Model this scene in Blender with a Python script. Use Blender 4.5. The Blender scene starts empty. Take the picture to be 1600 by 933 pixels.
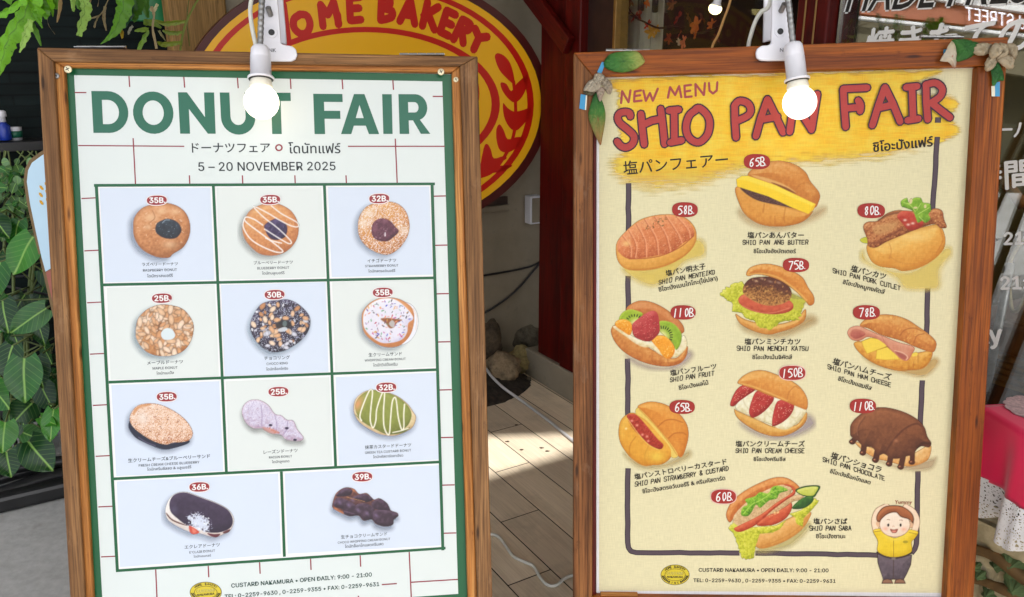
import bpy, bmesh, math, random, os
import numpy as np
from mathutils import Vector, Matrix
from mathutils.geometry import tessellate_polygon
random.seed(7)
S = bpy.context.scene
COL = S.collection
PI = math.pi

# ------------------------------------------------------------------ camera
F, CX, CY, CAMZ = 1250.0, 800.0, 466.5, 1.2
PITCH = math.atan((CY - 90) / F)
RT = Vector((1, 0, 0))
FW = Vector((0, math.cos(PITCH), -math.sin(PITCH)))
UP = Vector((0, math.sin(PITCH), math.cos(PITCH)))
CAM = Vector((0, 0, CAMZ))
cd = bpy.data.cameras.new('camera')
cd.sensor_width = 36.0
cd.lens = F / 1600 * 36
cd.clip_start, cd.clip_end = 0.01, 400
cam = bpy.data.objects.new('camera', cd)
COL.objects.link(cam)
cam.matrix_world = Matrix(((RT.x, UP.x, -FW.x, CAM.x), (RT.y, UP.y, -FW.y, CAM.y), (RT.z, UP.z, -FW.z, CAM.z), (0, 0, 0, 1)))
S.camera = cam

# ------------------------------------------------------------------ light
AD = Vector((-math.sin(math.radians(31)), math.cos(math.radians(31)), 0))   # along the deck planks, away
BD = Vector((math.cos(math.radians(31)), math.sin(math.radians(31)), 0))    # towards the shop front
SUN_EL = math.radians(55)
sun_dir = (-AD * math.cos(SUN_EL) + BD * 0.03 + Vector((0, 0, math.sin(SUN_EL)))).normalized()
w = bpy.data.worlds.new('World')
S.world = w
w.use_nodes = True
nt = w.node_tree
bg = nt.nodes['Background']
sky = nt.nodes.new('ShaderNodeTexSky')
sky.sky_type = 'NISHITA'
sky.sun_disc = False
sky.sun_elevation = SUN_EL
sky.sun_rotation = math.atan2(sun_dir.x, sun_dir.y)
sky.dust_density = 4.0
sky.ozone_density = 0.6
sky.air_density = 0.8
hsv = nt.nodes.new('ShaderNodeHueSaturation')   # a hazy sky, less blue than clear air
hsv.inputs['Saturation'].default_value = 0.35
nt.links.new(sky.outputs[0], hsv.inputs['Color'])
nt.links.new(hsv.outputs[0], bg.inputs[0])
bg.inputs[1].default_value = 0.14
sd = bpy.data.lights.new('sun', 'SUN')
sd.energy = 2.2
sd.angle = math.radians(1.0)
sd.color = (1, 0.98, 0.96)
sun = bpy.data.objects.new('sun', sd)
COL.objects.link(sun)
sun.rotation_euler = sun_dir.to_track_quat('Z', 'Y').to_euler()
vs = S.view_settings
vs.view_transform = 'Standard'
vs.look = 'None'
vs.exposure = 1.56
vs.gamma = 1.0
S.cycles.use_denoising = True
S.cycles.max_bounces = 8
S.cycles.diffuse_bounces = 4
S.cycles.transparent_max_bounces = 24
S.cycles.sample_clamp_indirect = 6.0
S.cycles.caustics_reflective = False
S.cycles.caustics_refractive = False

# ------------------------------------------------------------------ helpers
def ray(px, py):
    return RT * ((px - CX) / F) - UP * ((py - CY) / F) + FW
def floor_at(px, py, z=0.0):
    d = ray(px, py)
    return CAM + d * ((z - CAMZ) / d.z)
def at_y(px, py, y):
    d = ray(px, py)
    return CAM + d * (y / d.y)
def on_b(px, py, b):
    d = ray(px, py)
    return CAM + d * ((b - CAM.dot(BD)) / d.dot(BD))
def on_a(px, py, a):
    d = ray(px, py)
    return CAM + d * ((a - CAM.dot(AD)) / d.dot(AD))
def ab(a, b, z=0.0):
    return AD * a + BD * b + Vector((0, 0, z))

def lin(c):
    c = np.asarray(c, float)
    return np.where(c <= 0.04045, c / 12.92, ((c + 0.055) / 1.055) ** 2.4)
def hx(r, g, b, k=1.0):
    return tuple(float(v) * k for v in lin((r / 255, g / 255, b / 255)))

def tag(o, label=None, cat=None, group=None, kind=None):
    if label: o['label'] = label
    if cat: o['category'] = cat
    if group: o['group'] = group
    if kind: o['kind'] = kind
    return o
def empty(name, loc=(0, 0, 0), mw=None, **k):
    o = bpy.data.objects.new(name, None)
    o.empty_display_size = 0.05
    COL.objects.link(o)
    if mw is not None: o.matrix_world = mw
    else: o.location = loc
    return tag(o, **k)

# ------------------------------------------------------------------ materials
class NT:
    def __init__(s, name):
        s.m = bpy.data.materials.new(name)
        s.m.use_nodes = True
        s.t = s.m.node_tree
        s.p = s.t.nodes['Principled BSDF']
        s.out = s.t.nodes['Material Output']
    def n(s, typ, **k):
        nd = s.t.nodes.new('ShaderNode' + typ)
        for a, v in k.items():
            if a.startswith('i_'):
                nd.inputs[a[2:].replace('_', ' ')].default_value = v
            else:
                setattr(nd, a, v)
        return nd
    def l(s, a, b): s.t.links.new(a, b)
    def coords(s, kind='Object', scale=(1, 1, 1), rot=(0, 0, 0), attr=None):
        mp = s.n('Mapping')
        mp.inputs['Scale'].default_value = scale
        mp.inputs['Rotation'].default_value = rot
        if attr:
            a = s.n('Attribute', attribute_name=attr)
            s.l(a.outputs['Vector'], mp.inputs[0])
        else:
            tc = s.n('TexCoord')
            s.l(tc.outputs[kind], mp.inputs[0])
        return mp.outputs[0]
    def noise(s, vec, scale, detail=4, rough=0.55):
        nd = s.n('TexNoise')
        nd.inputs['Scale'].default_value = scale
        nd.inputs['Detail'].default_value = detail
        nd.inputs['Roughness'].default_value = rough
        s.l(vec, nd.inputs['Vector'])
        return nd.outputs['Fac']
    def ramp(s, fac, stops):
        nd = s.n('ValToRGB')
        e = nd.color_ramp.elements
        while len(e) < len(stops): e.new(0.5)
        for el, (p, c) in zip(e, stops):
            el.position = p
            el.color = (*c[:3], 1)
        s.l(fac, nd.inputs[0])
        return nd.outputs[0]
    def mix(s, fac, a, b, mode='MIX'):
        nd = s.n('Mix', data_type='RGBA', blend_type=mode)
        for v, i in ((fac, 0), (a, 6), (b, 7)):
            if hasattr(v, 'links'): s.l(v, nd.inputs[i])
            elif i == 0: nd.inputs[0].default_value = v
            else: nd.inputs[i].default_value = (*v[:3], 1)
        return nd.outputs[2]
    def bump(s, h, strength=0.3, dist=0.002):
        b = s.n('Bump')
        b.inputs['Strength'].default_value = strength
        b.inputs['Distance'].default_value = dist
        s.l(h, b.inputs['Height'])
        s.l(b.outputs[0], s.p.inputs['Normal'])

def plain(name, col, rough=0.5, metal=0.0, var=0.12, scale=30, bump=0.0, spec=0.5, trans=0.0):
    t = NT(name)
    v = t.coords()
    f = t.noise(v, scale, 5)
    c = t.ramp(f, [(0.3, [x * (1 - var) for x in col]), (0.7, [min(1, x * (1 + var)) for x in col])])
    t.l(c, t.p.inputs['Base Color'])
    t.p.inputs['Roughness'].default_value = rough
    t.p.inputs['Metallic'].default_value = metal
    t.p.inputs['Specular IOR Level'].default_value = spec
    if bump: t.bump(f, bump, 0.003)
    return t.m

def wood(name, c0, c1, c2, rough=0.55, long=5.0, across=75.0, bump=0.25, worn=None):
    """c0 dark grain, c1 mid, c2 light; grain follows the point attribute 'gco' (x along the grain)."""
    t = NT(name)
    v = t.coords(attr='gco', scale=(long, across, across * 0.5))
    n1 = t.noise(v, 1.0, 6, 0.6)
    v2 = t.coords(attr='gco', scale=(9.0, 420.0, 40.0))
    n2 = t.noise(v2, 1.0, 3, 0.6)
    v3 = t.coords(attr='gco', scale=(2.2, 9.0, 5.0))
    n3 = t.noise(v3, 1.0, 4, 0.6)
    base = t.ramp(n1, [(0.25, c0), (0.5, c1), (0.72, c2)])
    b2 = t.mix(t.ramp(n2, [(0.35, (0.75, 0.75, 0.75)), (0.6, (0, 0, 0))]), base, tuple(x * 0.45 for x in c0))
    b3 = t.mix(t.ramp(n3, [(0.3, (0.0, 0.0, 0.0)), (0.75, (0.55, 0.55, 0.55))]), b2, tuple(x * 0.6 for x in c1))
    if worn:
        v4 = t.coords(attr='gco', scale=(7.0, 14.0, 9.0))
        n4 = t.noise(v4, 1.0, 6, 0.7)
        b3 = t.mix(t.ramp(n4, [(0.58, (0, 0, 0)), (0.75, (0.6, 0.6, 0.6))]), b3, worn)
    vo = t.n('TexVoronoi')
    vo.inputs['Scale'].default_value = 1.0
    t.l(t.coords(attr='gco', scale=(7, 34, 11)), vo.inputs['Vector'])
    b3 = t.mix(t.ramp(vo.outputs['Distance'], [(.045, (.85, .85, .85)), (.11, (0, 0, 0))]), b3, tuple(x * 0.3 for x in c0))
    n5 = t.noise(t.coords(attr='gco', scale=(26, 60, 40)), 1.0, 6, 0.75)
    b3 = t.mix(t.ramp(n5, [(.6, (0, 0, 0)), (.72, (.55, .55, .55))]), b3, tuple(x * 0.55 for x in c0))
    t.l(b3, t.p.inputs['Base Color'])
    t.p.inputs['Roughness'].default_value = rough
    t.p.inputs['Specular IOR Level'].default_value = 0.25
    t.bump(n2, bump, 0.0015)
    return t.m

def printed(name, rough, spec=0.5, fibre=0.0):
    """ink on paper: colour and coverage come from point attributes."""
    t = NT(name)
    a = t.n('Attribute', attribute_name='col')
    t.p.inputs['Roughness'].default_value = rough
    t.p.inputs['Specular IOR Level'].default_value = spec
    c = a.outputs['Color']
    if fibre:
        v = t.coords(scale=(1, 1, 1))
        f1 = t.noise(t.coords(scale=(900, 60, 1)), 1.0, 2)
        f2 = t.noise(t.coords(scale=(60, 900, 1)), 1.0, 2)
        g = t.mix(0.5, f1, f2)
        k = t.ramp(g, [(0.35, (1 - fibre,) * 3), (0.65, (1, 1, 1))])
        c = t.mix(1.0, c, k, 'MULTIPLY')
    nb = t.noise(t.coords(scale=(5, 3.2, 1)), 1.0, 2, .4)
    t.bump(nb, 0.35, 0.012)
    t.l(c, t.p.inputs['Base Color'])
    tr = t.n('BsdfTransparent')
    mx = t.n('MixShader')
    t.l(a.outputs['Alpha'], mx.inputs[0])
    t.l(tr.outputs[0], mx.inputs[1])
    t.l(t.p.outputs[0], mx.inputs[2])
    t.l(mx.outputs[0], t.out.inputs[0])
    return t.m

def emit(name, col, strength):
    t = NT(name)
    e = t.n('Emission')
    e.inputs[0].default_value = (*col, 1)
    e.inputs[1].default_value = strength
    t.l(e.outputs[0], t.out.inputs[0])
    return t.m

M = {}
M['frame_wood'] = wood('frame_wood', hx(72, 44, 24), hx(138, 98, 60), hx(174, 130, 84), 0.6, 3.2, 55, 0.35, worn=hx(160, 126, 94))
M['mould_wood'] = wood('moulding_wood', hx(130, 70, 24), hx(192, 126, 60), hx(214, 158, 92), 0.5, 3, 90, 0.25)
M['red_wood'] = wood('stained_frame_wood', hx(74, 26, 4), hx(148, 76, 16), hx(182, 106, 34), 0.5, 3, 60, 0.3)
M['aged_wood'] = wood('aged_frame_wood', hx(62, 32, 14), hx(128, 80, 42), hx(160, 108, 62), 0.6, 4, 70, 0.35, worn=hx(140, 112, 88))
M['post_wood'] = wood('red_painted_wood', hx(54, 5, 3), hx(92, 9, 4), hx(112, 18, 8), 0.45, 2, 40, 0.2)
M['pale_wood'] = wood('weathered_pale_wood', hx(120, 90, 50), hx(160, 122, 70), hx(180, 142, 92), 0.6, 3, 30, 0.2)
M['deck_wood'] = wood('deck_planks', hx(140, 120, 100), hx(166, 146, 124), hx(182, 162, 140), 0.62, 1.6, 22, 0.2, worn=hx(120, 104, 88))
M['ink'] = printed('poster_ink_gloss', 0.32, 0.4)
M['ink_matt'] = printed('poster_ink_matt', 0.55, 0.3, 0.16)
M['steel'] = plain('steel', (0.3, 0.3, 0.3), 0.42, 0.9, 0.3, 60)
M['brass'] = plain('brass', hx(200, 180, 130), 0.3, 0.8, 0.2, 60)
M['black'] = plain('black_plastic', (0.012, 0.012, 0.013), 0.4, 0, 0.3, 20)
M['white_plastic'] = plain('white_plastic', (0.72, 0.72, 0.78), 0.35, 0, 0.04, 15)
M['cord_white'] = plain('white_cable', (0.62, 0.62, 0.56), 0.45, 0, 0.1, 30)
M['concrete'] = plain('concrete', (0.32, 0.315, 0.30), 0.85, 0, 0.25, 9, 0.3)

# ------------------------------------------------------------------ mesh builder
class MB:
    def __init__(s):
        s.v, s.f, s.m, s.c, s.g = [], [], [], [], []
    def add(s, vs, fs, mi=0, col=(1, 1, 1, 1), gco=None):
        b = len(s.v)
        s.v += [tuple(p) for p in vs]
        s.f += [tuple(b + i for i in f) for f in fs]
        s.m += [mi] * len(fs)
        s.c += [tuple(col)] * len(vs)
        s.g += [tuple(x) for x in gco] if gco is not None else [tuple(p) for p in vs]
        return s
    def build(s, name, mats, parent=None, smooth=False, bevel=0.0, attrs=True, solid=None, inv=None):
        me = bpy.data.meshes.new(name)
        v = s.v
        if inv is not None: v = [tuple(inv @ Vector(p)) for p in v]
        me.from_pydata(v, [], s.f)
        mats = mats if isinstance(mats, (list, tuple)) else [mats]
        for x in mats: me.materials.append(x)
        me.polygons.foreach_set('material_index', s.m)
        if attrs:
            a = me.attributes.new('col', 'FLOAT_COLOR', 'POINT')
            a.data.foreach_set('color', np.array(s.c, np.float32).ravel())
            a = me.attributes.new('gco', 'FLOAT_VECTOR', 'POINT')
            a.data.foreach_set('vector', np.array(s.g, np.float32).ravel())
        if smooth: me.polygons.foreach_set('use_smooth', [True] * len(me.polygons))
        me.update()
        o = bpy.data.objects.new(name, me)
        COL.objects.link(o)
        if parent is not None: o.parent = parent
        if bevel:
            md = o.modifiers.new('soft_edges', 'BEVEL')
            md.width = bevel
            md.segments = 2
            md.limit_method = 'ANGLE'
        if solid:
            md = o.modifiers.new('thickness', 'SOLIDIFY')
            md.thickness = solid
        return o

def box(mb, o, ex, ey, ez, mi=0, col=(1, 1, 1, 1), seed=None):
    """box from corner o along three edge vectors; grain runs along the longest."""
    o, ex, ey, ez = map(Vector, (o, ex, ey, ez))
    P = [o, o + ex, o + ex + ey, o + ey, o + ez, o + ex + ez, o + ex + ey + ez, o + ey + ez]
    Fs = [(0, 3, 2, 1), (4, 5, 6, 7), (0, 1, 5, 4), (1, 2, 6, 5), (2, 3, 7, 6), (3, 0, 4, 7)]
    if ex.cross(ey).dot(ez) < 0: Fs = [f[::-1] for f in Fs]
    es = sorted((ex, ey, ez), key=lambda e: -e.length)
    ax = [e.normalized() for e in es]
    r = random.random() * 40 if seed is None else seed
    g = [((p - o).dot(ax[0]) + r, (p - o).dot(ax[1]) + r * 0.37, (p - o).dot(ax[2]) + r * 0.11) for p in P]
    return mb.add(P, Fs, mi, col, g)

def prism(mb, pts, c0, c1, mi=0, along=None, col=(1, 1, 1, 1)):
    """flat outline pts (a,b) pushed from height c0 to c1."""
    n = len(pts)
    ar = sum(pts[i][0] * pts[(i + 1) % n][1] - pts[(i + 1) % n][0] * pts[i][1] for i in range(n))
    if ar < 0: pts = pts[::-1]
    P = [(x, y, c0) for x, y in pts] + [(x, y, c1) for x, y in pts]
    fs = [(i, (i + 1) % n, n + (i + 1) % n, n + i) for i in range(n)]
    tri = tessellate_polygon([[Vector((x, y, 0)) for x, y in pts]])
    for t in tri:
        t = list(t)
        q = [pts[i] for i in t]
        if (q[1][0] - q[0][0]) * (q[2][1] - q[0][1]) - (q[2][0] - q[0][0]) * (q[1][1] - q[0][1]) < 0: t = t[::-1]
        fs.append(tuple(n + i for i in t))
        fs.append(tuple(i for i in t[::-1]))
    g = None
    if along is not None:
        d = Vector(along).normalized()
        e = Vector((-d.y, d.x))
        r = random.random() * 40
        g = [(Vector(p[:2]).dot(d) + r, Vector(p[:2]).dot(e) + r * .3, p[2] + r * .1) for p in P]
    return mb.add(P, fs, mi, col, g)

def frame_quads(mb, pts, c0, c1, mi=0, along=(1, 0)):
    """quad-only prism (for bevels)."""
    n = len(pts)
    ar = sum(pts[i][0] * pts[(i + 1) % n][1] - pts[(i + 1) % n][0] * pts[i][1] for i in range(n))
    if ar < 0: pts = pts[::-1]
    P = [(x, y, c0) for x, y in pts] + [(x, y, c1) for x, y in pts]
    fs = [(i, (i + 1) % n, n + (i + 1) % n, n + i) for i in range(n)] + [tuple(range(n, 2 * n)), tuple(range(n - 1, -1, -1))]
    d = Vector(along).normalized()
    e = Vector((-d.y, d.x))
    r = random.random() * 40
    g = [(Vector(p[:2]).dot(d) + r, Vector(p[:2]).dot(e) + r * .3, p[2] + r * .1) for p in P]
    return mb.add(P, fs, mi, gco=g)

def catmull(pts, closed=False, n=6):
    P = [Vector(p) for p in pts]
    out = []
    L = len(P)
    rng = range(L) if closed else range(L - 1)
    for i in rng:
        p0 = P[(i - 1) % L] if closed or i > 0 else P[0] * 2 - P[1]
        p1, p2 = P[i], P[(i + 1) % L]
        p3 = P[(i + 2) % L] if closed or i + 2 < L else p2 * 2 - p1
        for k in range(n):
            t = k / n
            out.append(0.5 * ((2 * p1) + (p2 - p0) * t + (2 * p0 - 5 * p1 + 4 * p2 - p3) * t * t + (3 * p1 - p0 - 3 * p2 + p3) * t ** 3))
    if not closed: out.append(P[-1])
    return out

def tube(mb, path, rad, seg=10, mi=0, caps=True, col=(1, 1, 1, 1)):
    P = [Vector(p) for p in path]
    n = len(P)
    R = rad if isinstance(rad, (list, tuple)) else [rad] * n
    vs, fs = [], []
    prev = None
    for i in range(n):
        t = (P[min(i + 1, n - 1)] - P[max(i - 1, 0)]).normalized()
        if prev is None:
            a = t.orthogonal().normalized()
        else:
            a = (prev - t * prev.dot(t))
            a = a.normalized() if a.length > 1e-6 else t.orthogonal().normalized()
        prev = a
        b = t.cross(a)
        for k in range(seg):
            th = 2 * PI * k / seg
            vs.append(P[i] + (a * math.cos(th) + b * math.sin(th)) * R[i])
    for i in range(n - 1):
        for k in range(seg):
            fs.append((i * seg + k, i * seg + (k + 1) % seg, (i + 1) * seg + (k + 1) % seg, (i + 1) * seg + k))
    if caps:
        fs.append(tuple(range(seg))[::-1])
        fs.append(tuple((n - 1) * seg + k for k in range(seg)))
    return mb.add(vs, fs, mi, col)

def lathe(mb, base, axis, prof, seg=24, mi=0, col=(1, 1, 1, 1)):
    """prof: list of (distance along axis, radius)."""
    ax = Vector(axis).normalized()
    path = [Vector(base) + ax * d for d, r in prof]
    a = ax.orthogonal().normalized()
    b = ax.cross(a)
    vs, fs = [], []
    for (d, r), p in zip(prof, path):
        for k in range(seg):
            th = 2 * PI * k / seg
            vs.append(p + (a * math.cos(th) + b * math.sin(th)) * max(r, 1e-5))
    for i in range(len(prof) - 1):
        for k in range(seg):
            fs.append((i * seg + k, i * seg + (k + 1) % seg, (i + 1) * seg + (k + 1) % seg, (i + 1) * seg + k))
    fs.append(tuple(range(seg))[::-1])
    fs.append(tuple((len(prof) - 1) * seg + k for k in range(seg)))
    return mb.add(vs, fs, mi, col)

# ------------------------------------------------------------------ flat print on a board
class Board:
    def __init__(s, u, vdown, o, W=0.594):
        s.u, s.y = Vector(u).normalized(), -Vector(vdown).normalized()
        s.n = s.u.cross(s.y).normalized()
        s.y = s.n.cross(s.u).normalized()
        s.o = Vector(o)
        t = s.o.z / s.y.z
        s.base = s.o + s.u * (W / 2) - s.y * t
        b = s.base
        s.mw = Matrix(((s.u.x, s.y.x, s.n.x, b.x), (s.u.y, s.y.y, s.n.y, b.y), (s.u.z, s.y.z, s.n.z, b.z), (0, 0, 0, 1)))
        s.inv = s.mw.inverted()
    def L(s, px, py, c=0.0):
        d = ray(px, py)
        t = ((s.base + s.n * c) - CAM).dot(s.n) / d.dot(s.n)
        p = s.inv @ (CAM + d * t)
        return Vector((p.x, p.y))
    def Ln(s, PX, PY, c=0.0):
        PX, PY = np.asarray(PX, float), np.asarray(PY, float)
        d = [(PX - CX) / F * RT[i] - (PY - CY) / F * UP[i] + FW[i] for i in range(3)]
        num = ((s.base + s.n * c) - CAM).dot(s.n)
        den = d[0] * s.n[0] + d[1] * s.n[1] + d[2] * s.n[2]
        t = num / den
        W = [CAM[i] + d[i] * t - s.base[i] for i in range(3)]
        return (W[0] * s.u[0] + W[1] * s.u[1] + W[2] * s.u[2], W[0] * s.y[0] + W[1] * s.y[1] + W[2] * s.y[2])

LAY = 0.00012          # one printed layer above the next
K = 0.77               # reflectance of paper white in print
def ink(r, g, b, a=1.0, k=K):
    return (*hx(r, g, b, k), a)

def flat2(mb, pts, c, col, holes=(), mi=0):
    loops = [[Vector((x, y, 0)) for x, y in pts]] + [[Vector((x, y, 0)) for x, y in h] for h in holes]
    allp = [p for l in loops for p in l]
    fs = []
    for t in tessellate_polygon(loops):
        a, b, d = (allp[i] for i in t)
        cr = (b.x - a.x) * (d.y - a.y) - (d.x - a.x) * (b.y - a.y)
        if abs(cr) < 1e-14: continue
        fs.append(tuple(t) if cr > 0 else tuple(t)[::-1])
    mb.add([(p.x, p.y, c) for p in allp], fs, mi, col)
def flat(mb, bd, pts, lay, col, holes=(), smooth=0, mi=0):
    if smooth: pts = [tuple(p) for p in catmull(pts, True, smooth)]
    c = lay * LAY
    flat2(mb, [tuple(bd.L(x, y, c)) for x, y in pts], c, col, [[tuple(bd.L(x, y, c)) for x, y in h] for h in holes], mi)

def ribbon2(mb, pts, w, c, col, caps=True, mi=0):
    """round-ended pen stroke through 2D points in board metres."""
    P = [Vector(p) for p in pts]
    k = 0
    eps = min(6e-6, 3.2e-5 / len(P))
    for i in range(len(P) - 1):
        d = P[i + 1] - P[i]
        if d.length < 1e-7: continue
        d.normalize()
        n = Vector((-d.y, d.x)) * (w / 2)
        a, b = P[i], P[i + 1]
        loop = [a - n, b - n]
        st = 4
        last = i == len(P) - 2
        if caps or not last:
            for q in range(1, st):
                th = -PI / 2 + PI * q / st
                loop.append(b + d * math.cos(th) * w / 2 + n * math.sin(th))
        loop += [b + n, a + n]
        if caps and i == 0:
            for q in range(1, st):
                th = PI / 2 + PI * q / st
                loop.append(a + d * math.cos(th) * w / 2 + n * math.sin(th))
        cc = c + k * eps
        mb.add([(p.x, p.y, cc) for p in loop], [tuple(range(len(loop)))], mi, col)
        k += 1
def stroke(mb, bd, pts, wpx, lay, col, smooth=0, caps=True):
    if smooth: pts = [tuple(p) for p in catmull(pts, False, smooth)]
    mb.k = getattr(mb, 'k', 0) + 1
    c = lay * LAY + (mb.k % 9) * 9e-6
    q = [bd.L(x, y, c) for x, y in pts]
    a, b = bd.L(pts[0][0], pts[0][1], c), bd.L(pts[0][0] + 10, pts[0][1], c)
    ribbon2(mb, q, wpx * (b - a).length / 10, c, col, caps)
def disc_pts(cx, cy, rx, ry, n=28, rot=0.0, p=2.0):
    out = []
    for i in range(n):
        t = 2 * PI * i / n
        x, y = math.cos(t), math.sin(t)
        x = math.copysign(abs(x) ** (2 / p), x) * rx
        y = math.copysign(abs(y) ** (2 / p), y) * ry
        out.append((cx + x * math.cos(rot) - y * math.sin(rot), cy + x * math.sin(rot) + y * math.cos(rot)))
    return out

# ------------------------------------------------------------------ type
_fonts, _tcache, _tw, _ti = {}, {}, {}, {}
def glyph_w(body, fnt): return _tw[(body, fnt)]
def font(name):
    if name not in _fonts:
        f = None
        try:
            d = bpy.utils.system_resource('DATAFILES', path='fonts')
            f = bpy.data.fonts.load(os.path.join(d, name))
        except Exception:
            f = None
        _fonts[name] = f
    return _fonts[name]
def glyphs(body, fnt=None, bold=0.0, res=3):
    key = (body, fnt, bold)
    if key in _tcache: return _tcache[key]
    c = bpy.data.curves.new('type', 'FONT')
    c.body = body
    c.resolution_u = res
    c.offset = bold
    if fnt and font(fnt): c.font = font(fnt)
    o = bpy.data.objects.new('type', c)
    COL.objects.link(o)
    dg = bpy.context.evaluated_depsgraph_get()
    dg.update()
    me = bpy.data.meshes.new_from_object(o.evaluated_get(dg))
    v = np.array([tuple(x.co)[:2] for x in me.vertices]).reshape(-1, 2)
    fs = [tuple(p.vertices) for p in me.polygons]
    par = list(range(len(v)))
    def root(i):
        while par[i] != i:
            par[i] = par[par[i]]
            i = par[i]
        return i
    for f in fs:
        for i in f[1:]: par[root(i)] = root(f[0])
    ids = {}
    isl = np.array([ids.setdefault(root(i), len(ids)) for i in range(len(v))])
    _ti[(body, fnt)] = (isl % 5) * 4e-6
    bpy.data.meshes.remove(me)
    bpy.data.objects.remove(o)
    bpy.data.curves.remove(c)
    mn, mx = v.min(0), v.max(0)
    _tw[(body, fnt)] = float(mx[0] - mn[0])
    v = (v - (mn + mx) / 2) / (mx[0] - mn[0])
    _tcache[key] = (v, fs)
    return v, fs
def text(mb, bd, body, cx, cy, wpx, lay, col, slope=None, fnt=None, bold=0.0, hs=1.0, shear=0.0):
    """body centred on (cx,cy), wpx wide, level with the board unless a slope (dy/dx in the photo) is given."""
    v, fs = glyphs(body, fnt)
    c = lay * LAY
    o = bd.L(cx, cy, c)
    s = 0.0 if slope is None else slope
    e = bd.L(cx + wpx / 2, cy + s * wpx / 2, c) - bd.L(cx - wpx / 2, cy - s * wpx / 2, c)
    wd = e.length
    d = Vector((1, 0)) if slope is None else e.normalized()
    nrm = Vector((-d.y, d.x))
    sh = [(0, 0)]
    if bold:
        bb = bold / glyph_w(body, fnt)
        sh = [(bb, 0), (-bb, 0), (0, bb * .8), (0, -bb * .8)]
    for k, (sx, sy) in enumerate(sh):
        out = []
        ck = c + k * 2.2e-5
        for (x, y), dz in zip(v, _ti[(body, fnt)]):
            y = y * hs + sy
            p = o + d * ((x + sx + y * shear) * wd) + nrm * (y * wd)
            out.append((p.x, p.y, ck + dz))
        f2 = []
        for f in fs:
            a, b, q = out[f[0]], out[f[1]], out[f[2]]
            cr = (b[0] - a[0]) * (q[1] - a[1]) - (q[0] - a[0]) * (b[1] - a[1])
            f2.append(f if cr >= 0 else f[::-1])
        mb.add(out, f2, 0, col)

PEN = {'A': '00-26-40/12-32', 'B': '00-06/06-26-35-34-23-03/13-32-41-30-00', 'C': '45-36-16-05-01-10-30-41', 'D': '00-06-26-44-42-20-00',
       'E': '40-00-06-46/03-33', 'F': '00-06-46/03-33', 'G': '45-36-16-05-01-10-30-41-43-23', 'H': '00-06/40-46/03-43', 'I': '10-30/20-26/16-36',
       'K': '00-06/46-02/13-40', 'L': '06-00-40', 'M': '00-06-22-46-40', 'N': '00-06-40-46', 'O': '16-05-01-10-30-41-45-36-16',
       'P': '00-06-36-45-44-33-03', 'R': '00-06-36-45-44-33-03/23-40', 'S': '45-36-16-05-04-13-33-42-41-30-10-01', 'T': '20-26/06-46',
       'U': '06-01-10-30-41-46', 'W': '06-10-24-30-46', 'Y': '06-23-46/23-20', '0': '26-15-12-20-31-42-44-36-26', '1': '26-10',
       '5': '46-16-04-24-33-42-41-20-10', '6': '36-15-03-01-10-20-31-32-23-13-02', '7': '06-46-10',
       '8': '36-26-15-14-23-32-31-20-11-12-23-34-35-36', '&': '40-05-16-26-35-02-01-10-20-42', '.': '30-31', ' ': '', '9': '41-46-16-05-04-13-43', '2': '05-16-36-45-44-00-40'}
def pen_text(mb, bd, body, cx, cy, wpx, hpx, lay, col, pen, slope=0.0, jit=0.25, adv=5.6, seed=1, rnd=2):
    """hand lettering: pen strokes, every letter a little off."""
    rr = random.Random(seed + len(body))
    tot = adv * len(body) - (adv - 4)
    c = lay * LAY
    for i, ch in enumerate(body):
        if ch == ' ' or ch not in PEN: continue
        jx, jy, tilt, sc = rr.uniform(-jit, jit), rr.uniform(-jit, jit), rr.uniform(-.08, .08), rr.uniform(.92, 1.06)
        for pl in PEN[ch].split('/'):
            pts = []
            for q in pl.split('-'):
                gx, gy = int(q[0]) * sc, int(q[1]) * sc
                gx += gy * 0.06 + gy * tilt
                x = (i * adv + gx + jx) / tot - 0.5
                y = -((gy + jy) / 6 - 0.5) * hpx
                pts.append((cx + x * wpx, cy + y + slope * x * wpx))
            if len(pts) > 2: pts = [tuple(p) for p in catmull(pts, False, rnd)] if ch in 'OCSUGDBPR0689&532' else pts
            stroke(mb, bd, pts, pen, lay, col)

# ------------------------------------------------------------------ painted (printed) pictures
def vnoise(X, Y, freq, seed):
    r = np.random.default_rng(seed)
    T = r.random((64, 64))
    x, y = X * freq, Y * freq
    xi, yi = np.floor(x).astype(int), np.floor(y).astype(int)
    fx, fy = x - xi, y - yi
    fx, fy = fx * fx * (3 - 2 * fx), fy * fy * (3 - 2 * fy)
    a, b = T[yi % 64, xi % 64], T[yi % 64, (xi + 1) % 64]
    c, d = T[(yi + 1) % 64, xi % 64], T[(yi + 1) % 64, (xi + 1) % 64]
    return (a * (1 - fx) + b * fx) * (1 - fy) + (c * (1 - fx) + d * fx) * fy
def fbm(X, Y, freq, seed, o=3):
    s, a, t = 0, 1.0, 0
    for i in range(o):
        s = s + a * vnoise(X, Y, freq * 2 ** i, seed + i)
        t += a
        a *= 0.55
    return s / t

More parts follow.
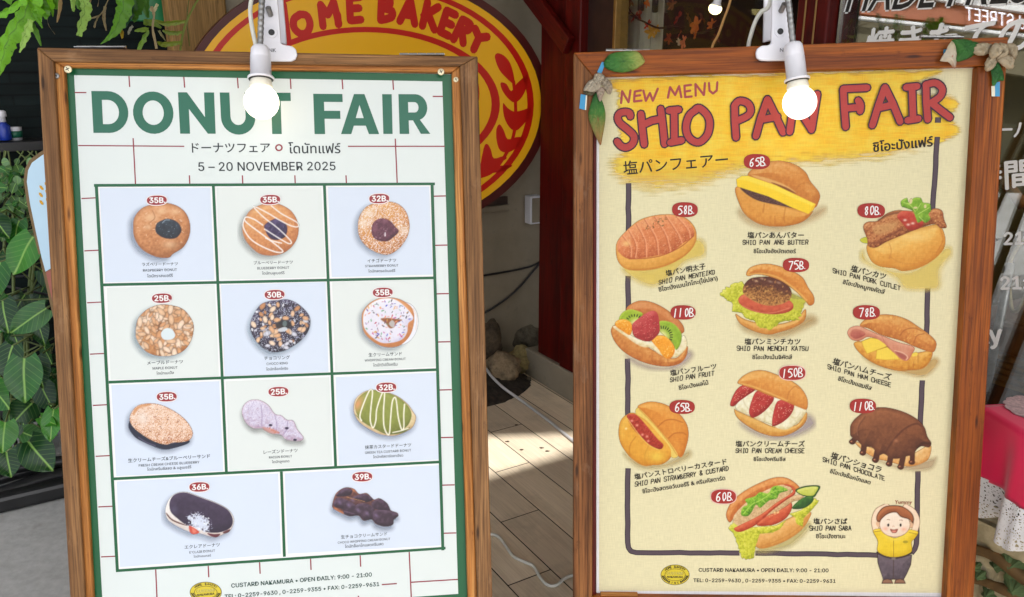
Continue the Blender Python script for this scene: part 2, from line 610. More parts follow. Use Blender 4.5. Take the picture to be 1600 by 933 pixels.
class Pic:
    """a small printed picture, mixed on a fine grid; coordinates are those of the sketch it was drawn in (x0,y0 + c/s)."""
    def __init__(s, x0, y0, sc, box, step=1.0):
        s.x0, s.y0, s.sc = x0, y0, sc
        l, t, r, b = box
        st = step * sc
        s.X, s.Y = np.meshgrid(np.arange(l, r + st, st), np.arange(t, b + st, st))
        s.rgb = np.ones(s.X.shape + (3,)) * 0.5
        s.a = np.zeros(s.X.shape)
        s.st = st
    def poly(s, pts, smooth=True, n=6):
        P = [tuple(p) for p in catmull(pts, True, n)] if smooth else pts
        P = np.array(P, float)
        Q = np.roll(P, -1, 0)
        d2 = np.full(s.X.shape, 1e12)
        ins = np.zeros(s.X.shape, bool)
        for (x1, y1), (x2, y2) in zip(P, Q):
            dx, dy = x2 - x1, y2 - y1
            L2 = dx * dx + dy * dy
            if L2 < 1e-9: continue
            t = np.clip(((s.X - x1) * dx + (s.Y - y1) * dy) / L2, 0, 1)
            d2 = np.minimum(d2, (s.X - x1 - t * dx) ** 2 + (s.Y - y1 - t * dy) ** 2)
            if y1 != y2:
                c = ((y1 > s.Y) != (y2 > s.Y)) & (s.X < dx * (s.Y - y1) / dy + x1)
                ins ^= c
        d = np.sqrt(d2)
        return np.where(ins, d, -d)
    def line(s, pts, smooth=True, n=5):
        P = [tuple(p) for p in catmull(pts, False, n)] if smooth and len(pts) > 2 else pts
        d2 = np.full(s.X.shape, 1e12)
        for (x1, y1), (x2, y2) in zip(P[:-1], P[1:]):
            dx, dy = x2 - x1, y2 - y1
            L2 = dx * dx + dy * dy + 1e-9
            t = np.clip(((s.X - x1) * dx + (s.Y - y1) * dy) / L2, 0, 1)
            d2 = np.minimum(d2, (s.X - x1 - t * dx) ** 2 + (s.Y - y1 - t * dy) ** 2)
        return np.sqrt(d2)
    def over(s, m, col):
        m = np.clip(m, 0, 1)
        col = np.asarray(col, float)
        if col.ndim == 1: col = np.broadcast_to(col / 255.0, s.rgb.shape)
        na = m + s.a * (1 - m)
        k = np.where(na > 1e-6, m / np.maximum(na, 1e-6), 0)[..., None]
        s.rgb = s.rgb * (1 - k) + col * k
        s.a = na
    def mask(s, d, soft=None):
        return np.clip(0.5 + d / (soft or s.st), 0, 1)
    def fill(s, pts, col, op=1.0, soft=None, smooth=True, clip=None):
        d = s.poly(pts, smooth)
        m = s.mask(d, soft) * op
        if clip is not None: m = m * s.mask(clip)
        s.over(m, col)
        return d
    def stroke(s, pts, wd, col, op=1.0, clip=None, smooth=True, soft=None):
        d = s.line(pts, smooth)
        m = s.mask(wd / 2 - d, soft) * op
        if clip is not None: m = m * s.mask(clip)
        s.over(m, col)
    def glow(s, x, y, rx, ry, col, op, clip=None, rot=0.0):
        u = (s.X - x) * math.cos(rot) + (s.Y - y) * math.sin(rot)
        v = -(s.X - x) * math.sin(rot) + (s.Y - y) * math.cos(rot)
        m = np.exp(-((u / rx) ** 2 + (v / ry) ** 2)) * op
        if clip is not None: m = m * s.mask(clip)
        s.over(m, col)
    def round(s, pts, lo, mid, hi, R, light=(-0.35, -0.8), seed=3, nz=0.25, nf=0.05, smooth=True, clip=None, op=1.0, rim=None):
        """a shape drawn with volume: lo/mid/hi pigments by a drawn light."""
        d = pts if isinstance(pts, np.ndarray) else s.poly(pts, smooth)
        t = np.clip(d / R, 0, 1)
        h = np.sqrt(np.clip(1 - (1 - t) ** 2, 0, 1)) * R
        gy, gx = np.gradient(h, s.st)
        nzv = 1 / np.sqrt(1 + gx ** 2 + gy ** 2)
        lx, ly = light
        sh = (gx * -lx + gy * -ly) * nzv
        v = 0.5 + 0.42 * sh + (fbm(s.X, s.Y, nf * 5 / s.sc, seed) - 0.5) * nz * 2
        v = np.clip(v, 0, 1)[..., None]
        lo, mid, hi = (np.array(c, float) / 255 for c in (lo, mid, hi))
        col = np.where(v < 0.5, lo + (mid - lo) * v * 2, mid + (hi - mid) * (v * 2 - 1))
        m = s.mask(d) * op
        if clip is not None: m = m * s.mask(clip)
        s.over(m, col)
        if rim is not None:
            s.over(np.clip(1 - d / (R * 0.22), 0, 1) * s.mask(d) * 0.55 * op, rim)
        return d
    def bits(s, d, n, size, cols, seed, asp=2.2, inset=0, op=1.0, leafy=False):
        r = random.Random(seed)
        ok = np.argwhere(d > inset)
        if len(ok) == 0: return
        for i in range(n):
            iy, ix = ok[r.randrange(len(ok))]
            x, y = s.X[iy, ix], s.Y[iy, ix]
            a = r.uniform(0, PI)
            l = size * r.uniform(.6, 1.3)
            c = np.array(cols[r.randrange(len(cols))], float)
            u = (s.X - x) * math.cos(a) + (s.Y - y) * math.sin(a)
            v = -(s.X - x) * math.sin(a) + (s.Y - y) * math.cos(a)
            q = np.sqrt((u / (l * asp / 2)) ** 2 + (v / (l / 2)) ** 2)
            m = np.clip((1.15 - q) * 3.0, 0, 1) * s.mask(d) * op
            if leafy: s.over(np.clip((1.45 - q) * 3, 0, 1) * s.mask(d) * 0.5, c * 0.55)
            s.over(m, c)
            if leafy: s.over(np.clip((0.5 - q) * 3, 0, 1) * s.mask(d) * 0.5, np.minimum(c * 1.15, 255))
    def speckle(s, d, dens, col, seed, freq=0.5, op=1.0, lowf=None):
        n = vnoise(s.X, s.Y, freq * 5 / s.sc, seed)
        th = 1 - dens
        if lowf: th = th + (fbm(s.X, s.Y, lowf * 5 / s.sc, seed + 9) - 0.5) * 0.5
        s.over(np.clip((n - th) * 6, 0, 1) * s.mask(d) * op, col)
    def shade(s, pts, dx, dy, blur, col, op):
        P = [(x + dx, y + dy) for x, y in pts]
        d = s.poly(P)
        m = np.clip(0.5 + d / (2 * blur), 0, 1)
        s.over((m * m * (3 - 2 * m)) * op, col)
    def build(s, bd, lay, name, mat, parent, label=None):
        keep = s.a > 0.012
        ny, nx = s.X.shape
        f = keep[:-1, :-1] | keep[1:, :-1] | keep[:-1, 1:] | keep[1:, 1:]
        iy, ix = np.nonzero(f)
        idx = np.arange(ny * nx).reshape(ny, nx)
        q = np.stack([idx[iy + 1, ix], idx[iy + 1, ix + 1], idx[iy, ix + 1], idx[iy, ix]], 1)
        used = np.unique(q)
        re = np.full(ny * nx, -1)
        re[used] = np.arange(len(used))
        c = lay * LAY
        a, b = bd.Ln(s.x0 + s.X / s.sc, s.y0 + s.Y / s.sc, c)
        V = np.stack([a, b, np.full_like(a, c)], -1).reshape(-1, 3)[used]
        q = re[q]
        lum = s.rgb.mean(-1, keepdims=True)
        pig = np.clip(lum + (s.rgb - lum) * 1.04, 0, 1) ** 1.02
        rgba = np.concatenate([lin(pig) * K, s.a[..., None]], -1).reshape(-1, 4)[used]
        me = bpy.data.meshes.new(name)
        me.vertices.add(len(V))
        me.vertices.foreach_set('co', V.astype(np.float32).ravel())
        me.loops.add(q.size)
        me.loops.foreach_set('vertex_index', q.astype(np.int32).ravel())
        me.polygons.add(len(q))
        me.polygons.foreach_set('loop_start', np.arange(0, q.size, 4, dtype=np.int32))
        at = me.attributes.new('col', 'FLOAT_COLOR', 'POINT')
        at.data.foreach_set('color', rgba.astype(np.float32).ravel())
        me.materials.append(mat)
        me.update(calc_edges=True)
        me.validate()
        o = bpy.data.objects.new(name, me)
        COL.objects.link(o)
        o.parent = parent
        if label: o['label'] = label
        return o

WHITE, CREAMW = (250, 250, 252), (252, 246, 232)
SH = (150, 160, 178)
def ell(cx, cy, rx, ry, rot=0.0, n=16, wob=0.0, seed=1):
    r = random.Random(seed)
    out = []
    for i in range(n):
        t = 2 * PI * i / n
        k = 1 + r.uniform(-wob, wob)
        x, y = math.cos(t) * rx * k, math.sin(t) * ry * k
        out.append((cx + x * math.cos(rot) - y * math.sin(rot), cy + x * math.sin(rot) + y * math.cos(rot)))
    return out

# ---- the eleven donuts of the green poster
def donut_raspberry():
    p = Pic(140, 280, 5.49, (300, 190, 900, 740))
    o = [(375, 420), (385, 330), (450, 250), (550, 215), (660, 205), (760, 235), (830, 300), (862, 400), (850, 500), (800, 585), (715, 640), (680, 672), (590, 670), (500, 635), (430, 580), (385, 500)]
    p.shade(o, -30, 22, 45, SH, .7)
    d = p.round(o, (150, 92, 48), (205, 140, 88), (232, 178, 130), 150, nz=.3, nf=.06, seed=11, rim=(150, 88, 44))
    for a, b, rx in ((530, 330, 60), (500, 410, 35), (620, 275, 40), (740, 280, 40), (690, 560, 60)): p.glow(a, b, rx, rx * .6, (246, 214, 176), .55, d)
    p.stroke([(540, 270), (560, 330), (520, 370)], 8, (150, 90, 50), .5)
    p.bits(d, 40, 7, [(248, 220, 190), (240, 200, 160)], 5, 2.5, 25, .6)
    f = p.round(ell(680, 428, 112, 88, .12, 14, .06, 4), (18, 22, 30), (38, 46, 56), (70, 84, 96), 60, nz=.3, seed=8, rim=(70, 40, 40))
    p.stroke([(625, 375), (650, 352), (685, 350)], 8, (160, 178, 190), .8)
    p.bits(f, 14, 8, [(150, 165, 178), (90, 105, 118)], 6, 1.6, 14, .7)
    return p, 'printed picture of a plain raspberry filled donut'
def donut_blueberry():
    p = Pic(330, 280, 5.65, (230, 190, 800, 740))
    o = ell(525, 440, 245, 232, 0, 16, .02, 5)
    p.shade(o, -28, 22, 45, (170, 172, 170), .7)
    d = p.round(o, (170, 100, 52), (216, 148, 90), (238, 190, 132), 150, nz=.3, nf=.07, seed=21, rim=(176, 104, 60))
    p.bits(d, 60, 9, [(232, 178, 110), (196, 122, 66), (240, 200, 150)], 2, 2, 20, .5)
    f = p.round(ell(572, 445, 104, 90, .3, 14, .08, 3), (30, 22, 48), (62, 46, 84), (104, 88, 130), 60, nz=.35, seed=5, rim=(90, 40, 40))
    p.bits(f, 16, 9, [(130, 120, 160), (84, 70, 110)], 6, 2.2, 10, .6)
    W = (252, 248, 244)
    for pl, wd in (([(530, 235), (620, 305), (755, 380), (765, 420), (700, 410), (600, 360), (500, 300), (380, 240), (400, 275), (480, 350), (560, 410), (640, 480), (705, 550), (690, 570), (620, 535), (470, 440)], 10),
                   ([(455, 405), (380, 355), (310, 335), (300, 370), (400, 450), (520, 540), (620, 620), (625, 645), (560, 640), (430, 585), (340, 520), (285, 430), (285, 370), (300, 335)], 11), ([(480, 520), (540, 545), (620, 565)], 10)):
        p.stroke(pl, wd, W, .95)
    return p, 'printed picture of a round donut with white icing zigzag and purple filling'
def donut_strawberry():
    p = Pic(500, 280, 5.65, (270, 180, 830, 720))
    o = [(335, 430), (350, 330), (410, 245), (500, 210), (600, 198), (690, 220), (760, 290), (788, 390), (780, 480), (740, 560), (680, 625), (600, 665), (510, 650), (420, 600), (355, 520)]
    p.shade(o, -24, 20, 45, SH, .6)
    d = p.round(o, (168, 100, 46), (214, 150, 86), (236, 188, 124), 140, nz=.3, nf=.06, seed=31, rim=(190, 120, 60))
    p.speckle(d, .42, (250, 240, 236), 3, .9, .95, .12)
    p.bits(d, 110, 7, [(252, 246, 244)], 8, 1.5, 8, .9)
    for gx, gy in ((430, 300), (380, 390), (740, 455)): p.glow(gx, gy, 55, 40, (252, 244, 240), .6, d)
    f = p.round([(455, 440), (480, 375), (550, 345), (620, 370), (665, 420), (695, 460), (650, 510), (590, 548), (510, 540), (465, 500)], (58, 18, 34), (100, 48, 66), (146, 96, 112), 50, nz=.4, seed=5, rim=(90, 20, 30))
    p.bits(f, 20, 8, [(190, 160, 172), (132, 84, 100)], 6, 2, 10, .7)
    p.stroke([(575, 475), (575, 500)], 10, (248, 240, 244))
    return p, 'printed picture of a sugar dusted strawberry jam donut'
def donut_maple():
    p = Pic(150, 440, 5.83, (300, 170, 920, 740))
    o = ell(625, 445, 265, 240, .1, 18, .03, 4)
    h = ell(655, 480, 62, 55, .1, 12, .06, 2)
    p.shade(o, -26, 26, 45, (160, 176, 186), .7)
    d = p.poly(o)
    dh = p.poly(h)
    ring = np.minimum(d, -dh)
    p.round(ring, (150, 92, 48), (208, 150, 98), (236, 186, 140), 95, nz=.3, seed=41, rim=(170, 104, 60))
    p.fill(ell(630, 415, 82, 42, .1), (130, 78, 46), .8, 14)
    p.over(p.mask(dh), (226, 238, 242))
    p.bits(ring, 150, 34, [(232, 190, 152), (222, 172, 128), (240, 208, 178), (246, 216, 190), (214, 158, 112)], 14, 2.1, 4, .95, True)
    p.over(p.mask(dh) * .96, (224, 236, 240))
    return p, 'printed picture of a ring donut covered with sliced almonds'
def donut_choco():
    p = Pic(330, 435, 5.655, (290, 165, 910, 720))
    o = [(345, 410), (370, 330), (430, 240), (500, 205), (600, 190), (690, 190), (780, 235), (860, 320), (876, 400), (850, 480), (790, 550), (720, 600), (640, 640), (540, 652), (450, 610), (380, 530), (352, 470)]
    p.shade(o, -18, 26, 45, (160, 176, 190), .7)
    d = p.round(o, (24, 18, 30), (52, 42, 62), (92, 84, 112), 90, nz=.35, seed=51)
    p.speckle(d, .36, (200, 205, 222), 13, .9, .9, .1)
    p.bits(d, 55, 14, [(220, 222, 236), (150, 150, 176), (36, 28, 40), (245, 245, 250)], 3, 1.8, 4, .9)
    p.bits(d, 60, 32, [(236, 196, 160), (226, 176, 132), (246, 218, 190), (214, 214, 226), (196, 140, 96)], 15, 1.6, 14, .95, True)
    p.fill(ell(640, 410, 70, 40, -.1), (26, 24, 28), .85, 16)
    p.fill(ell(650, 400, 20, 26), (110, 130, 130), .8, 8)
    p.fill([(590, 450), (650, 430), (675, 450), (640, 470), (600, 470)], (214, 222, 232), .9)
    return p, 'printed picture of a chocolate ring donut with crushed nuts'
def donut_cream():
    p = Pic(510, 430, 5.83, (250, 190, 860, 720))
    o = [(325, 430), (330, 340), (390, 260), (480, 212), (590, 205), (690, 230), (780, 300), (800, 400), (775, 520), (720, 600), (640, 650), (520, 650), (420, 600), (345, 520)]
    p.shade(o, -20, 24, 45, (160, 168, 178), .7)
    p.fill(ell(690, 440, 145, 195, .2), (240, 242, 250))
    p.stroke([(790, 300), (825, 380), (815, 500)], 6, (226, 190, 150), .6)
    d = p.round(o, (176, 104, 52), (218, 150, 90), (236, 180, 130), 120, nz=.2, seed=61, rim=(190, 120, 70))
    ic = [(335, 420), (345, 335), (400, 265), (480, 222), (580, 212), (650, 235), (720, 290), (775, 355), (790, 400), (745, 440), (735, 520), (690, 585), (600, 615), (500, 615), (410, 560), (350, 490)]
    i = p.round(ic, (206, 200, 226), (236, 234, 246), (252, 252, 255), 60, nz=.15, seed=6)
    p.fill([(495, 398), (560, 390), (630, 398), (690, 408), (645, 432), (615, 475), (575, 482), (540, 440)], (150, 92, 50), 1, 10)
    p.fill([(570, 440), (600, 410), (625, 440), (615, 475), (590, 470)], (196, 196, 196), .9)
    p.bits(i, 120, 10, [(70, 80, 190), (190, 70, 100), (90, 160, 110), (230, 170, 80), (110, 60, 140), (60, 60, 70), (236, 150, 120), (200, 90, 160)], 17, 2.4, 10, .85)
    return p, 'printed picture of a split cream donut with coloured sprinkles'
def donut_cheese():
    p = Pic(160, 590, 5.83, (200, 220, 860, 720))
    o = [(245, 400), (262, 320), (320, 255), (400, 235), (500, 240), (600, 275), (700, 335), (780, 410), (825, 500), (810, 570), (740, 600), (640, 640), (540, 640), (430, 590), (330, 530), (260, 470)]
    p.shade(o, -20, 30, 45, SH, .7)
    p.fill([(240, 420), (270, 400), (400, 520), (560, 600), (680, 590), (790, 575), (770, 605), (660, 640), (560, 655), (450, 620), (380, 590), (300, 545), (245, 470)], (30, 34, 56))
    p.stroke([(330, 545), (400, 590), (480, 620)], 12, (150, 130, 160), .4)
    t = [(250, 390), (265, 320), (320, 258), (400, 238), (500, 242), (600, 278), (700, 338), (780, 415), (822, 500), (800, 560), (740, 585), (640, 592), (580, 610), (480, 585), (380, 530), (290, 460)]
    d = p.round(t, (176, 106, 60), (226, 180, 146), (240, 214, 192), 120, nz=.3, seed=71, rim=(196, 122, 70))
    p.speckle(d, .5, (250, 232, 218), 13, .8, .85, .1)
    p.bits(d, 150, 8, [(168, 90, 60), (120, 70, 60), (190, 110, 80), (250, 236, 224)], 9, 1.4, 30, .75)
    p.glow(370, 370, 70, 60, (244, 234, 226), .6, d)
    p.stroke([(285, 330), (300, 300), (350, 262), (430, 245)], 22, (206, 136, 80), .7, d, soft=14)
    return p, 'printed picture of a sugared bun over dark blueberry filling'
def donut_raisin():
    p = Pic(340, 585, 5.83, (190, 215, 810, 690))
    o = [(222, 350), (240, 280), (300, 235), (380, 235), (460, 280), (520, 360), (580, 375), (630, 415), (690, 425), (725, 500), (780, 570), (765, 600), (700, 605), (620, 590), (580, 550), (500, 535), (420, 490), (330, 490), (260, 440)]
    p.shade(o, 0, 34, 40, (160, 160, 158), .65)
    d = p.round(o, (170, 140, 160), (220, 214, 232), (240, 238, 250), 70, nz=.3, seed=81, rim=(206, 164, 178))
    p.speckle(d, .4, (170, 150, 190), 5, 1.0, .6)
    p.bits(d, 120, 7, [(246, 244, 252), (190, 150, 170), (206, 200, 226)], 4, 1.4, 4, .8)
    for pl in ([(395, 280), (405, 380), (400, 470)], [(520, 370), (540, 450), (535, 520)], [(640, 425), (630, 500), (590, 560)]): p.stroke(pl, 10, (150, 130, 170), .55, d, soft=8)
    p.fill([(410, 480), (470, 490), (560, 525), (500, 540), (430, 510)], (206, 150, 140), .8, 10)
    p.bits(p.poly(ell(500, 510, 70, 22, .35)), 12, 12, [(120, 44, 60), (200, 130, 110)], 3, 1.6, 0, .8)
    for x, y in ((482, 463), (630, 490), (705, 597)): p.fill(ell(x, y, 17, 11), (44, 30, 60))
    return p, 'printed picture of a sugared twisted raisin donut'
def donut_greentea():
    p = Pic(510, 575, 5.83, (210, 190, 850, 700))
    o = [(250, 350), (270, 280), (340, 220), (430, 200), (540, 218), (650, 260), (740, 330), (790, 400), (815, 450), (790, 530), (720, 580), (620, 615), (500, 605), (390, 555), (300, 490), (258, 420)]
    p.shade(o, -8, 26, 45, SH, .7)
    p.round(o, (186, 160, 110), (232, 214, 170), (246, 236, 210), 60, nz=.2, seed=91, rim=(200, 150, 110))
    p.fill([(262, 425), (330, 490), (450, 560), (560, 605), (700, 590), (760, 540), (700, 560), (560, 590), (420, 530), (300, 450)], (96, 104, 44), .9, 8)
    t = [(262, 360), (280, 290), (345, 225), (430, 203), (540, 220), (650, 265), (735, 335), (775, 420), (750, 510), (690, 560), (580, 590), (470, 560), (370, 510), (290, 440)]
    d = p.round(t, (104, 110, 38), (142, 150, 66), (170, 176, 92), 110, nz=.15, seed=92, rim=(110, 116, 44))
    p.glow(285, 330, 40, 70, (226, 160, 110), .9, d, .4)
    W = (250, 246, 226)
    p.stroke([(320, 480), (305, 440), (330, 350), (390, 210), (420, 215), (405, 370), (400, 480), (425, 545), (450, 480), (460, 370), (510, 225), (530, 230), (520, 400), (525, 530), (555, 602), (575, 590), (585, 460), (600, 310), (625, 268), (640, 320), (655, 450), (685, 560), (705, 540), (705, 420), (712, 330)], 12, W)
    p.stroke([(605, 588), (680, 572), (745, 550)], 9, W)
    return p, 'printed picture of an oval green tea donut with white icing zigzag'
def donut_eclair():
    p = Pic(170, 735, 5.654, (460, 170, 1140, 650))
    o = [(500, 350), (530, 260), (590, 205), (680, 190), (800, 230), (960, 290), (1060, 350), (1105, 430), (1080, 520), (1020, 560), (930, 590), (820, 560), (720, 545), (600, 490), (520, 430)]
    p.shade(o, -20, 30, 45, SH, .6)
    p.round(o, (196, 176, 166), (240, 234, 228), (252, 250, 248), 50, nz=.15, seed=5)
    p.fill([(510, 375), (560, 430), (650, 470), (700, 490), (640, 478), (560, 445), (515, 400)], (90, 50, 44), .95)
    p.fill([(870, 555), (930, 562), (985, 562), (950, 592), (900, 580)], (96, 38, 50), .95)
    p.fill([(1010, 545), (1070, 520), (1060, 545), (1020, 558)], (96, 50, 54), .95)
    t = [(535, 300), (555, 240), (600, 205), (680, 195), (800, 235), (960, 295), (1055, 352), (1095, 430), (1080, 500), (1010, 540), (930, 552), (850, 540), (760, 500), (680, 480), (600, 420), (550, 370)]
    d = p.round(t, (34, 24, 44), (60, 46, 70), (88, 72, 98), 80, nz=.14, seed=7)
    p.glow(580, 350, 30, 40, (96, 92, 120), .5, d)
    sg = ell(800, 465, 95, 62, .35, 14, .12, 5)
    s2 = p.poly(sg)
    p.over(np.clip(0.4 + s2 / 30 + (vnoise(p.X, p.Y, .12, 8) - .5) * 2.4, 0, 1) * .95, (226, 234, 250))
    p.bits(p.poly(ell(780, 450, 130, 85, .3)), 46, 10, [(226, 234, 250), (250, 252, 255)], 5, 1.3, 0, .9)
    p.fill([(708, 492), (740, 500), (800, 545), (750, 565), (718, 545)], (206, 84, 66))
    p.fill([(735, 505), (775, 540), (745, 552)], (236, 150, 130), .7, 8)
    return p, 'printed picture of a chocolate eclair bun with sugar and strawberry'
def donut_twist():
    p = Pic(430, 720, 5.714, (460, 220, 1130, 640))
    o = [(512, 380), (545, 290), (620, 240), (700, 250), (750, 295), (820, 290), (880, 345), (930, 335), (1000, 380), (1030, 440), (1090, 465), (1098, 495), (1060, 520), (1050, 570), (980, 588), (900, 565), (860, 525), (790, 535), (740, 490), (660, 495), (560, 450), (515, 420)]
    p.shade(o, -6, 34, 40, SH, .7)
    d = p.round(o, (52, 30, 34), (92, 56, 54), (150, 100, 84), 60, nz=.4, seed=5)
    for x, y in ((560, 300), (540, 430), (600, 470), (700, 262), (570, 455)): p.glow(x, y, 30, 16, (206, 130, 84), .85, d, .4)
    for q, sd in (([(545, 300), (620, 245), (690, 262), (660, 310), (560, 320)], 1), ([(520, 380), (560, 330), (640, 350), (720, 400), (760, 470), (700, 490), (620, 480), (600, 430), (540, 415)], 2),
                  ([(690, 330), (780, 295), (850, 320), (870, 350), (800, 370), (720, 350)], 3), ([(720, 400), (800, 380), (880, 420), (890, 500), (810, 530), (750, 490)], 4),
                  ([(860, 380), (930, 338), (1000, 385), (1025, 445), (960, 440), (890, 430)], 5), ([(880, 450), (960, 440), (1040, 450), (1095, 475), (1085, 505), (1055, 530), (1045, 570), (970, 585), (880, 540)], 6),
                  ([(610, 450), (680, 460), (720, 480), (660, 492)], 7)):
        p.round(q, (34, 22, 34), (66, 46, 62), (112, 88, 112), 36, nz=.25, seed=sd)
    for x, y in ((575, 370), (655, 395), (740, 440), (820, 470), (905, 490), (690, 350)): p.glow(x, y, 24, 15, (150, 130, 170), .55, d, .8)
    p.stroke([(640, 325), (720, 345), (800, 365)], 6, (206, 150, 90), .8)
    return p, 'printed picture of a chocolate coated twisted cream donut'

# ---- the ten filled rolls of the yellow poster
BL, BM, BH = (176, 104, 36), (222, 158, 78), (244, 200, 128)
def crumbs(p, d, seed=1): p.speckle(d, .3, (206, 140, 70), seed, .5, .35)
def roll_ang():
    p = Pic(1120, 230, 5.184, (130, 100, 900, 690))
    p.shade([(180, 500), (500, 600), (850, 480), (800, 560), (500, 660), (250, 600)], 10, 10, 50, (206, 170, 120), .6)
    lowb = [(150, 360), (165, 320), (260, 330), (420, 440), (600, 490), (740, 530), (780, 520), (700, 600), (580, 635), (440, 640), (320, 610), (220, 530), (175, 440)]
    p.round(lowb, (190, 112, 34), (226, 160, 72), (240, 186, 104), 90, seed=4, nz=.2, rim=(176, 100, 30))
    for pl in ([(385, 460), (375, 530)], [(555, 490), (545, 570), (550, 610)], [(470, 560), (470, 620)]): p.stroke(pl, 8, (186, 112, 40), .6, soft=8)
    up = [(258, 240), (300, 170), (400, 125), (520, 112), (640, 145), (720, 205), (760, 280), (830, 370), (825, 440), (780, 490), (640, 400), (450, 310)]
    d = p.round(up, (176, 96, 34), (214, 142, 66), (240, 190, 120), 140, seed=6, nz=.2, rim=(180, 104, 40))
    p.fill([(285, 225), (420, 255), (560, 310), (640, 365), (600, 360), (460, 300), (320, 250)], (240, 200, 130), .7, 12)
    p.stroke([(640, 345), (680, 300), (740, 290), (770, 310)], 8, (190, 120, 48), .7, soft=8)
    p.fill([(440, 285), (560, 325), (640, 375), (560, 350)], (130, 70, 30), .9, 8)
    p.fill([(190, 325), (300, 345), (450, 410), (610, 488), (500, 470), (340, 435), (240, 380)], (84, 52, 44), 1, 6)
    p.speckle(p.poly([(200, 330), (450, 415), (600, 485), (350, 430)]), .4, (130, 96, 84), 3, .5, .7)
    p.fill([(158, 262), (200, 235), (250, 232), (480, 310), (800, 462), (780, 510), (740, 540), (600, 485), (420, 400), (165, 318)], (252, 214, 50), 1, None, False)
    p.fill([(158, 262), (200, 235), (250, 232), (480, 310), (800, 462), (780, 480), (460, 345), (240, 270)], (255, 230, 90), .7, 10, False)
    p.fill([(742, 540), (780, 468), (800, 462), (785, 505)], (240, 190, 40), .8, 8, False)
    return p, 'printed picture of a roll with butter stick and red bean paste'
def roll_menteiko():
    p = Pic(940, 300, 5.83, (110, 190, 960, 880))
    p.shade([(200, 690), (450, 690), (700, 560), (860, 430), (940, 480), (930, 580), (760, 640), (640, 760), (520, 840), (420, 850), (260, 770)], 0, 0, 44, (246, 216, 92), .62)
    o = [(130, 520), (150, 440), (230, 350), (340, 260), (480, 215), (640, 205), (760, 235), (840, 310), (865, 400), (840, 490), (760, 580), (620, 660), (470, 705), (330, 715), (220, 700), (150, 630)]
    d = p.round(o, (206, 140, 50), (238, 180, 90), (246, 204, 124), 110, seed=3, nz=.15, rim=(190, 110, 40))
    t = [(140, 490), (160, 430), (240, 345), (350, 265), (480, 222), (640, 212), (750, 240), (830, 320), (840, 400), (740, 470), (640, 545), (500, 580), (380, 600), (260, 610), (200, 590), (150, 540)]
    d2 = p.round(t, (176, 86, 44), (222, 134, 84), (244, 180, 126), 130, seed=8, nz=.25)
    for pl in ([(250, 340), (320, 480), (310, 600)], [(320, 285), (400, 440), (410, 590)], [(400, 250), (500, 420), (520, 575)], [(490, 225), (590, 390), (630, 540)], [(590, 215), (700, 380), (740, 480)], [(690, 225), (790, 340), (810, 420)], [(200, 400), (265, 490), (270, 590)]):
        p.stroke([(x - 9, y) for x, y in pl], 10, (176, 84, 44), .7, d2, soft=10)
        p.stroke(pl, 13, (246, 176, 130), .75, d2, soft=8)
    p.stroke([(250, 610), (400, 605), (560, 575), (720, 500), (840, 400)], 9, (170, 78, 44), .8, soft=6)
    p.speckle(d2, .28, (250, 206, 160), 3, .6, .6)
    p.bits(p.poly([(390, 340), (500, 250), (640, 240), (560, 310)]), 26, 8, [(70, 66, 30), (90, 84, 40)], 4, 2.6, 0, .8)
    p.glow(230, 470, 35, 25, (252, 214, 140), .7, d)
    return p, 'printed picture of a ridged roll with pollock roe glaze'
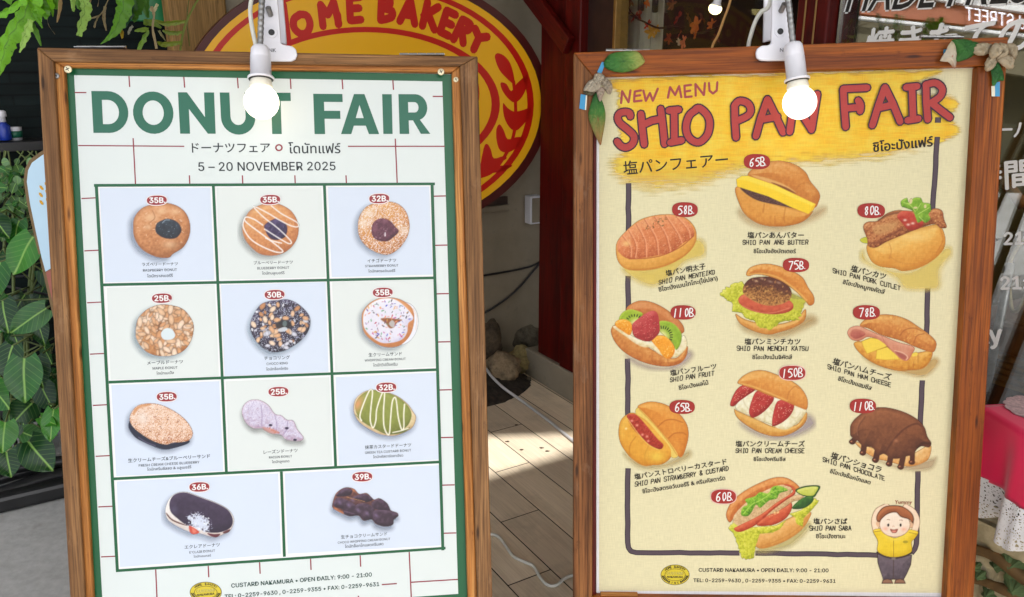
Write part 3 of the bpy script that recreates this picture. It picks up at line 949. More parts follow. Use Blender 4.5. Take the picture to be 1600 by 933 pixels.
def roll_cutlet():
    p = Pic(1300, 290, 4.91, (200, 80, 930, 820))
    p.shade([(240, 500), (300, 600), (600, 660), (860, 480), (920, 520), (830, 640), (820, 780), (700, 800), (560, 790), (480, 700), (240, 580)], 0, 0, 38, (248, 220, 106), .62)
    p.fill([(215, 415), (260, 395), (300, 410), (290, 440), (240, 440)], (200, 200, 60))
    b = [(265, 480), (300, 430), (420, 420), (560, 350), (700, 320), (800, 300), (850, 340), (870, 430), (840, 510), (750, 590), (640, 640), (540, 655), (480, 635), (370, 620), (300, 575)]
    d = p.round(b, (206, 130, 40), (236, 178, 84), (248, 214, 130), 150, seed=3, nz=.15, rim=(190, 120, 40))
    p.stroke([(440, 445), (455, 500), (440, 560)], 8, (200, 130, 50), .6, soft=8)
    p.stroke([(830, 330), (850, 420), (800, 520)], 8, (200, 120, 40), .6, soft=8)
    p.stroke([(440, 540), (520, 590), (640, 600), (760, 560)], 7, (206, 140, 60), .6, soft=8)
    p.glow(640, 400, 90, 30, (250, 216, 140), .6, d)
    c = [(240, 320), (270, 280), (350, 270), (420, 215), (500, 190), (600, 195), (720, 200), (790, 175), (845, 195), (860, 260), (880, 320), (830, 325), (780, 295), (640, 340), (540, 380), (420, 430), (340, 475), (280, 465), (270, 410)]
    dc = p.round(c, (110, 56, 26), (186, 116, 68), (226, 168, 112), 60, seed=9, nz=.5, nf=.1, rim=(120, 58, 26))
    p.fill([(320, 320), (400, 290), (500, 280), (480, 330), (400, 370), (330, 370)], (214, 166, 106), .7, 26)
    p.stroke([(360, 265), (430, 225), (520, 205)], 16, (110, 60, 36), .7, soft=12)
    p.stroke([(280, 440), (340, 440), (430, 390), (540, 330)], 20, (120, 60, 34), .6, dc, soft=16)
    p.bits(dc, 60, 10, [(230, 180, 120), (130, 70, 36), (206, 146, 90)], 5, 1.6, 6, .5)
    r = p.round([(500, 240), (530, 200), (600, 200), (680, 260), (700, 300), (640, 340), (580, 335), (540, 290)], (140, 36, 26), (190, 66, 48), (222, 116, 90), 60, seed=3, nz=.2)
    for x, y in ((560, 265), (585, 300), (620, 290)): p.glow(x, y, 14, 9, (250, 226, 210), .9, r)
    leaf = [(530, 120), (575, 95), (590, 130), (630, 95), (680, 95), (700, 130), (750, 140), (760, 190), (740, 220), (755, 255), (720, 285), (690, 270), (660, 285), (640, 240), (620, 195), (560, 170), (535, 160)]
    dl = p.round(leaf, (80, 124, 26), (130, 176, 50), (180, 214, 90), 30, seed=4, nz=.3)
    for pl in ([(640, 200), (600, 150), (550, 130)], [(650, 190), (680, 140)], [(660, 220), (710, 190), (745, 170)], [(670, 240), (700, 270)]): p.stroke(pl, 5, (216, 236, 140), .8, dl)
    for q in (ell(605, 120, 12, 22, .2), ell(715, 160, 10, 14), ell(640, 170, 16, 8)): p.fill(q, (236, 220, 170), .9)
    return p, 'printed picture of a roll with pork cutlet sauce and parsley'
def lettuce(p, pts, seed, lo=(150, 160, 30), mid=(206, 206, 60), hi=(236, 232, 120)):
    r = random.Random(seed)
    P = []
    cx = sum(x for x, y in pts) / len(pts)
    cy = sum(y for x, y in pts) / len(pts)
    n = len(pts)
    for i in range(n):
        (x1, y1), (x2, y2) = pts[i], pts[(i + 1) % n]
        k = max(2, int(math.hypot(x2 - x1, y2 - y1) / 16))
        for j in range(k):
            t = j / k
            x, y = x1 + (x2 - x1) * t, y1 + (y2 - y1) * t
            s = 1 + (r.uniform(-.035, .05) if j % 2 else r.uniform(-.05, .02))
            P.append((cx + (x - cx) * s, cy + (y - cy) * s))
    d = p.round(P, lo, mid, hi, 40, seed=seed, nz=.55, nf=.09, smooth=True)
    return d
def roll_menchi():
    p = Pic(1110, 395, 5.33, (60, 80, 930, 720))
    p.shade([(240, 560), (500, 660), (800, 520), (860, 580), (560, 700), (300, 650)], 10, 6, 46, (196, 160, 100), .6)
    p.round([(210, 510), (300, 560), (500, 600), (700, 560), (790, 470), (785, 560), (700, 620), (560, 665), (480, 680), (360, 650), (250, 590)], (190, 116, 40), (224, 166, 86), (240, 196, 120), 60, seed=4, nz=.2, rim=(176, 104, 40))
    lettuce(p, [(78, 350), (150, 280), (260, 230), (300, 300), (700, 380), (790, 390), (770, 470), (740, 560), (620, 570), (580, 590), (500, 640), (400, 620), (370, 570), (300, 550), (260, 500), (170, 490), (190, 430)], 5)
    p.fill([(640, 330), (760, 370), (800, 400), (740, 480), (680, 450)], (190, 186, 70), .7, 20)
    tm = p.round(ell(462, 420, 232, 88, .13), (150, 50, 30), (206, 96, 64), (232, 140, 104), 40, seed=3, nz=.2, rim=(160, 52, 34))
    p.stroke([(260, 440), (400, 495), (520, 500), (660, 460)], 10, (236, 150, 120), .6, tm, soft=8)
    m = p.round(ell(475, 320, 208, 118, .14, 16, .03, 3), (62, 32, 18), (142, 92, 46), (206, 150, 84), 110, light=(-.2, .8), seed=9, nz=.6, nf=.12)
    p.fill([(270, 260), (330, 200), (440, 195), (560, 210), (650, 270), (680, 340), (600, 330), (520, 290), (420, 270), (340, 280)], (92, 48, 38), .8, 40, clip=m)
    p.bits(m, 110, 12, [(220, 170, 100), (110, 64, 30), (84, 46, 24), (190, 130, 66)], 4, 1.5, 8, .6)
    for x, y in ((380, 235), (430, 215), (500, 240), (570, 250)): p.glow(x, y, 22, 9, (200, 170, 150), .6, m, .3)
    up = [(298, 175), (330, 125), (420, 95), (520, 98), (640, 135), (760, 200), (815, 290), (860, 360), (862, 420), (825, 440), (790, 400), (720, 330), (600, 240), (480, 195), (380, 180), (320, 195)]
    d = p.round(up, (186, 104, 34), (220, 146, 66), (244, 196, 120), 70, seed=6, nz=.25, rim=(184, 110, 44))
    p.stroke([(310, 185), (420, 175), (560, 205), (700, 300), (800, 395)], 14, (240, 196, 110), .7, d, soft=12)
    return p, 'printed picture of a roll with meat patty tomato and lettuce'
def kiwi(p, cx, cy, rx, ry, rot, cut=None):
    q = ell(cx, cy, rx, ry, rot)
    d = p.round(q, (96, 130, 30), (150, 184, 50), (190, 214, 90), 24, seed=3, nz=.2)
    if cut is not None: d = np.minimum(d, cut)
    return d
def roll_fruit():
    p = Pic(940, 465, 6.22, (80, 20, 920, 720))
    p.shade([(230, 560), (420, 650), (640, 670), (830, 520), (870, 580), (720, 690), (480, 700), (300, 640)], 10, 0, 40, (190, 170, 170), .6)
    up = [(240, 110), (300, 55), (390, 30), (500, 50), (620, 110), (720, 190), (790, 270), (795, 340), (700, 340), (500, 200), (300, 170)]
    p.round(up, (170, 92, 40), (206, 130, 72), (232, 170, 112), 120, seed=4, nz=.2, rim=(176, 100, 40))
    lowb = [(92, 330), (120, 270), (180, 300), (300, 400), (480, 500), (620, 580), (740, 580), (830, 470), (825, 560), (760, 640), (640, 668), (500, 655), (360, 610), (220, 530), (130, 430)]
    d = p.round(lowb, (170, 92, 34), (210, 136, 66), (238, 184, 112), 70, seed=6, nz=.3, rim=(176, 96, 36))
    for pl in ([(495, 560), (490, 610), (520, 650)], [(640, 600), (650, 650)]): p.stroke(pl, 8, (170, 96, 40), .6, soft=8)
    p.round([(110, 280), (180, 280), (260, 350), (400, 420), (560, 440), (700, 500), (790, 370), (830, 430), (815, 500), (740, 570), (640, 580), (560, 550), (480, 490), (400, 480), (320, 440), (240, 380), (150, 320)], (214, 190, 130), (242, 230, 190), (252, 246, 224), 30, seed=3, nz=.35)
    k1 = p.round([(170, 215), (200, 150), (270, 115), (350, 130), (400, 165), (330, 250), (240, 230)], (110, 140, 30), (164, 190, 50), (206, 222, 100), 26, seed=3, nz=.2)
    p.glow(320, 240, 50, 30, (246, 240, 180), .9, k1, -.6)
    for i in range(8):
        a = -2.9 + i * .33
        x, y = 320 + 70 * math.cos(a), 240 + 58 * math.sin(a)
        p.stroke([(x, y), (320 + 88 * math.cos(a), 240 + 76 * math.sin(a))], 9, (26, 26, 20), .95, k1)
    p.fill([(240, 225), (310, 250), (330, 240), (300, 260)], (236, 226, 140), .7, 8)
    k2 = p.round([(560, 235), (640, 230), (720, 270), (775, 350), (770, 440), (725, 510), (690, 440), (600, 360), (565, 320)], (96, 130, 30), (150, 184, 50), (196, 216, 90), 26, seed=5, nz=.2)
    p.glow(600, 360, 60, 36, (246, 238, 170), .9, k2, .7)
    for i in range(9):
        a = -1.7 + i * .26
        p.stroke([(590 + 75 * math.cos(a), 375 + 75 * math.sin(a)), (590 + 98 * math.cos(a), 375 + 98 * math.sin(a))], 9, (26, 26, 20), .95, k2)
    for q, sd in (([(130, 250), (170, 215), (240, 215), (290, 255), (295, 320), (270, 365), (210, 330), (150, 290)], 4), ([(480, 410), (520, 375), (600, 370), (670, 420), (712, 500), (690, 570), (650, 595), (600, 570), (550, 500)], 6)):
        dd = p.round(q, (216, 120, 20), (244, 166, 44), (252, 200, 100), 46, seed=sd, nz=.3, nf=.1)
        p.bits(dd, 16, 9, [(254, 226, 150)], sd, 2, 10, .6)
    st = p.round([(300, 330), (300, 260), (350, 210), (420, 160), (490, 128), (540, 150), (560, 230), (565, 320), (540, 370), (470, 425), (390, 415), (320, 380)], (140, 34, 34), (184, 62, 62), (220, 110, 104), 90, seed=8, nz=.2)
    p.bits(st, 80, 6, [(232, 150, 140), (226, 130, 110), (120, 30, 30)], 7, 1.6, 14, .8)
    return p, 'printed picture of a roll with cream kiwi orange and strawberry'
def roll_ham():
    p = Pic(1280, 470, 6.22, (250, 120, 1200, 760))
    p.shade([(420, 530), (640, 650), (900, 660), (1090, 560), (1150, 600), (1020, 730), (800, 700), (520, 620)], 10, 0, 36, (216, 180, 110), .7)
    lowb = [(340, 410), (420, 400), (600, 500), (900, 510), (1090, 490), (1075, 590), (1000, 660), (880, 675), (780, 680), (660, 655), (540, 610), (430, 540), (360, 470)]
    d = p.round(lowb, (190, 116, 30), (226, 166, 70), (244, 200, 110), 80, seed=4, nz=.3, rim=(170, 100, 34))
    for pl in ([(920, 590), (915, 650)], [(640, 650), (690, 640), (760, 660)], [(960, 520), (960, 600)]): p.stroke(pl, 8, (176, 104, 36), .6, soft=8)
    up = [(395, 240), (480, 160), (600, 135), (720, 140), (850, 180), (960, 250), (1060, 320), (1130, 390), (1135, 450), (1095, 500), (940, 450), (800, 390), (600, 330), (480, 270)]
    d = p.round(up, (176, 98, 36), (216, 144, 72), (242, 196, 116), 130, seed=6, nz=.25, rim=(176, 104, 44))
    p.bits(d, 40, 14, [(246, 206, 120), (236, 180, 90)], 3, 1.8, 14, .4)
    for pl in ([(785, 340), (830, 285), (920, 265), (990, 290)], [(920, 410), (950, 340), (1020, 320)]): p.stroke(pl, 9, (164, 92, 40), .75, soft=9)
    for q in ([(412, 395), (500, 360), (640, 385), (665, 440), (560, 480), (465, 515), (430, 450)], [(560, 480), (660, 450), (740, 500), (780, 570), (640, 575), (550, 565)]):
        p.fill(q, (246, 216, 84), 1, None, False)
        p.stroke(q + q[:1], 7, (206, 156, 40), .6, None, False, 6)
    p.fill([(910, 510), (950, 500), (955, 530), (905, 540)], (246, 216, 90))
    hm = p.round([(275, 320), (300, 265), (380, 245), (470, 280), (560, 320), (640, 350), (760, 400), (920, 450), (900, 520), (860, 580), (800, 570), (720, 500), (650, 430), (560, 370), (470, 350), (400, 385), (320, 380)], (190, 110, 84), (216, 150, 120), (236, 184, 156), 40, seed=3, nz=.15, rim=(196, 116, 90))
    p.round([(300, 330), (330, 280), (400, 285), (450, 320), (420, 350), (350, 370)], (160, 76, 66), (186, 104, 88), (206, 130, 108), 30, seed=4, nz=.2)
    p.fill([(735, 490), (800, 510), (845, 540), (830, 570), (780, 545)], (170, 92, 82), .9, 8)
    p.stroke([(735, 485), (810, 505), (860, 545), (845, 575)], 8, (240, 196, 170), .9)
    p.stroke([(610, 345), (650, 430), (720, 500)], 6, (180, 100, 80), .7)
    return p, 'printed picture of a roll with folded ham and cheese slices'
def roll_cream():
    p = Pic(1120, 565, 5.656, (100, 65, 880, 700))
    p.shade([(200, 540), (450, 650), (700, 590), (800, 470), (860, 560), (700, 660), (480, 690), (280, 620)], 10, 0, 40, (176, 160, 170), .6)
    lowb = [(155, 420), (190, 440), (350, 510), (520, 580), (700, 560), (790, 450), (790, 520), (730, 590), (620, 650), (500, 660), (360, 620), (230, 540), (170, 480)]
    p.round(lowb, (186, 120, 40), (222, 170, 86), (240, 200, 124), 60, seed=3, nz=.2, rim=(176, 110, 44))
    up = [(183, 185), (230, 130), (320, 85), (420, 80), (540, 120), (640, 160), (740, 230), (800, 330), (795, 420), (740, 410), (600, 350), (450, 295), (320, 240), (220, 205)]
    cr = p.round([(165, 400), (200, 340), (280, 250), (400, 280), (600, 340), (780, 400), (770, 480), (700, 550), (620, 600), (540, 590), (470, 550), (370, 520), (300, 480), (200, 440)], (206, 190, 140), (240, 234, 200), (252, 250, 234), 40, seed=5, nz=.4, nf=.04)
    for pl in ([(230, 330), (250, 380), (280, 420)], [(430, 430), (460, 480), (500, 500)], [(650, 480), (700, 500), (740, 450)], [(460, 400), (500, 440)]): p.stroke(pl, 9, (216, 204, 160), .7, soft=10)
    for q, sd in (([(118, 380), (150, 290), (200, 225), (270, 205), (340, 245), (270, 300), (200, 350), (150, 395)], 3), ([(285, 440), (310, 340), (350, 265), (430, 265), (505, 320), (460, 400), (380, 470), (310, 495)], 4), ([(487, 550), (505, 430), (540, 350), (620, 345), (682, 380), (660, 460), (590, 530), (510, 570)], 5)):
        dd = p.round(q, (130, 26, 24), (180, 52, 46), (212, 92, 80), 50, seed=sd, nz=.2, rim=(140, 24, 24))
        p.bits(dd, 40, 6, [(240, 190, 170), (232, 150, 130)], sd, 1.5, 16, .8)
    d = p.round(up, (190, 110, 40), (224, 156, 74), (246, 206, 130), 90, seed=6, nz=.2, rim=(180, 110, 44))
    p.stroke([(620, 340), (640, 270), (690, 220), (730, 240)], 8, (186, 116, 50), .7, soft=9)
    p.stroke([(200, 190), (330, 225), (480, 285), (620, 345)], 14, (246, 206, 120), .6, d, soft=12)
    return p, 'printed picture of a roll with whipped cream and cut strawberries'
def roll_custard():
    p = Pic(950, 610, 5.49, (70, 90, 730, 700))
    p.shade([(130, 540), (300, 630), (500, 620), (680, 520), (680, 580), (480, 660), (260, 660)], 6, 0, 36, (206, 184, 130), .7)
    L = [(92, 340), (110, 260), (160, 210), (240, 200), (420, 330), (540, 480), (540, 570), (470, 630), (380, 642), (300, 645), (210, 590), (140, 510), (100, 430)]
    d = p.round(L, (196, 116, 20), (232, 170, 60), (250, 214, 110), 110, seed=4, nz=.15, rim=(190, 116, 30))
    p.stroke([(240, 395), (190, 470), (185, 560)], 9, (196, 124, 30), .7, soft=9)
    p.stroke([(350, 470), (315, 560), (325, 635)], 9, (200, 140, 40), .6, soft=9)
    p.glow(420, 570, 80, 50, (244, 214, 90), .7, d)
    R_ = [(255, 145), (310, 108), (390, 98), (500, 125), (600, 190), (670, 280), (690, 360), (680, 450), (640, 560), (600, 560), (520, 450), (420, 320), (330, 220)]
    d2 = p.round(R_, (190, 104, 24), (226, 150, 60), (246, 196, 110), 120, seed=6, nz=.15, rim=(190, 110, 36))
    for pl in ([(430, 310), (490, 260), (560, 250), (640, 275)], [(520, 410), (570, 370), (640, 365), (670, 380)]): p.stroke(pl, 9, (180, 100, 30), .8, soft=9)
    p.fill([(255, 150), (330, 215), (430, 325), (540, 460), (600, 560), (545, 575), (530, 490), (440, 380), (330, 260), (240, 200)], (240, 210, 110), .95, 6)
    p.stroke([(270, 165), (420, 320), (530, 460), (590, 555)], 6, (190, 124, 40), .7)
    p.round([(160, 225), (195, 200), (250, 215), (330, 300), (420, 410), (475, 465), (450, 505), (370, 480), (290, 410), (210, 320)], (130, 26, 10), (176, 54, 34), (212, 96, 70), 40, seed=5, nz=.45, nf=.12)
    for x, y in ((205, 262), (295, 380), (335, 395), (345, 435), (250, 300)): p.glow(x, y, 12, 10, (246, 170, 150), .9)
    p.stroke([(165, 240), (250, 360), (340, 460), (430, 510)], 7, (246, 210, 110), .9)
    p.glow(155, 328, 9, 9, (255, 244, 190), .9)
    return p, 'printed picture of a roll with custard and strawberry jam'
def roll_choc():
    p = Pic(1280, 615, 5.83, (250, 110, 1100, 730))
    p.shade([(400, 540), (700, 660), (1000, 600), (1060, 590), (1000, 690), (760, 690), (480, 590)], 6, 0, 34, (200, 176, 140), .65)
    b = [(330, 440), (500, 500), (800, 560), (1000, 470), (1015, 540), (980, 610), (880, 655), (780, 660), (640, 620), (520, 590), (400, 520)]
    p.round(b, (196, 130, 60), (232, 184, 116), (248, 220, 164), 40, seed=4, nz=.25, rim=(190, 124, 60))
    c = [(282, 350), (290, 280), (350, 210), (440, 150), (560, 125), (680, 140), (800, 180), (900, 240), (960, 310), (985, 390), (1020, 450), (1000, 490), (930, 480), (880, 520), (860, 560), (800, 570), (740, 590), (660, 590), (590, 550), (540, 560), (480, 490), (400, 480), (340, 420), (290, 390)]
    for x0, y0, x1, y1, wd in ((335, 400, 305, 440, 50), (410, 470, 400, 540, 52), (530, 530, 515, 605, 56), (650, 580, 640, 640, 52), (765, 570, 745, 668, 52), (850, 540, 848, 625, 46)):
        p.stroke([(x0, y0), (x1, y1)], wd, (84, 44, 28), 1)
        p.fill(ell(x1 - 4, y1, 30, 24), (78, 38, 24))
        p.glow(x1 - 12, y1 - 4, 10, 7, (214, 150, 110), .9)
    d = p.round(c, (74, 40, 26), (126, 76, 46), (178, 116, 76), 170, seed=6, nz=.15, rim=(80, 42, 26))
    p.stroke([(380, 470), (350, 380), (360, 300), (420, 210)], 12, (92, 50, 32), .6, d, soft=14)
    p.stroke([(600, 540), (680, 420), (780, 320), (880, 275), (940, 300)], 14, (84, 44, 28), .75, d, soft=14)
    p.glow(700, 430, 22, 16, (190, 130, 96), .7, d)
    p.stroke([(370, 240), (345, 320), (350, 380)], 8, (176, 120, 90), .5, d, soft=8)
    p.stroke([(900, 490), (950, 450), (1010, 455)], 26, (60, 30, 20), .7, d, soft=16)
    return p, 'printed picture of a chocolate dipped roll with dripping coating'
def roll_saba():
    p = Pic(1090, 735, 6.154, (260, 55, 1200, 875))
    p.shade([(600, 720), (800, 680), (1040, 500), (1060, 560), (900, 720), (700, 780), (560, 790)], 10, 0, 40, (206, 190, 120), .6)
    p.round([(560, 600), (700, 560), (900, 450), (1080, 400), (1070, 470), (1000, 570), (880, 660), (720, 730), (600, 750), (540, 700)], (196, 130, 50), (226, 170, 96), (244, 206, 140), 90, seed=3, nz=.2, rim=(190, 120, 50))
    p.stroke([(600, 735), (800, 660), (960, 560), (1060, 450)], 8, (190, 130, 60), .6, soft=8)
    p.round([(275, 440), (290, 370), (340, 290), (450, 200), (600, 120), (740, 70), (860, 75), (960, 140), (980, 200), (820, 180), (600, 230), (460, 330), (360, 440), (310, 500)], (176, 90, 34), (216, 136, 70), (240, 184, 116), 90, seed=4, nz=.25, rim=(176, 96, 40))
    p.round([(340, 500), (360, 420), (480, 300), (640, 200), (800, 140), (900, 170), (900, 240), (1010, 230), (1000, 280), (900, 310), (700, 450), (420, 560), (350, 550)], (176, 140, 96), (214, 180, 132), (240, 214, 172), 40, seed=8, nz=.5, nf=.12)
    p.fill([(940, 190), (1040, 150), (1175, 150), (1150, 220), (1110, 260), (1000, 240)], (40, 84, 30))
    p.round([(955, 195), (1045, 162), (1155, 160), (1135, 215), (1100, 245), (1010, 235)], (170, 180, 60), (206, 212, 100), (230, 232, 140), 30, seed=4, nz=.15)
    lettuce(p, [(880, 420), (1000, 380), (1120, 270), (1165, 290), (1150, 320), (1080, 400), (1020, 460), (1010, 540), (960, 520), (930, 450)], 6)
    p.round([(915, 370), (930, 330), (1020, 260), (1110, 260), (1100, 310), (1020, 365)], (24, 60, 22), (46, 96, 36), (90, 140, 60), 40, seed=5, nz=.2)
    lettuce(p, [(290, 550), (340, 500), (420, 560), (620, 540), (760, 530), (850, 480), (800, 560), (720, 600), (600, 610), (560, 720), (540, 840), (480, 862), (420, 830), (380, 720), (350, 620)], 7)
    for q, sd in (([(350, 560), (400, 530), (600, 430), (760, 310), (900, 220), (910, 170), (830, 140), (870, 135), (930, 170), (935, 230), (860, 280), (700, 400), (600, 500), (450, 580), (380, 590)], 3), ([(570, 520), (650, 450), (760, 400), (860, 340), (900, 310), (905, 370), (850, 460), (740, 520), (620, 535)], 4)):
        dd = p.round(q, (150, 44, 20), (204, 90, 56), (232, 136, 96), 36, seed=sd, nz=.2, rim=(160, 50, 30))
    p.bits(p.poly(ell(740, 420, 60, 20, -.5)), 14, 10, [(244, 214, 150), (240, 190, 120)], 5, 1.4, 0, .8)
    g = [(420, 430), (430, 360), (480, 330), (460, 280), (550, 250), (600, 210), (680, 220), (720, 160), (790, 150), (870, 190), (790, 220), (760, 270), (690, 290), (640, 330), (600, 360), (560, 330), (520, 400), (480, 440)]
    dl = p.round(g, (70, 120, 20), (120, 176, 40), (176, 214, 80), 30, seed=9, nz=.5, nf=.1)
    for pl in ([(440, 420), (520, 330), (620, 280), (740, 200), (840, 190)], [(560, 310), (530, 270)], [(620, 280), (660, 320)], [(700, 230), (760, 260)]): p.stroke(pl, 6, (206, 230, 120), .8, dl)
    p.bits(dl, 40, 12, [(70, 130, 24), (150, 200, 60), (50, 100, 20)], 8, 2, 2, .6)
    return p, 'printed picture of a roll with mackerel salad herbs and cucumber'
def boy_figure():
    p = Pic(1340, 770, 6.22, (120, 110, 625, 895))
    O = (70, 50, 44)
    SK, SK2 = (246, 224, 196), (226, 186, 150)
    def arm(pts, wd):
        p.stroke(pts, wd + 8, (196, 150, 120)); p.stroke(pts, wd, SK)
    arm([(180, 370), (165, 270), (200, 180), (280, 135)], 55)
    arm([(550, 380), (575, 280), (540, 190), (470, 140)], 55)
    tr = [(190, 590), (360, 640), (530, 600), (520, 700), (480, 790), (450, 845), (355, 845), (345, 700), (350, 845), (250, 845), (220, 760), (195, 680)]
    p.fill(tr, O, 1, None, False)
    p.round([(196, 600), (360, 645), (525, 606), (512, 700), (474, 790), (444, 838), (356, 838), (246, 838), (226, 760), (202, 680)], (70, 60, 70), (98, 86, 96), (118, 106, 116), 90, seed=3, nz=.25, smooth=False)
    p.stroke([(350, 650), (347, 840)], 6, O, .9)
    for x in (290, 412):
        p.fill([(x - 58, 884), (x - 45, 845), (x, 836), (x + 40, 845), (x + 58, 884)], O, 1, None, False)
        p.fill([(x - 50, 876), (x - 38, 850), (x, 842), (x + 34, 850), (x + 50, 876)], (150, 110, 86), 1, None, False)
    sh = [(150, 370), (225, 350), (270, 400), (360, 440), (450, 410), (500, 360), (590, 380), (560, 440), (525, 480), (530, 560), (480, 615), (350, 632), (240, 605), (190, 560), (195, 470)]
    p.fill(sh, (150, 120, 20))
    p.round([(x + (355 - x) * .02, y + (480 - y) * .02) for x, y in sh], (206, 172, 20), (236, 206, 50), (248, 224, 90), 70, seed=4, nz=.12)
    for pl in ([(350, 450), (350, 620)], [(160, 380), (225, 372)], [(500, 385), (585, 405)]): p.stroke(pl, 5, (120, 96, 20), .8)
    p.fill(ell(465, 478, 26, 13), (176, 160, 40))
    p.stroke([(190, 580), (260, 618), (350, 634), (450, 620), (525, 585)], 16, (60, 44, 40))
    p.fill([(330, 630), (370, 630), (368, 652), (332, 652)], (130, 120, 110), 1, None, False)
    p.fill([(260, 410), (300, 425), (350, 450), (400, 430), (460, 412), (450, 440), (350, 465), (280, 440)], (240, 216, 80))
    p.fill(ell(205, 300, 26, 32), SK2); p.fill(ell(515, 310, 24, 32), SK2)
    p.fill(ell(362, 310, 150, 122), (170, 130, 104))
    p.round(ell(362, 310, 145, 117), (240, 214, 184), (248, 232, 212), (252, 242, 226), 60, seed=2, nz=.05)
    p.fill([(185, 270), (190, 210), (250, 140), (340, 122), (440, 135), (520, 190), (548, 250), (535, 295), (500, 260), (420, 235), (380, 195), (340, 190), (280, 215), (230, 260), (215, 285)], (96, 54, 30))
    p.round([(192, 262), (198, 212), (254, 148), (340, 130), (436, 142), (512, 194), (538, 250), (528, 282), (500, 250), (424, 225), (384, 186), (336, 182), (276, 206), (226, 250), (212, 272)], (140, 80, 46), (170, 102, 62), (192, 124, 80), 50, seed=5, nz=.1)
    for x in (298, 418):
        p.fill(ell(x, 314, 10, 15), (36, 26, 24))
    p.stroke([(285, 262), (300, 258), (314, 264)], 4, (130, 90, 70)); p.stroke([(408, 268), (424, 264), (436, 272)], 4, (130, 90, 70))
    p.stroke([(340, 328), (348, 322), (356, 328)], 4, (206, 150, 120))
    p.fill([(315, 352), (350, 358), (392, 352), (375, 388), (335, 388)], (150, 80, 66))
    p.fill([(330, 372), (355, 366), (378, 372), (355, 386)], (226, 150, 130))
    p.glow(270, 350, 28, 20, (244, 176, 150), .7); p.glow(450, 355, 28, 20, (244, 176, 150), .7)
    return p, 'drawing of a cartoon boy in a yellow shirt'

# ------------------------------------------------------------------ ground, deck, walls
def rquad(mb, pts, mi=0):
    mb.add(pts, [tuple(range(len(pts)))], mi)
t = NT('ground_concrete')
v = t.coords()
n1 = t.noise(v, 2.2, 6, .6); n2 = t.noise(v, 45, 4); n3 = t.noise(v, 7, 6, .7)
c = t.ramp(n1, [(.3, hx(160, 160, 156)), (.7, hx(196, 196, 194))])
c = t.mix(t.ramp(n3, [(.55, (0, 0, 0)), (.72, (.7, .7, .7))]), c, hx(130, 122, 108))
c = t.mix(.25, c, t.ramp(n2, [(.35, hx(90, 90, 88)), (.65, hx(170, 170, 168))]))
t.l(c, t.p.inputs['Base Color']); t.p.inputs['Roughness'].default_value = .75
t.bump(n2, .35, .003)
M['ground'] = t.m
m = MB()
rquad(m, [(-90, -90, 0), (90, -90, 0), (90, 90, 0), (-90, 90, 0)])
tag(m.build('ground', M['ground'], attrs=False), kind='structure')
# planked deck: every plank cut on its own, dark gaps between
m = MB()
DZ = .004
rquad(m, [ab(-1.2, .33, .0025), ab(-1.2, 1.562, .0025), ab(2.62, 1.562, .0025), ab(2.62, .33, .0025)][::-1], 1)
rng2 = random.Random(4)
PB, PL = .1213, .726
for i in range(-4, 7):
    b0 = .824 + PB * i
    off = (1.390 + .2415 * i)
    k0_ = math.floor((-1.2 - off) / PL)
    for k in range(k0_, k0_ + 8):
        a0, a1 = off + k * PL, off + (k + 1) * PL
        a0, a1 = max(a0, -1.2), min(a1, 2.62)
        if a1 - a0 < .01: continue
        g_ = .0016
        b1 = min(b0 + PB - g_, 1.561)
        P = [ab(a0 + g_, b0 + g_, DZ), ab(a1 - g_, b0 + g_, DZ), ab(a1 - g_, b1, DZ), ab(a0 + g_, b1, DZ)]
        r = rng2.uniform(0, 50)
        gc = [(a0 + r, b0 + r, r), (a1 + r, b0 + r, r), (a1 + r, b1 + r, r), (a0 + r, b1 + r, r)]
        tone = rng2.uniform(.86, 1.1)
        m.add(P, [(3, 2, 1, 0)], 0, (tone, tone, tone, 1), gc)
t = NT('deck_planks')
v = t.coords(attr='gco', scale=(2.2, 26, 8)); n1 = t.noise(v, 1, 6, .6)
n2 = t.noise(t.coords(attr='gco', scale=(10, 260, 20)), 1, 3)
n3 = t.noise(t.coords(), 5, 6, .65)
c = t.ramp(n1, [(.3, hx(208, 192, 166)), (.7, hx(230, 214, 190))])
c = t.mix(.3, c, t.ramp(n2, [(.35, hx(176, 154, 126)), (.6, hx(224, 206, 176))]))
c = t.mix(t.ramp(n3, [(.52, (0, 0, 0)), (.75, (.5, .5, .5))]), c, hx(142, 130, 112))
a = t.n('Attribute', attribute_name='col')
c = t.mix(1, c, a.outputs['Color'], 'MULTIPLY')
t.l(c, t.p.inputs['Base Color']); t.p.inputs['Roughness'].default_value = .6; t.bump(n2, .2, .001)
M['deck'] = t.m
M['gap'] = plain('deck_gap', (.018, .015, .012), .9)
tag(m.build('deck_floor', [M['deck'], M['gap']]), kind='structure')

# walls behind
t = NT('grey_wall_panel')
v = t.coords()
n1 = t.noise(v, 3, 6, .65); n2 = t.noise(v, 30, 5)
c = t.ramp(n1, [(.3, hx(126, 116, 98)), (.7, hx(150, 140, 122))])
c = t.mix(t.ramp(n2, [(.62, (0, 0, 0)), (.7, (.5, .5, .5))]), c, hx(120, 112, 100))
t.l(c, t.p.inputs['Base Color']); t.p.inputs['Roughness'].default_value = .7; t.bump(n2, .15, .002)
M['panel'] = t.m
M['dark_trim'] = plain('dark_trim', hx(60, 44, 36), .6, 0, .3, 20)
wall = empty('panelled_wall', ab(2.7, 1.0, 0), label='pale grey wall panel behind the oval bakery sign and the stones', cat='wall')
iw = wall.matrix_world.inverted() if False else Matrix.Translation(-ab(2.7, 1.0, 0))
def wl(mb, name, mat, parent, inv, **k): return mb.build(name, mat, parent, inv=inv, **k)
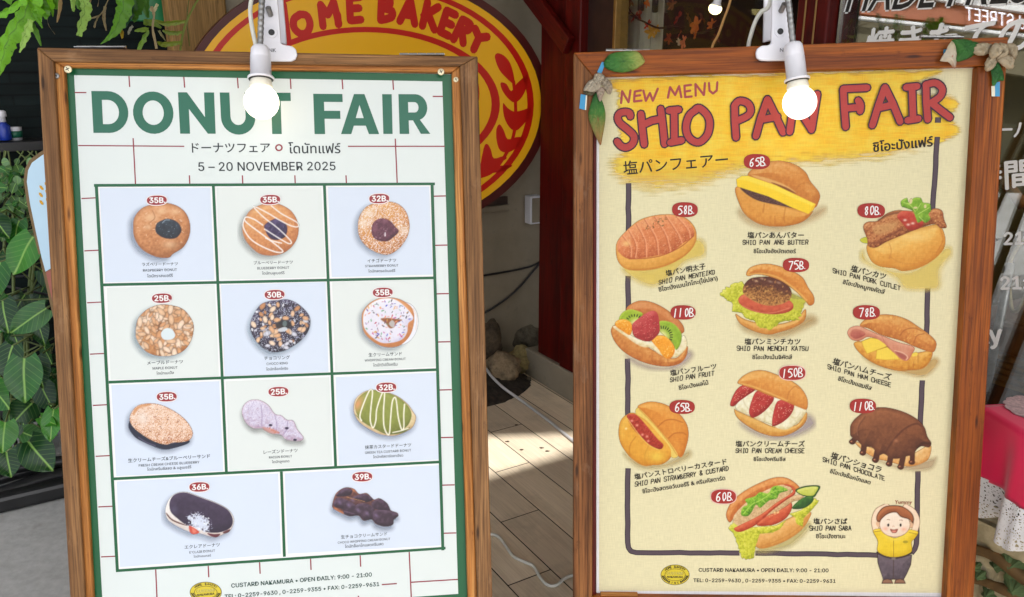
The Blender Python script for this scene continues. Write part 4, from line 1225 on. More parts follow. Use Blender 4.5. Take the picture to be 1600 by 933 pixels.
m = MB(); box(m, ab(2.64, .53, 0), BD * 1.27, AD * .1, Vector((0, 0, 3.0))); wl(m, 'panel', M['panel'], wall, iw)
zt = on_a(800, 320, 2.62).z
m = MB(); box(m, ab(2.615, .531, zt - .02), BD * 1.031, AD * .0248, Vector((0, 0, .022))); wl(m, 'ledge', M['panel'], wall, iw, bevel=.003)
m = MB(); box(m, ab(2.632, .531, zt + .002), BD * 1.031, AD * .0078, Vector((0, 0, .03))); wl(m, 'trim', M['dark_trim'], wall, iw)
# junction box on the wall
q = on_a(838, 330, 2.6)
jb_ = empty('junction_box', q, label='small pale box fixed to the grey wall beside the red post', cat='junction box')
m = MB(); box(m, q - BD * .03 + Vector((0, 0, -.05)) - AD * .005, BD * .055, AD * .045, Vector((0, 0, .11))); m.build('body', M['white_plastic'], jb_, inv=Matrix.Translation(-q), bevel=.004)
m = MB(); box(m, q - BD * .024 + Vector((0, 0, -.043)) - AD * .009, BD * .043, AD * .0038, Vector((0, 0, .096))); m.build('cover', M['panel'], jb_, inv=Matrix.Translation(-q), bevel=.002)

# dark slatted stone wall at the left
t = NT('dark_slate_cladding')
mp = t.coords()
bk = t.n('TexBrick')
bk.inputs['Scale'].default_value = 1.0
bk.inputs['Brick Width'].default_value = .42; bk.inputs['Row Height'].default_value = .034; bk.inputs['Mortar Size'].default_value = .003
bk.inputs['Color1'].default_value = (*hx(10, 18, 18), 1); bk.inputs['Color2'].default_value = (*hx(18, 28, 28), 1); bk.inputs['Mortar'].default_value = (*hx(6, 7, 8), 1)
t.l(mp, bk.inputs['Vector'])
n1 = t.noise(t.coords(scale=(3, 30, 3)), 1, 5)
c = t.mix(.5, bk.outputs['Color'], t.ramp(n1, [(.3, hx(4, 8, 8)), (.7, hx(24, 36, 36))]))
t.l(c, t.p.inputs['Base Color']); t.p.inputs['Roughness'].default_value = .6
t.p.inputs['Specular IOR Level'].default_value = .12
t.bump(bk.outputs['Fac'], .8, -.004)
M['slate'] = t.m
m = MB()
box(m, (0, 0, 0), (1.7, 0, 0), (0, 3.0, 0), (0, 0, .1))
sw = m.build('slate_wall', M['slate'], attrs=False)
o_ = ab(3.1, -.85, 0)
sw.matrix_world = Matrix(((BD.x, 0, -AD.x, o_.x), (BD.y, 0, -AD.y, o_.y), (0, 1, 0, 0), (0, 0, 0, 1)))
tag(sw, 'dark slate clad wall behind the hanging fern', 'wall')

# shelf with bottles at the far left
sp = on_a(20, 224, 2.86)
shelf = empty('wall_shelf', sp, label='black shelf on the dark slate wall at the left edge', cat='shelf')
isv = Matrix.Translation(-sp)
m = MB(); box(m, sp - BD * .5 + Vector((0, 0, -.025)), BD * .95, AD * .2, Vector((0, 0, .028))); m.build('board', M['black'], shelf, inv=isv, bevel=.002)
for k in (-.3, .25):
    m = MB(); box(m, sp + BD * k + Vector((0, 0, -.27)) + AD * .1, BD * .02, AD * .03, Vector((0, 0, .2445))); m.build('bracket', M['black'], shelf, inv=isv)
M['greyboard'] = plain('grey_board', hx(92, 98, 104), .7, 0, .15, 8)
gb = on_a(40, 205, 3.04)
m = MB(); box(m, gb - BD * .45 + Vector((0, 0, -.045)), BD * .8, AD * .02, Vector((0, 0, .14)))
tag(m.build('grey_board', M['greyboard'], attrs=False, bevel=.002), 'grey board leaning on the slate wall behind the shelf', 'board')
M['blue_plastic'] = plain('blue_plastic', hx(24, 52, 150), .3, 0, .1, 20)
M['green_plastic'] = plain('green_plastic', hx(22, 92, 70), .4, 0, .1, 20)
pb = on_a(10, 221, 2.9)
bt = empty('spray_bottle', pb, label='blue bottle with a white cap on the black shelf', cat='bottle')
m = MB(); lathe(m, (0, 0, .0035), (0, 0, 1), [(0, .0155), (.002, .017), (.042, .017), (.05, .009), (.054, .0075)], 20); m.build('body', M['blue_plastic'], bt, smooth=True, attrs=False)
m = MB(); lathe(m, (0, 0, .058), (0, 0, 1), [(0, .0085), (.014, .0085), (.016, .013), (.03, .012), (.034, .007)], 16); m.build('cap', M['white_plastic'], bt, smooth=True, attrs=False)
pb = on_a(26, 221, 2.92)
bt = empty('paper_cup', pb, label='white and green tub beside the blue bottle on the shelf', cat='tub')
m = MB(); lathe(m, (0, 0, .0035), (0, 0, 1), [(0, .017), (.038, .02), (.04, .0205)], 20); m.build('body', M['white_plastic'], bt, smooth=True, attrs=False)
m = MB(); lathe(m, (0, 0, .012), (0, 0, 1), [(0, .0186), (.02, .0202)], 20); m.build('label', M['green_plastic'], bt, smooth=True, attrs=False)

# wooden post and green panel by the sign's left end
q = on_a(318, 60, 2.62)
m = MB(); box(m, ab(2.62, q.dot(BD) - .09, 0), BD * .165, AD * .1, Vector((0, 0, 2.74)))
tag(m.build('timber_post', M['pale_wood'], bevel=.006), 'yellowish timber post left of the oval bakery sign', 'post')
q = on_a(254, 34, 2.75)
t = NT('green_sheet'); n1 = t.noise(t.coords(scale=(20, 20, 2)), 1, 4)
t.l(t.ramp(n1, [(.3, hx(6, 84, 46)), (.7, hx(18, 140, 78))]), t.p.inputs['Base Color']); t.p.inputs['Roughness'].default_value = .3
gp = empty('green_screen', q, label='green plastic sheet hanging behind the fern', cat='sheet')
m = MB(); box(m, q - BD * .09 + Vector((0, 0, 0)), BD * .19, AD * .012, Vector((0, 0, .9))); m.build('sheet', t.m, gp, inv=Matrix.Translation(-q), bevel=.003)
m = MB(); box(m, q - BD * .1 + Vector((0, 0, .9005)), BD * .21, AD * .03, Vector((0, 0, .03))); m.build('rail', M['dark_trim'], gp, inv=Matrix.Translation(-q))

# ------------------------------------------------------------------ shop front (runs along the deck, closer at the right)
FB = 1.565
BW = Board(-AD, (0, 0, -1), ab(2.3, FB, 2.4))
kz = .112
m = MB(); box(m, ab(-1.5, FB - .004, 0), AD * 4.0, BD * .14, Vector((0, 0, kz)))
tag(m.build('door_step', M['panel'], bevel=.006, attrs=False), 'low pale concrete step under the red post', 'step')
RW = M['post_wood']
def post_b(px0, px1, pyref, label, b=FB, th=.08, z0=kz, z1=2.74, name='timber_post', y0=None):
    a0, a1 = on_b(px0, pyref, b).dot(AD), on_b(px1, pyref, b).dot(AD)
    m = MB(); box(m, ab(a1, b, z0 + .001), AD * (a0 - a1), BD * th, Vector((0, 0, z1 - z0)))
    return tag(m.build(name, RW, bevel=.004), label, 'post')
post_b(880, 903, 200, 'dark red timber post in the gap between the two sign boards', FB, .1)
sb = [on_b(848, 300, FB + .01), on_b(838, 533, FB + .01)]
m = MB(); aa = on_b(842, 430, FB + .012).dot(AD); ab_ = on_b(880, 430, FB + .012).dot(AD)
box(m, ab(ab_ + .001, FB + .012, kz + .001), AD * (aa - ab_), BD * .05, Vector((0, 0, 2.6)))
tag(m.build('side_board', RW, bevel=.003), 'broad dark red board left of the red post, above the step', 'board')
# sloping brace
b0_, b1_ = on_b(800, -40, FB - .03), on_b(884, 72, FB - .03)
d_ = (b1_ - b0_); nn2 = d_.cross(BD).normalized()
m = MB(); box(m, b0_ - nn2 * .03, d_, nn2 * .06, BD * .024)
tag(m.build('sloping_brace', RW, bevel=.003), 'sloping red brace meeting the red post above the bakery sign', 'brace')
tag_ = post_b(1243, 1292, 40, 'dark red timber post right of the autumn leaves window', FB - .01, .1)
for px in (1256, 1272):
    q = on_b(px, 40, FB - .012)
    m = MB(); tube(m, [(q.x, q.y, kz + .01), (q.x, q.y, 2.7)], .0022, 6); m.build('groove', M['pale_wood'], tag_, attrs=False)
# door frame and glass
M['dark_wood'] = plain('dark_stained_wood', hx(40, 20, 14), .5, 0, .3, 25)
M['gilt'] = plain('aged_brass_frame', hx(136, 104, 52), .4, .4, .2, 30)
def glassmat(name, refl, tint, k=1.0):
    t = NT(name)
    tr = t.n('BsdfTransparent'); tr.inputs[0].default_value = (*tint, 1)
    gl = t.n('BsdfGlossy'); gl.inputs['Roughness'].default_value = .01; gl.inputs[0].default_value = (.9, .9, .9, 1)
    fr = t.n('Fresnel'); fr.inputs[0].default_value = 1.5
    mt = t.n('Math', operation='MULTIPLY_ADD'); mt.inputs[1].default_value = k; mt.inputs[2].default_value = refl
    t.l(fr.outputs[0], mt.inputs[0])
    mx = t.n('MixShader'); t.l(mt.outputs[0], mx.inputs[0]); t.l(tr.outputs[0], mx.inputs[1]); t.l(gl.outputs[0], mx.inputs[2])
    t.l(mx.outputs[0], t.out.inputs[0])
    return t.m
M['glass'] = glassmat('window_glass', .13, (.9, .92, .9))
M['door_glass'] = glassmat('door_glass', 0.0, (.92, .93, .9), .04)
a_l, a_m, a_r = on_b(903, 100, FB).dot(AD), on_b(1243, 100, FB).dot(AD), on_b(1292, 100, FB).dot(AD)
door = empty('shop_door', ab((a_l + a_m) / 2, FB, kz), label='glazed shop door with autumn leaves behind the yellow roll board', cat='door')
idr = Matrix.Translation(-ab((a_l + a_m) / 2, FB, kz))
ag = on_b(952, 60, FB).dot(AD)
m = MB(); box(m, ab(ag + .012, FB + .03, kz + .002), AD * (a_l - ag - .014), BD * .05, Vector((0, 0, 2.6))); m.build('stile', M['dark_wood'], door, inv=idr, bevel=.003)
m = MB(); box(m, ab(ag - .002, FB + .02, kz + .002), AD * .0135, BD * .05, Vector((0, 0, 2.6))); m.build('glazing_bead', M['gilt'], door, inv=idr, bevel=.002)
m = MB(); box(m, ab(a_m + .003, FB + .04, kz + .003), AD * (ag - a_m - .006), BD * .006, Vector((0, 0, 2.59))); m.build('pane', M['door_glass'], door, inv=idr)
m = MB(); box(m, ab(a_m + .002, FB + .015, kz + .002), AD * .01, BD * .06, Vector((0, 0, 2.6))); m.build('stile', M['dark_wood'], door, inv=idr, bevel=.002)
win = empty('shop_window', ab(0, FB, kz), label='lettered shop window right of the second red post', cat='window')
iwn = Matrix.Translation(-ab(0, FB, kz))
m = MB(); box(m, ab(-1.5, FB + .02, .25), AD * (a_r + 1.498), BD * .008, Vector((0, 0, 2.4))); m.build('pane', M['glass'], win, inv=iwn)
m = MB(); box(m, ab(-1.5, FB + .012, kz + .002), AD * (a_r + 1.496), BD * .06, Vector((0, 0, .136))); m.build('sill', M['dark_wood'], win, inv=iwn, bevel=.003)
# window lettering
BL_ = Board(-AD, (0, 0, -1), ab(2.3, FB + .0185, 2.4))
WHI = (.9, .9, .88, 1)
M['vinyl'] = printed('vinyl_lettering', .5)
ivl = (Matrix.Translation(-ab(0, FB, kz)) @ BL_.mw)
def vinyl(fn, name='lettering'):
    m = MB(); fn(m)
    m.v = [tuple(ivl @ Vector(p)) for p in m.v]
    return m.build(name, M['vinyl'], win)
vinyl(lambda m: (text(m, BL_, 'MADE FRESH', 1478, -18, 330, 1, WHI, slope=-.075, bold=.055, hs=1.25, shear=.22), text(m, BL_, 'MADE FRESH', 1478, -18, 330, 3, (.012, .01, .008, 1), slope=-.075, bold=.008, hs=1.25, shear=.22)))
vinyl(lambda m: text(m, BL_, '焼きたての', 1471, 62, 256, 1, WHI, slope=-.075, bold=.03, hs=1.05, shear=.1))
vinyl(lambda m: text(m, BL_, '時間', 1566, 274, 92, 1, WHI, slope=-.09, bold=.025))
vinyl(lambda m: (text(m, BL_, '- 21:00', 1594, 372, 96, 1, WHI, slope=-.05, fnt='Inter.woff2', bold=.03, shear=.08)))
vinyl(lambda m: (text(m, BL_, '21:00', 1602, 441, 78, 1, WHI, slope=-.04, fnt='Inter.woff2', bold=.03, shear=.08)))
vinyl(lambda m: (text(m, BL_, 'Daily', 1523, 528, 82, 1, WHI, slope=-.06, fnt='Inter.woff2', bold=.03, shear=.12)))
vinyl(lambda m: (text(m, BL_, 'ー八', 1585, 203, 52, 1, WHI, slope=-.03, bold=.03)))

# inside the shop
M['olive'] = plain('olive_back_wall', hx(120, 100, 46), .7, 0, .25, 3)
M['brown'] = plain('brown_leather', hx(120, 76, 34), .45, 0, .2, 12)
room = MB()
box(room, ab(-2.2, 3.3, 0), AD * 4.9, BD * .1, Vector((0, 0, 2.74)))
tag(room.build('shop_back_wall', M['olive'], attrs=False), 'olive brown back wall inside the shop', 'wall')
m = MB(); box(m, ab(2.645, 1.68, 0), BD * 1.7, AD * .1, Vector((0, 0, 2.74)))
tag(m.build('shop_side_wall', M['dark_wood'], attrs=False), 'dark side wall inside the shop behind the door', 'wall')
m = MB(); box(m, ab(-2.2, 1.72, .0045), AD * 4.8, BD * 1.57, Vector((0, 0, .003)))
tag(m.build('shop_floor', M['dark_wood'], attrs=False), kind='structure')
# pale blind behind the door
t = NT('pale_blind'); n1 = t.noise(t.coords(scale=(30, 30, 2)), 1, 3)
t.l(t.ramp(n1, [(.3, hx(150, 146, 132)), (.7, hx(196, 192, 178))]), t.p.inputs['Base Color'])
q0, q1 = on_b(958, 40, FB + .12), on_b(1036, 40, FB + .12)
bl2 = empty('pale_blind', q1, label='pale hanging blind behind the door glass', cat='blind')
m = MB()
n_ = 9
for i in range(n_):
    s_, e_ = q0.lerp(q1, i / n_), q0.lerp(q1, (i + .94) / n_)
    box(m, (s_.x, s_.y, .9), Vector((e_.x - s_.x, e_.y - s_.y, 0)), BD * .006 - AD * (.004 if i % 2 else -.003), Vector((0, 0, 1.4)))
m.build('fabric', t.m, bl2, inv=Matrix.Translation(-q1))
m = MB(); box(m, (q1.x, q1.y, 2.3005), Vector((q0.x - q1.x, q0.y - q1.y, 0)), BD * .03, Vector((0, 0, .03))); m.build('head_rail', M['dark_wood'], bl2, inv=Matrix.Translation(-q1))
# dark bottles seen through the door
for i, (x0, x1, y1) in enumerate(((996, 1006, 18), (1018, 1028, 20), (1038, 1044, 20))):
    q = on_b((x0 + x1) / 2, y1, FB + .1)
    r_ = (x1 - x0) / 2 / F * (q - CAM).dot(FW)
    m = MB(); lathe(m, q, (0, 0, 1), [(0, r_ * .5), (r_ * .3, r_), (.05, r_), (.075, r_ * .4), (.1, r_ * .35)], 14)
    tag(m.build('hanging_ornament', M['black'], attrs=False, smooth=True), ('dark bottle-shaped ornament nearest the gilt door frame', 'middle dark bottle-shaped ornament behind the door glass', 'slim dark bottle-shaped ornament behind the door glass')[i], 'ornament', 'dark ornaments behind the door glass')
# maple garland
def maple(mb, c, r, n, up, col, rr):
    n = n.normalized(); x = up.cross(n).normalized(); y = n.cross(x)
    pts = []
    for k in range(5):
        a = -PI / 2 + (k - 2) * 1.08 + PI
        for da, rad in ((-.4, .62), (-.22, .84), (0, 1.0), (.22, .84), (.4, .62)):
            pts.append((a + da, rad * (1 - .12 * abs(k - 2))))
        if k < 4: pts.append((a + .54, .42))
    vs_ = [c]
    for a, rad in pts:
        vs_.append(c + x * (math.cos(a + PI / 2 + PI) * rad * r) + y * (-math.sin(a + PI / 2 + PI) * rad * r) + n * rr.uniform(-.12, .12) * r)
    vs_.append(c - y * r * .4)
    fs_ = [(0, i, i + 1) for i in range(1, len(vs_) - 1)] + [(0, len(vs_) - 1, 1)]
    g_ = col
    mb.add(vs_, fs_, 0, (*g_, 1))
def leafmat(name, rough=.5, trans=.25):
    t = NT(name)
    a = t.n('Attribute', attribute_name='col')
    n1 = t.noise(t.coords(), 40, 4)
    c = t.mix(1, a.outputs['Color'], t.ramp(n1, [(.3, (.7, .7, .7)), (.7, (1, 1, 1))]), 'MULTIPLY')
    t.l(c, t.p.inputs['Base Color']); t.p.inputs['Roughness'].default_value = rough
    t.bump(t.noise(t.coords(scale=(90, 260, 90)), 1.0, 5, .65), .9, .004)
    tl = t.n('BsdfTranslucent'); t.l(c, tl.inputs[0])
    mx = t.n('MixShader'); mx.inputs[0].default_value = trans
    t.l(t.p.outputs[0], mx.inputs[1]); t.l(tl.outputs[0], mx.inputs[2]); t.l(mx.outputs[0], t.out.inputs[0])
    return t.m
M['leaf'] = leafmat('leaf')
rr = random.Random(11)
gq = on_b(1060, 40, FB + .08)
gar = empty('autumn_garland', gq, label='garland of red and orange maple leaves behind the door glass', cat='garland')
ig = Matrix.Translation(-gq)
m = MB()
path = [on_b(*q, FB + .08) for q in ((962, -10), (976, 14), (990, 26), (1006, 34), (1030, 44), (1060, 40), (1090, 52), (1130, 40))]
tube(m, catmull(path, n=4), .003, 6); tube(m, [on_b(*q, FB + .085) for q in ((975, -6), (985, 18), (1000, 32))], .002, 6)
m.build('twig', M['dark_wood'], gar, inv=ig, attrs=False)
m = MB()
RED_, ORG, YEL, BRN = hx(150, 40, 24), hx(210, 110, 40), hx(214, 156, 56), hx(110, 56, 26)
for x, y, r, c in ((962, 17, 9, BRN), (992, 26, 11, RED_), (1000, 24, 9, RED_), (1013, 38, 9, hx(200, 60, 30)), (1018, 50, 12, YEL), (1026, 46, 9, YEL), (1088, 40, 15, ORG), (1086, 52, 10, ORG), (1069, 66, 12, hx(236, 130, 90)), (1061, 66, 7, hx(220, 190, 160)),
                   (1060, 28, 12, RED_), (1076, 28, 10, BRN), (1112, 38, 10, ORG), (1046, 60, 10, hx(150, 60, 30)), (1062, 54, 8, hx(170, 60, 30)), (1098, 28, 10, BRN), (1120, 60, 9, BRN), (985, 2, 10, BRN), (1012, 4, 9, ORG), (1050, 8, 10, hx(120, 60, 30))):
    q = on_b(x, y, FB + .075 + rr.uniform(-.015, .02))
    maple(m, q, r / F * (q - CAM).dot(FW) * 1.2, -BD + Vector((rr.uniform(-.5, .5), rr.uniform(-.5, .5), rr.uniform(-.4, .6))), Vector((rr.uniform(-.6, .6), 0, -1)), c, rr)
m.build('leaves', M['leaf'], gar, inv=ig)
# shelving & goods deeper in
for i, (z, ln_) in enumerate(((1.02, 2.2), (1.45, 2.2), (1.86, 2.2))):
    m = MB(); box(m, ab(-1.2, 2.7, z), AD * 2.4, BD * .3, Vector((0, 0, .03)))
    tag(m.build('goods_shelf', M['brown'], attrs=False), ('lowest brown shelf inside the shop', 'middle brown shelf inside the shop', 'topmost brown shelf inside the shop')[i], 'shelf', 'shelves inside the shop')
gcols = [('orange_box', hx(170, 80, 30)), ('purple_box', hx(84, 70, 120)), ('green_box', hx(70, 96, 40)), ('yellow_box', hx(190, 150, 50)), ('blue_box', hx(50, 70, 110)), ('white_box', hx(180, 176, 160))]
gm = [plain(n_, c_, .6, 0, .2, 30) for n_, c_ in gcols]
for zi, z in enumerate((1.0505, 1.4805)):
    for k in range(4, 8):
        x = -1.15 + k * .25 + rr.uniform(0, .05)
        ci = rr.randrange(6)
        hgt, wd_ = rr.uniform(.1, .26), rr.uniform(.1, .19)
        bx = empty('goods_box', ab(x + wd_ / 2, 2.85, z), label='%s on the %s shelf inside the shop' % (gcols[ci][0].replace('_', ' '), ('lowest', 'middle')[zi]), cat='box', group='%s things along the %s shop shelf' % (gcols[ci][0].replace('_box', ''), ('lowest', 'middle')[zi]))
        m = MB(); box(m, ab(x, 2.78, z), AD * wd_, BD * .16, Vector((0, 0, hgt))); m.build('carton', gm[ci], bx, inv=Matrix.Translation(-ab(x + wd_ / 2, 2.85, z)), bevel=.004, attrs=False)
# bench with slatted back, rails
q = on_b(1580, 560, FB + .3)
bench = empty('bench', Vector((q.x, q.y, .0075)), label='brown padded bench with a slatted base behind the window', cat='bench')
ib = Matrix.Translation(-Vector((q.x, q.y, .0075)))
ac = q.dot(AD)
za, zb, zc = on_b(1580, 505, FB + .3).z, on_b(1580, 558, FB + .3).z, on_b(1580, 610, FB + .3).z
m = MB(); box(m, ab(ac - .5, FB + .3, zb), AD * .62, BD * .4, Vector((0, 0, za - zb))); m.build('cushion', M['brown'], bench, inv=ib, bevel=.012, attrs=False)
for i in range(5):
    z = zc + (zb - zc) * (i + .1) / 5
    m = MB(); box(m, ab(ac - .5, FB + .3, z), AD * .62, BD * .4, Vector((0, 0, (zb - zc) / 5 * .7))); m.build('slat', M['pale_wood'], bench, inv=ib, bevel=.002)
m = MB(); box(m, ab(ac - .48, FB + .32, .0075), AD * .58, BD * .36, Vector((0, 0, zc - .009))); m.build('base', M['dark_wood'], bench, inv=ib)
m = MB()
p0, p1 = on_b(1541, 610, FB + .1), on_b(1579, 412, FB + .1)
tube(m, [p0, p1], .0085, 12)
tag(m.build('steel_tube', M['steel'], attrs=False, smooth=True), 'leaning bright steel tube behind the window', 'tube')
m = MB()
p = [on_b(x, y, FB + .13) for x, y in ((1612, 360), (1579, 408), (1580, 478), (1592, 482), (1612, 440))]
tube(m, catmull(p, n=5), .004, 8)
tag(m.build('bent_rod', M['brass'], attrs=False, smooth=True), 'bent brass rod handle behind the window lettering', 'handle')
m = MB(); tube(m, [on_b(1557, 268, FB + .2), on_b(1600, 322, FB + .2)], .012, 10)
tag(m.build('wooden_rod', M['mould_wood'], attrs=False, smooth=True), 'pale wooden rod below the white window characters', 'rod')
# third lamp, hanging behind the door
q = on_b(1118, 12, FB + .03 - .06)
rb = 10.2 / F * (q - CAM).dot(FW)
dn_ = Vector((-.25, 0, -1)).normalized()
M['glow_warm'] = emit('lit_bulb_warm', (1, .82, .34), 2.2)
M['glow'] = emit('lit_bulb', (1, .87, .66), 1.25)
M['bulb_base'] = plain('bulb_base', (.75, .72, .62), .4, 0, .03, 20)
h3 = empty('hanging_bulb', q, label='small warm lit bulb hanging by the door, above the yellow roll board', cat='lamp')
m = MB(); lathe(m, dn_ * rb * 1.0, -dn_, [(0, rb * .2), (rb * .12, rb * .55), (rb * .45, rb * .9), (rb * .85, rb * 1.0), (rb * 1.2, rb * .93)], 24); m.build('bulb', M['glow_warm'], h3, smooth=True, attrs=False)
m = MB(); lathe(m, -dn_ * rb * .21, -dn_, [(0, rb * .92), (rb * .5, rb * .6), (rb * 1.1, rb * .55), (rb * 2.6, rb * .62), (rb * 3.2, rb * .3)], 20); m.build('socket', M['white_plastic'], h3, smooth=True, attrs=False)
m = MB(); tube(m, [-dn_ * rb * 3.3, -dn_ * rb * 6 + Vector((.01, 0, 0)), -dn_ * rb * 18 + Vector((.03, 0, 0))], .003, 8); m.build('cable', M['cord_white'], h3, attrs=False, smooth=True)
m = MB(); tube(m, catmull([on_b(x, y, FB - .05) for x, y in ((1150, -40), (1140, 5), (1131, 30), (1122, 55), (1113, 73), (1108, 110))], n=5), .0032, 8)
tag(m.build('cable', plain('beige_cable', hx(196, 150, 90), .5), attrs=False, smooth=True), 'beige cable hanging beside the small warm bulb', 'cable')

# ------------------------------------------------------------------ oval bakery sign
AS = 2.44
BS = Board(BD, (0, 0, -1), ab(AS, .2, 2.2))
osn = empty('oval_sign', mw=BS.mw, label='yellow and red oval bakery sign on the wall', cat='sign')
M['sign_paint'] = printed('sign_paint', .35)
M['sign_rim'] = plain('sign_rim', hx(74, 16, 12), .4, 0, .15, 20)
OC = (570, 163)
def oval(rx, ry, c, n=72): return [tuple(BS.L(OC[0] + rx * math.cos(2 * PI * i / n), OC[1] + ry * math.sin(2 * PI * i / n), c)) for i in range(n)]
m = MB(); prism(m, oval(288, 212, 0), -.03, 0); m.build('rim', M['sign_rim'], osn)
YS, RS = ink(250, 186, 24, 1, 1.0), ink(200, 22, 6, 1, 1.0)
m = MB(); flat2(m, oval(275.5, 200, 0), LAY * 2, YS); face = m.build('face', M['sign_paint'], osn)
m = MB()
def ringo(r0, r1, lay):
    flat2(m, oval(*r0, 0), lay * LAY, RS, [oval(*r1, 0)[::-1]])
ringo((264, 190), (254, 182), 4)
ringo((211, 121), (198, 112.5), 4)
m.build('ring', M['sign_paint'], face)
m = MB()
def cS(pts): return [(300 + x / 2.667, y / 2.667) for x, y in pts]
def sg(pts, wd=11.5, sm=0): stroke(m, BS, cS(pts), wd, 4, RS, sm)
sg([(380, 20), (400, 175)]); sg([(330, 60), (346, 200)]); sg([(338, 120), (392, 105)])
sg([(448, 62), (425, 80), (425, 115), (450, 140), (480, 135), (492, 100), (478, 65), (448, 60)], 11.5, 3)
sg([(546, 110), (536, 20)]); sg([(536, 20), (566, 62), (590, 8)]); sg([(590, 8), (612, 100)]); sg([(606, 60), (610, 102)])
for q in ([(660, 85), (655, -10)], [(655, -8), (700, -12)], [(658, 36), (696, 34)], [(662, 86), (704, 82)]): sg(q)
sg([(790, -10), (786, 82)]); sg([(790, -10), (822, -4), (824, 20), (795, 34), (832, 44), (832, 72), (786, 84)], 11.5, 2)
sg([(866, 88), (910, -2)]); sg([(910, -2), (928, 100)]); sg([(884, 60), (922, 66)])
sg([(982, 10), (960, 108)]); sg([(1026, 30), (966, 66)]); sg([(985, 60), (1010, 124)])
for q in ([(1062, 45), (1034, 132)], [(1062, 45), (1098, 62)], [(1048, 88), (1082, 104)], [(1034, 132), (1070, 150)]): sg(q)
sg([(1128, 82), (1090, 164)]); sg([(1128, 82), (1160, 102), (1150, 126), (1112, 122)], 11.5, 2); sg([(1125, 128), (1130, 180)])
sg([(1180, 120), (1196, 158)]); sg([(1230, 154), (1196, 158)]); sg([(1196, 158), (1174, 206)])
m.build('lettering', M['sign_paint'], face)
EAR = ([(1262, 240), (1272, 222), (1300, 232), (1325, 262), (1340, 310), (1342, 350), (1310, 325), (1280, 290)], [(1286, 345), (1310, 350), (1330, 380), (1352, 350), (1385, 320), (1398, 316), (1395, 360), (1375, 405), (1345, 428), (1315, 408), (1292, 375)],
            [(1296, 430), (1315, 450), (1342, 465), (1375, 460), (1410, 450), (1405, 485), (1380, 520), (1350, 545), (1322, 530), (1300, 485)], [(1268, 540), (1282, 518), (1300, 545), (1315, 580), (1350, 572), (1382, 575), (1360, 610), (1320, 635), (1285, 628), (1270, 590)],
            [(1215, 620), (1230, 600), (1246, 625), (1258, 660), (1300, 650), (1310, 662), (1270, 690), (1335, 688), (1300, 712), (1250, 722), (1200, 730)])
STEM = [(1340, 340), (1348, 430), (1345, 540), (1315, 630), (1255, 712), (1190, 740)]
for flip in (False, True):
    m = MB()
    fl = lambda P: [(2 * OC[0] - x, y) for x, y in P] if flip else P
    for pts in EAR: flat(m, BS, fl(cS(pts)), 4, RS, smooth=3)
    stroke(m, BS, fl(cS(STEM)), 5, 5, RS, 4)
    m.build('wheat_ear', M['sign_paint'], face)
m = MB()
text(m, BS, 'CUSTARD', 570, 150, 378, 4, RS, fnt='Inter.woff2', bold=.03, hs=1.25)
text(m, BS, 'NAKAMURA', 570, 225, 300, 4, RS, fnt='Inter.woff2', bold=.03)
m.build('lettering', M['sign_paint'], face)

# ------------------------------------------------------------------ stones, cables
from mathutils import noise as mnoise
def rock(name, px, py, y, rx, ry, rz, seed, label, col, group=None):
    c = floor_at(px, py)
    r = random.Random(seed)
    bm = bmesh.new()
    bmesh.ops.create_icosphere(bm, subdivisions=4 if rx > .03 else 2, radius=1)
    ph = [r.uniform(0, 6) for _ in range(9)]
    pl = [Vector((r.uniform(-1, 1), r.uniform(-1, 1), r.uniform(-.6, 1))).normalized() for _ in range(16)]
    for v in bm.verts:
        n = v.co.normalized()
        k = 1.0
        for q in pl:
            d = n.dot(q)
            if d > .8: k = min(k, .8 / d + .01)
        k += .04 * math.sin(5 * n.x + ph[0]) * math.sin(6 * n.y + ph[1]) + .03 * math.sin(11 * n.z + ph[2] + 4 * n.x)
        k += .10 * mnoise.fractal(n * 2.6 + Vector((seed, seed * .7, 0)), .8, 2.1, 5) if rx > .03 else 0
        v.co = Vector((n.x * rx * k, n.y * ry * k, n.z * rz * k + rz * .78))
        v.co.z = max(v.co.z, 0.0)
    me = bpy.data.meshes.new(name)
    bm.to_mesh(me); bm.free()
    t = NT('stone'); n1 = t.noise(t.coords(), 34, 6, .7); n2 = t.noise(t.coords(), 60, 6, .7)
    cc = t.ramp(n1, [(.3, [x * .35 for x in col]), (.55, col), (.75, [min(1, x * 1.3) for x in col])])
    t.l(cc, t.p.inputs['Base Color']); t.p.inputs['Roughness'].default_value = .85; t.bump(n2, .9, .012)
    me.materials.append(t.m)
    o = bpy.data.objects.new(name, me)
    COL.objects.link(o)
    o.location = c + Vector((0, 0, .004))
    o.rotation_euler.z = r.uniform(0, 6)
    for p in me.polygons: p.use_smooth = True
    return tag(o, label, 'stone', group)
for_n = 0
SG = 'stones heaped at the foot of the wall'
rock('stone', 785, 597, 0, .078, .07, .07, 2, 'large rough pale stone at the front of the heap', hx(146, 126, 98), SG)
rock('stone', 814, 582, 0, .066, .06, .06, 5, 'rounder ochre stone beside the concrete step', hx(150, 134, 88), SG)
rock('stone', 818, 556, 0, .08, .075, .09, 7, 'greyish stone tucked behind the ochre one near the step', hx(104, 96, 80), SG)
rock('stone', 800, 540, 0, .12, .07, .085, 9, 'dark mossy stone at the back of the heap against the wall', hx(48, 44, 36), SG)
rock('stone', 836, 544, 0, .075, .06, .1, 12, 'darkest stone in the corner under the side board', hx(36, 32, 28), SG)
rock('stone', 768, 580, 0, .05, .05, .12, 14, 'tall brown stone beside the stump', hx(84, 70, 52), SG)
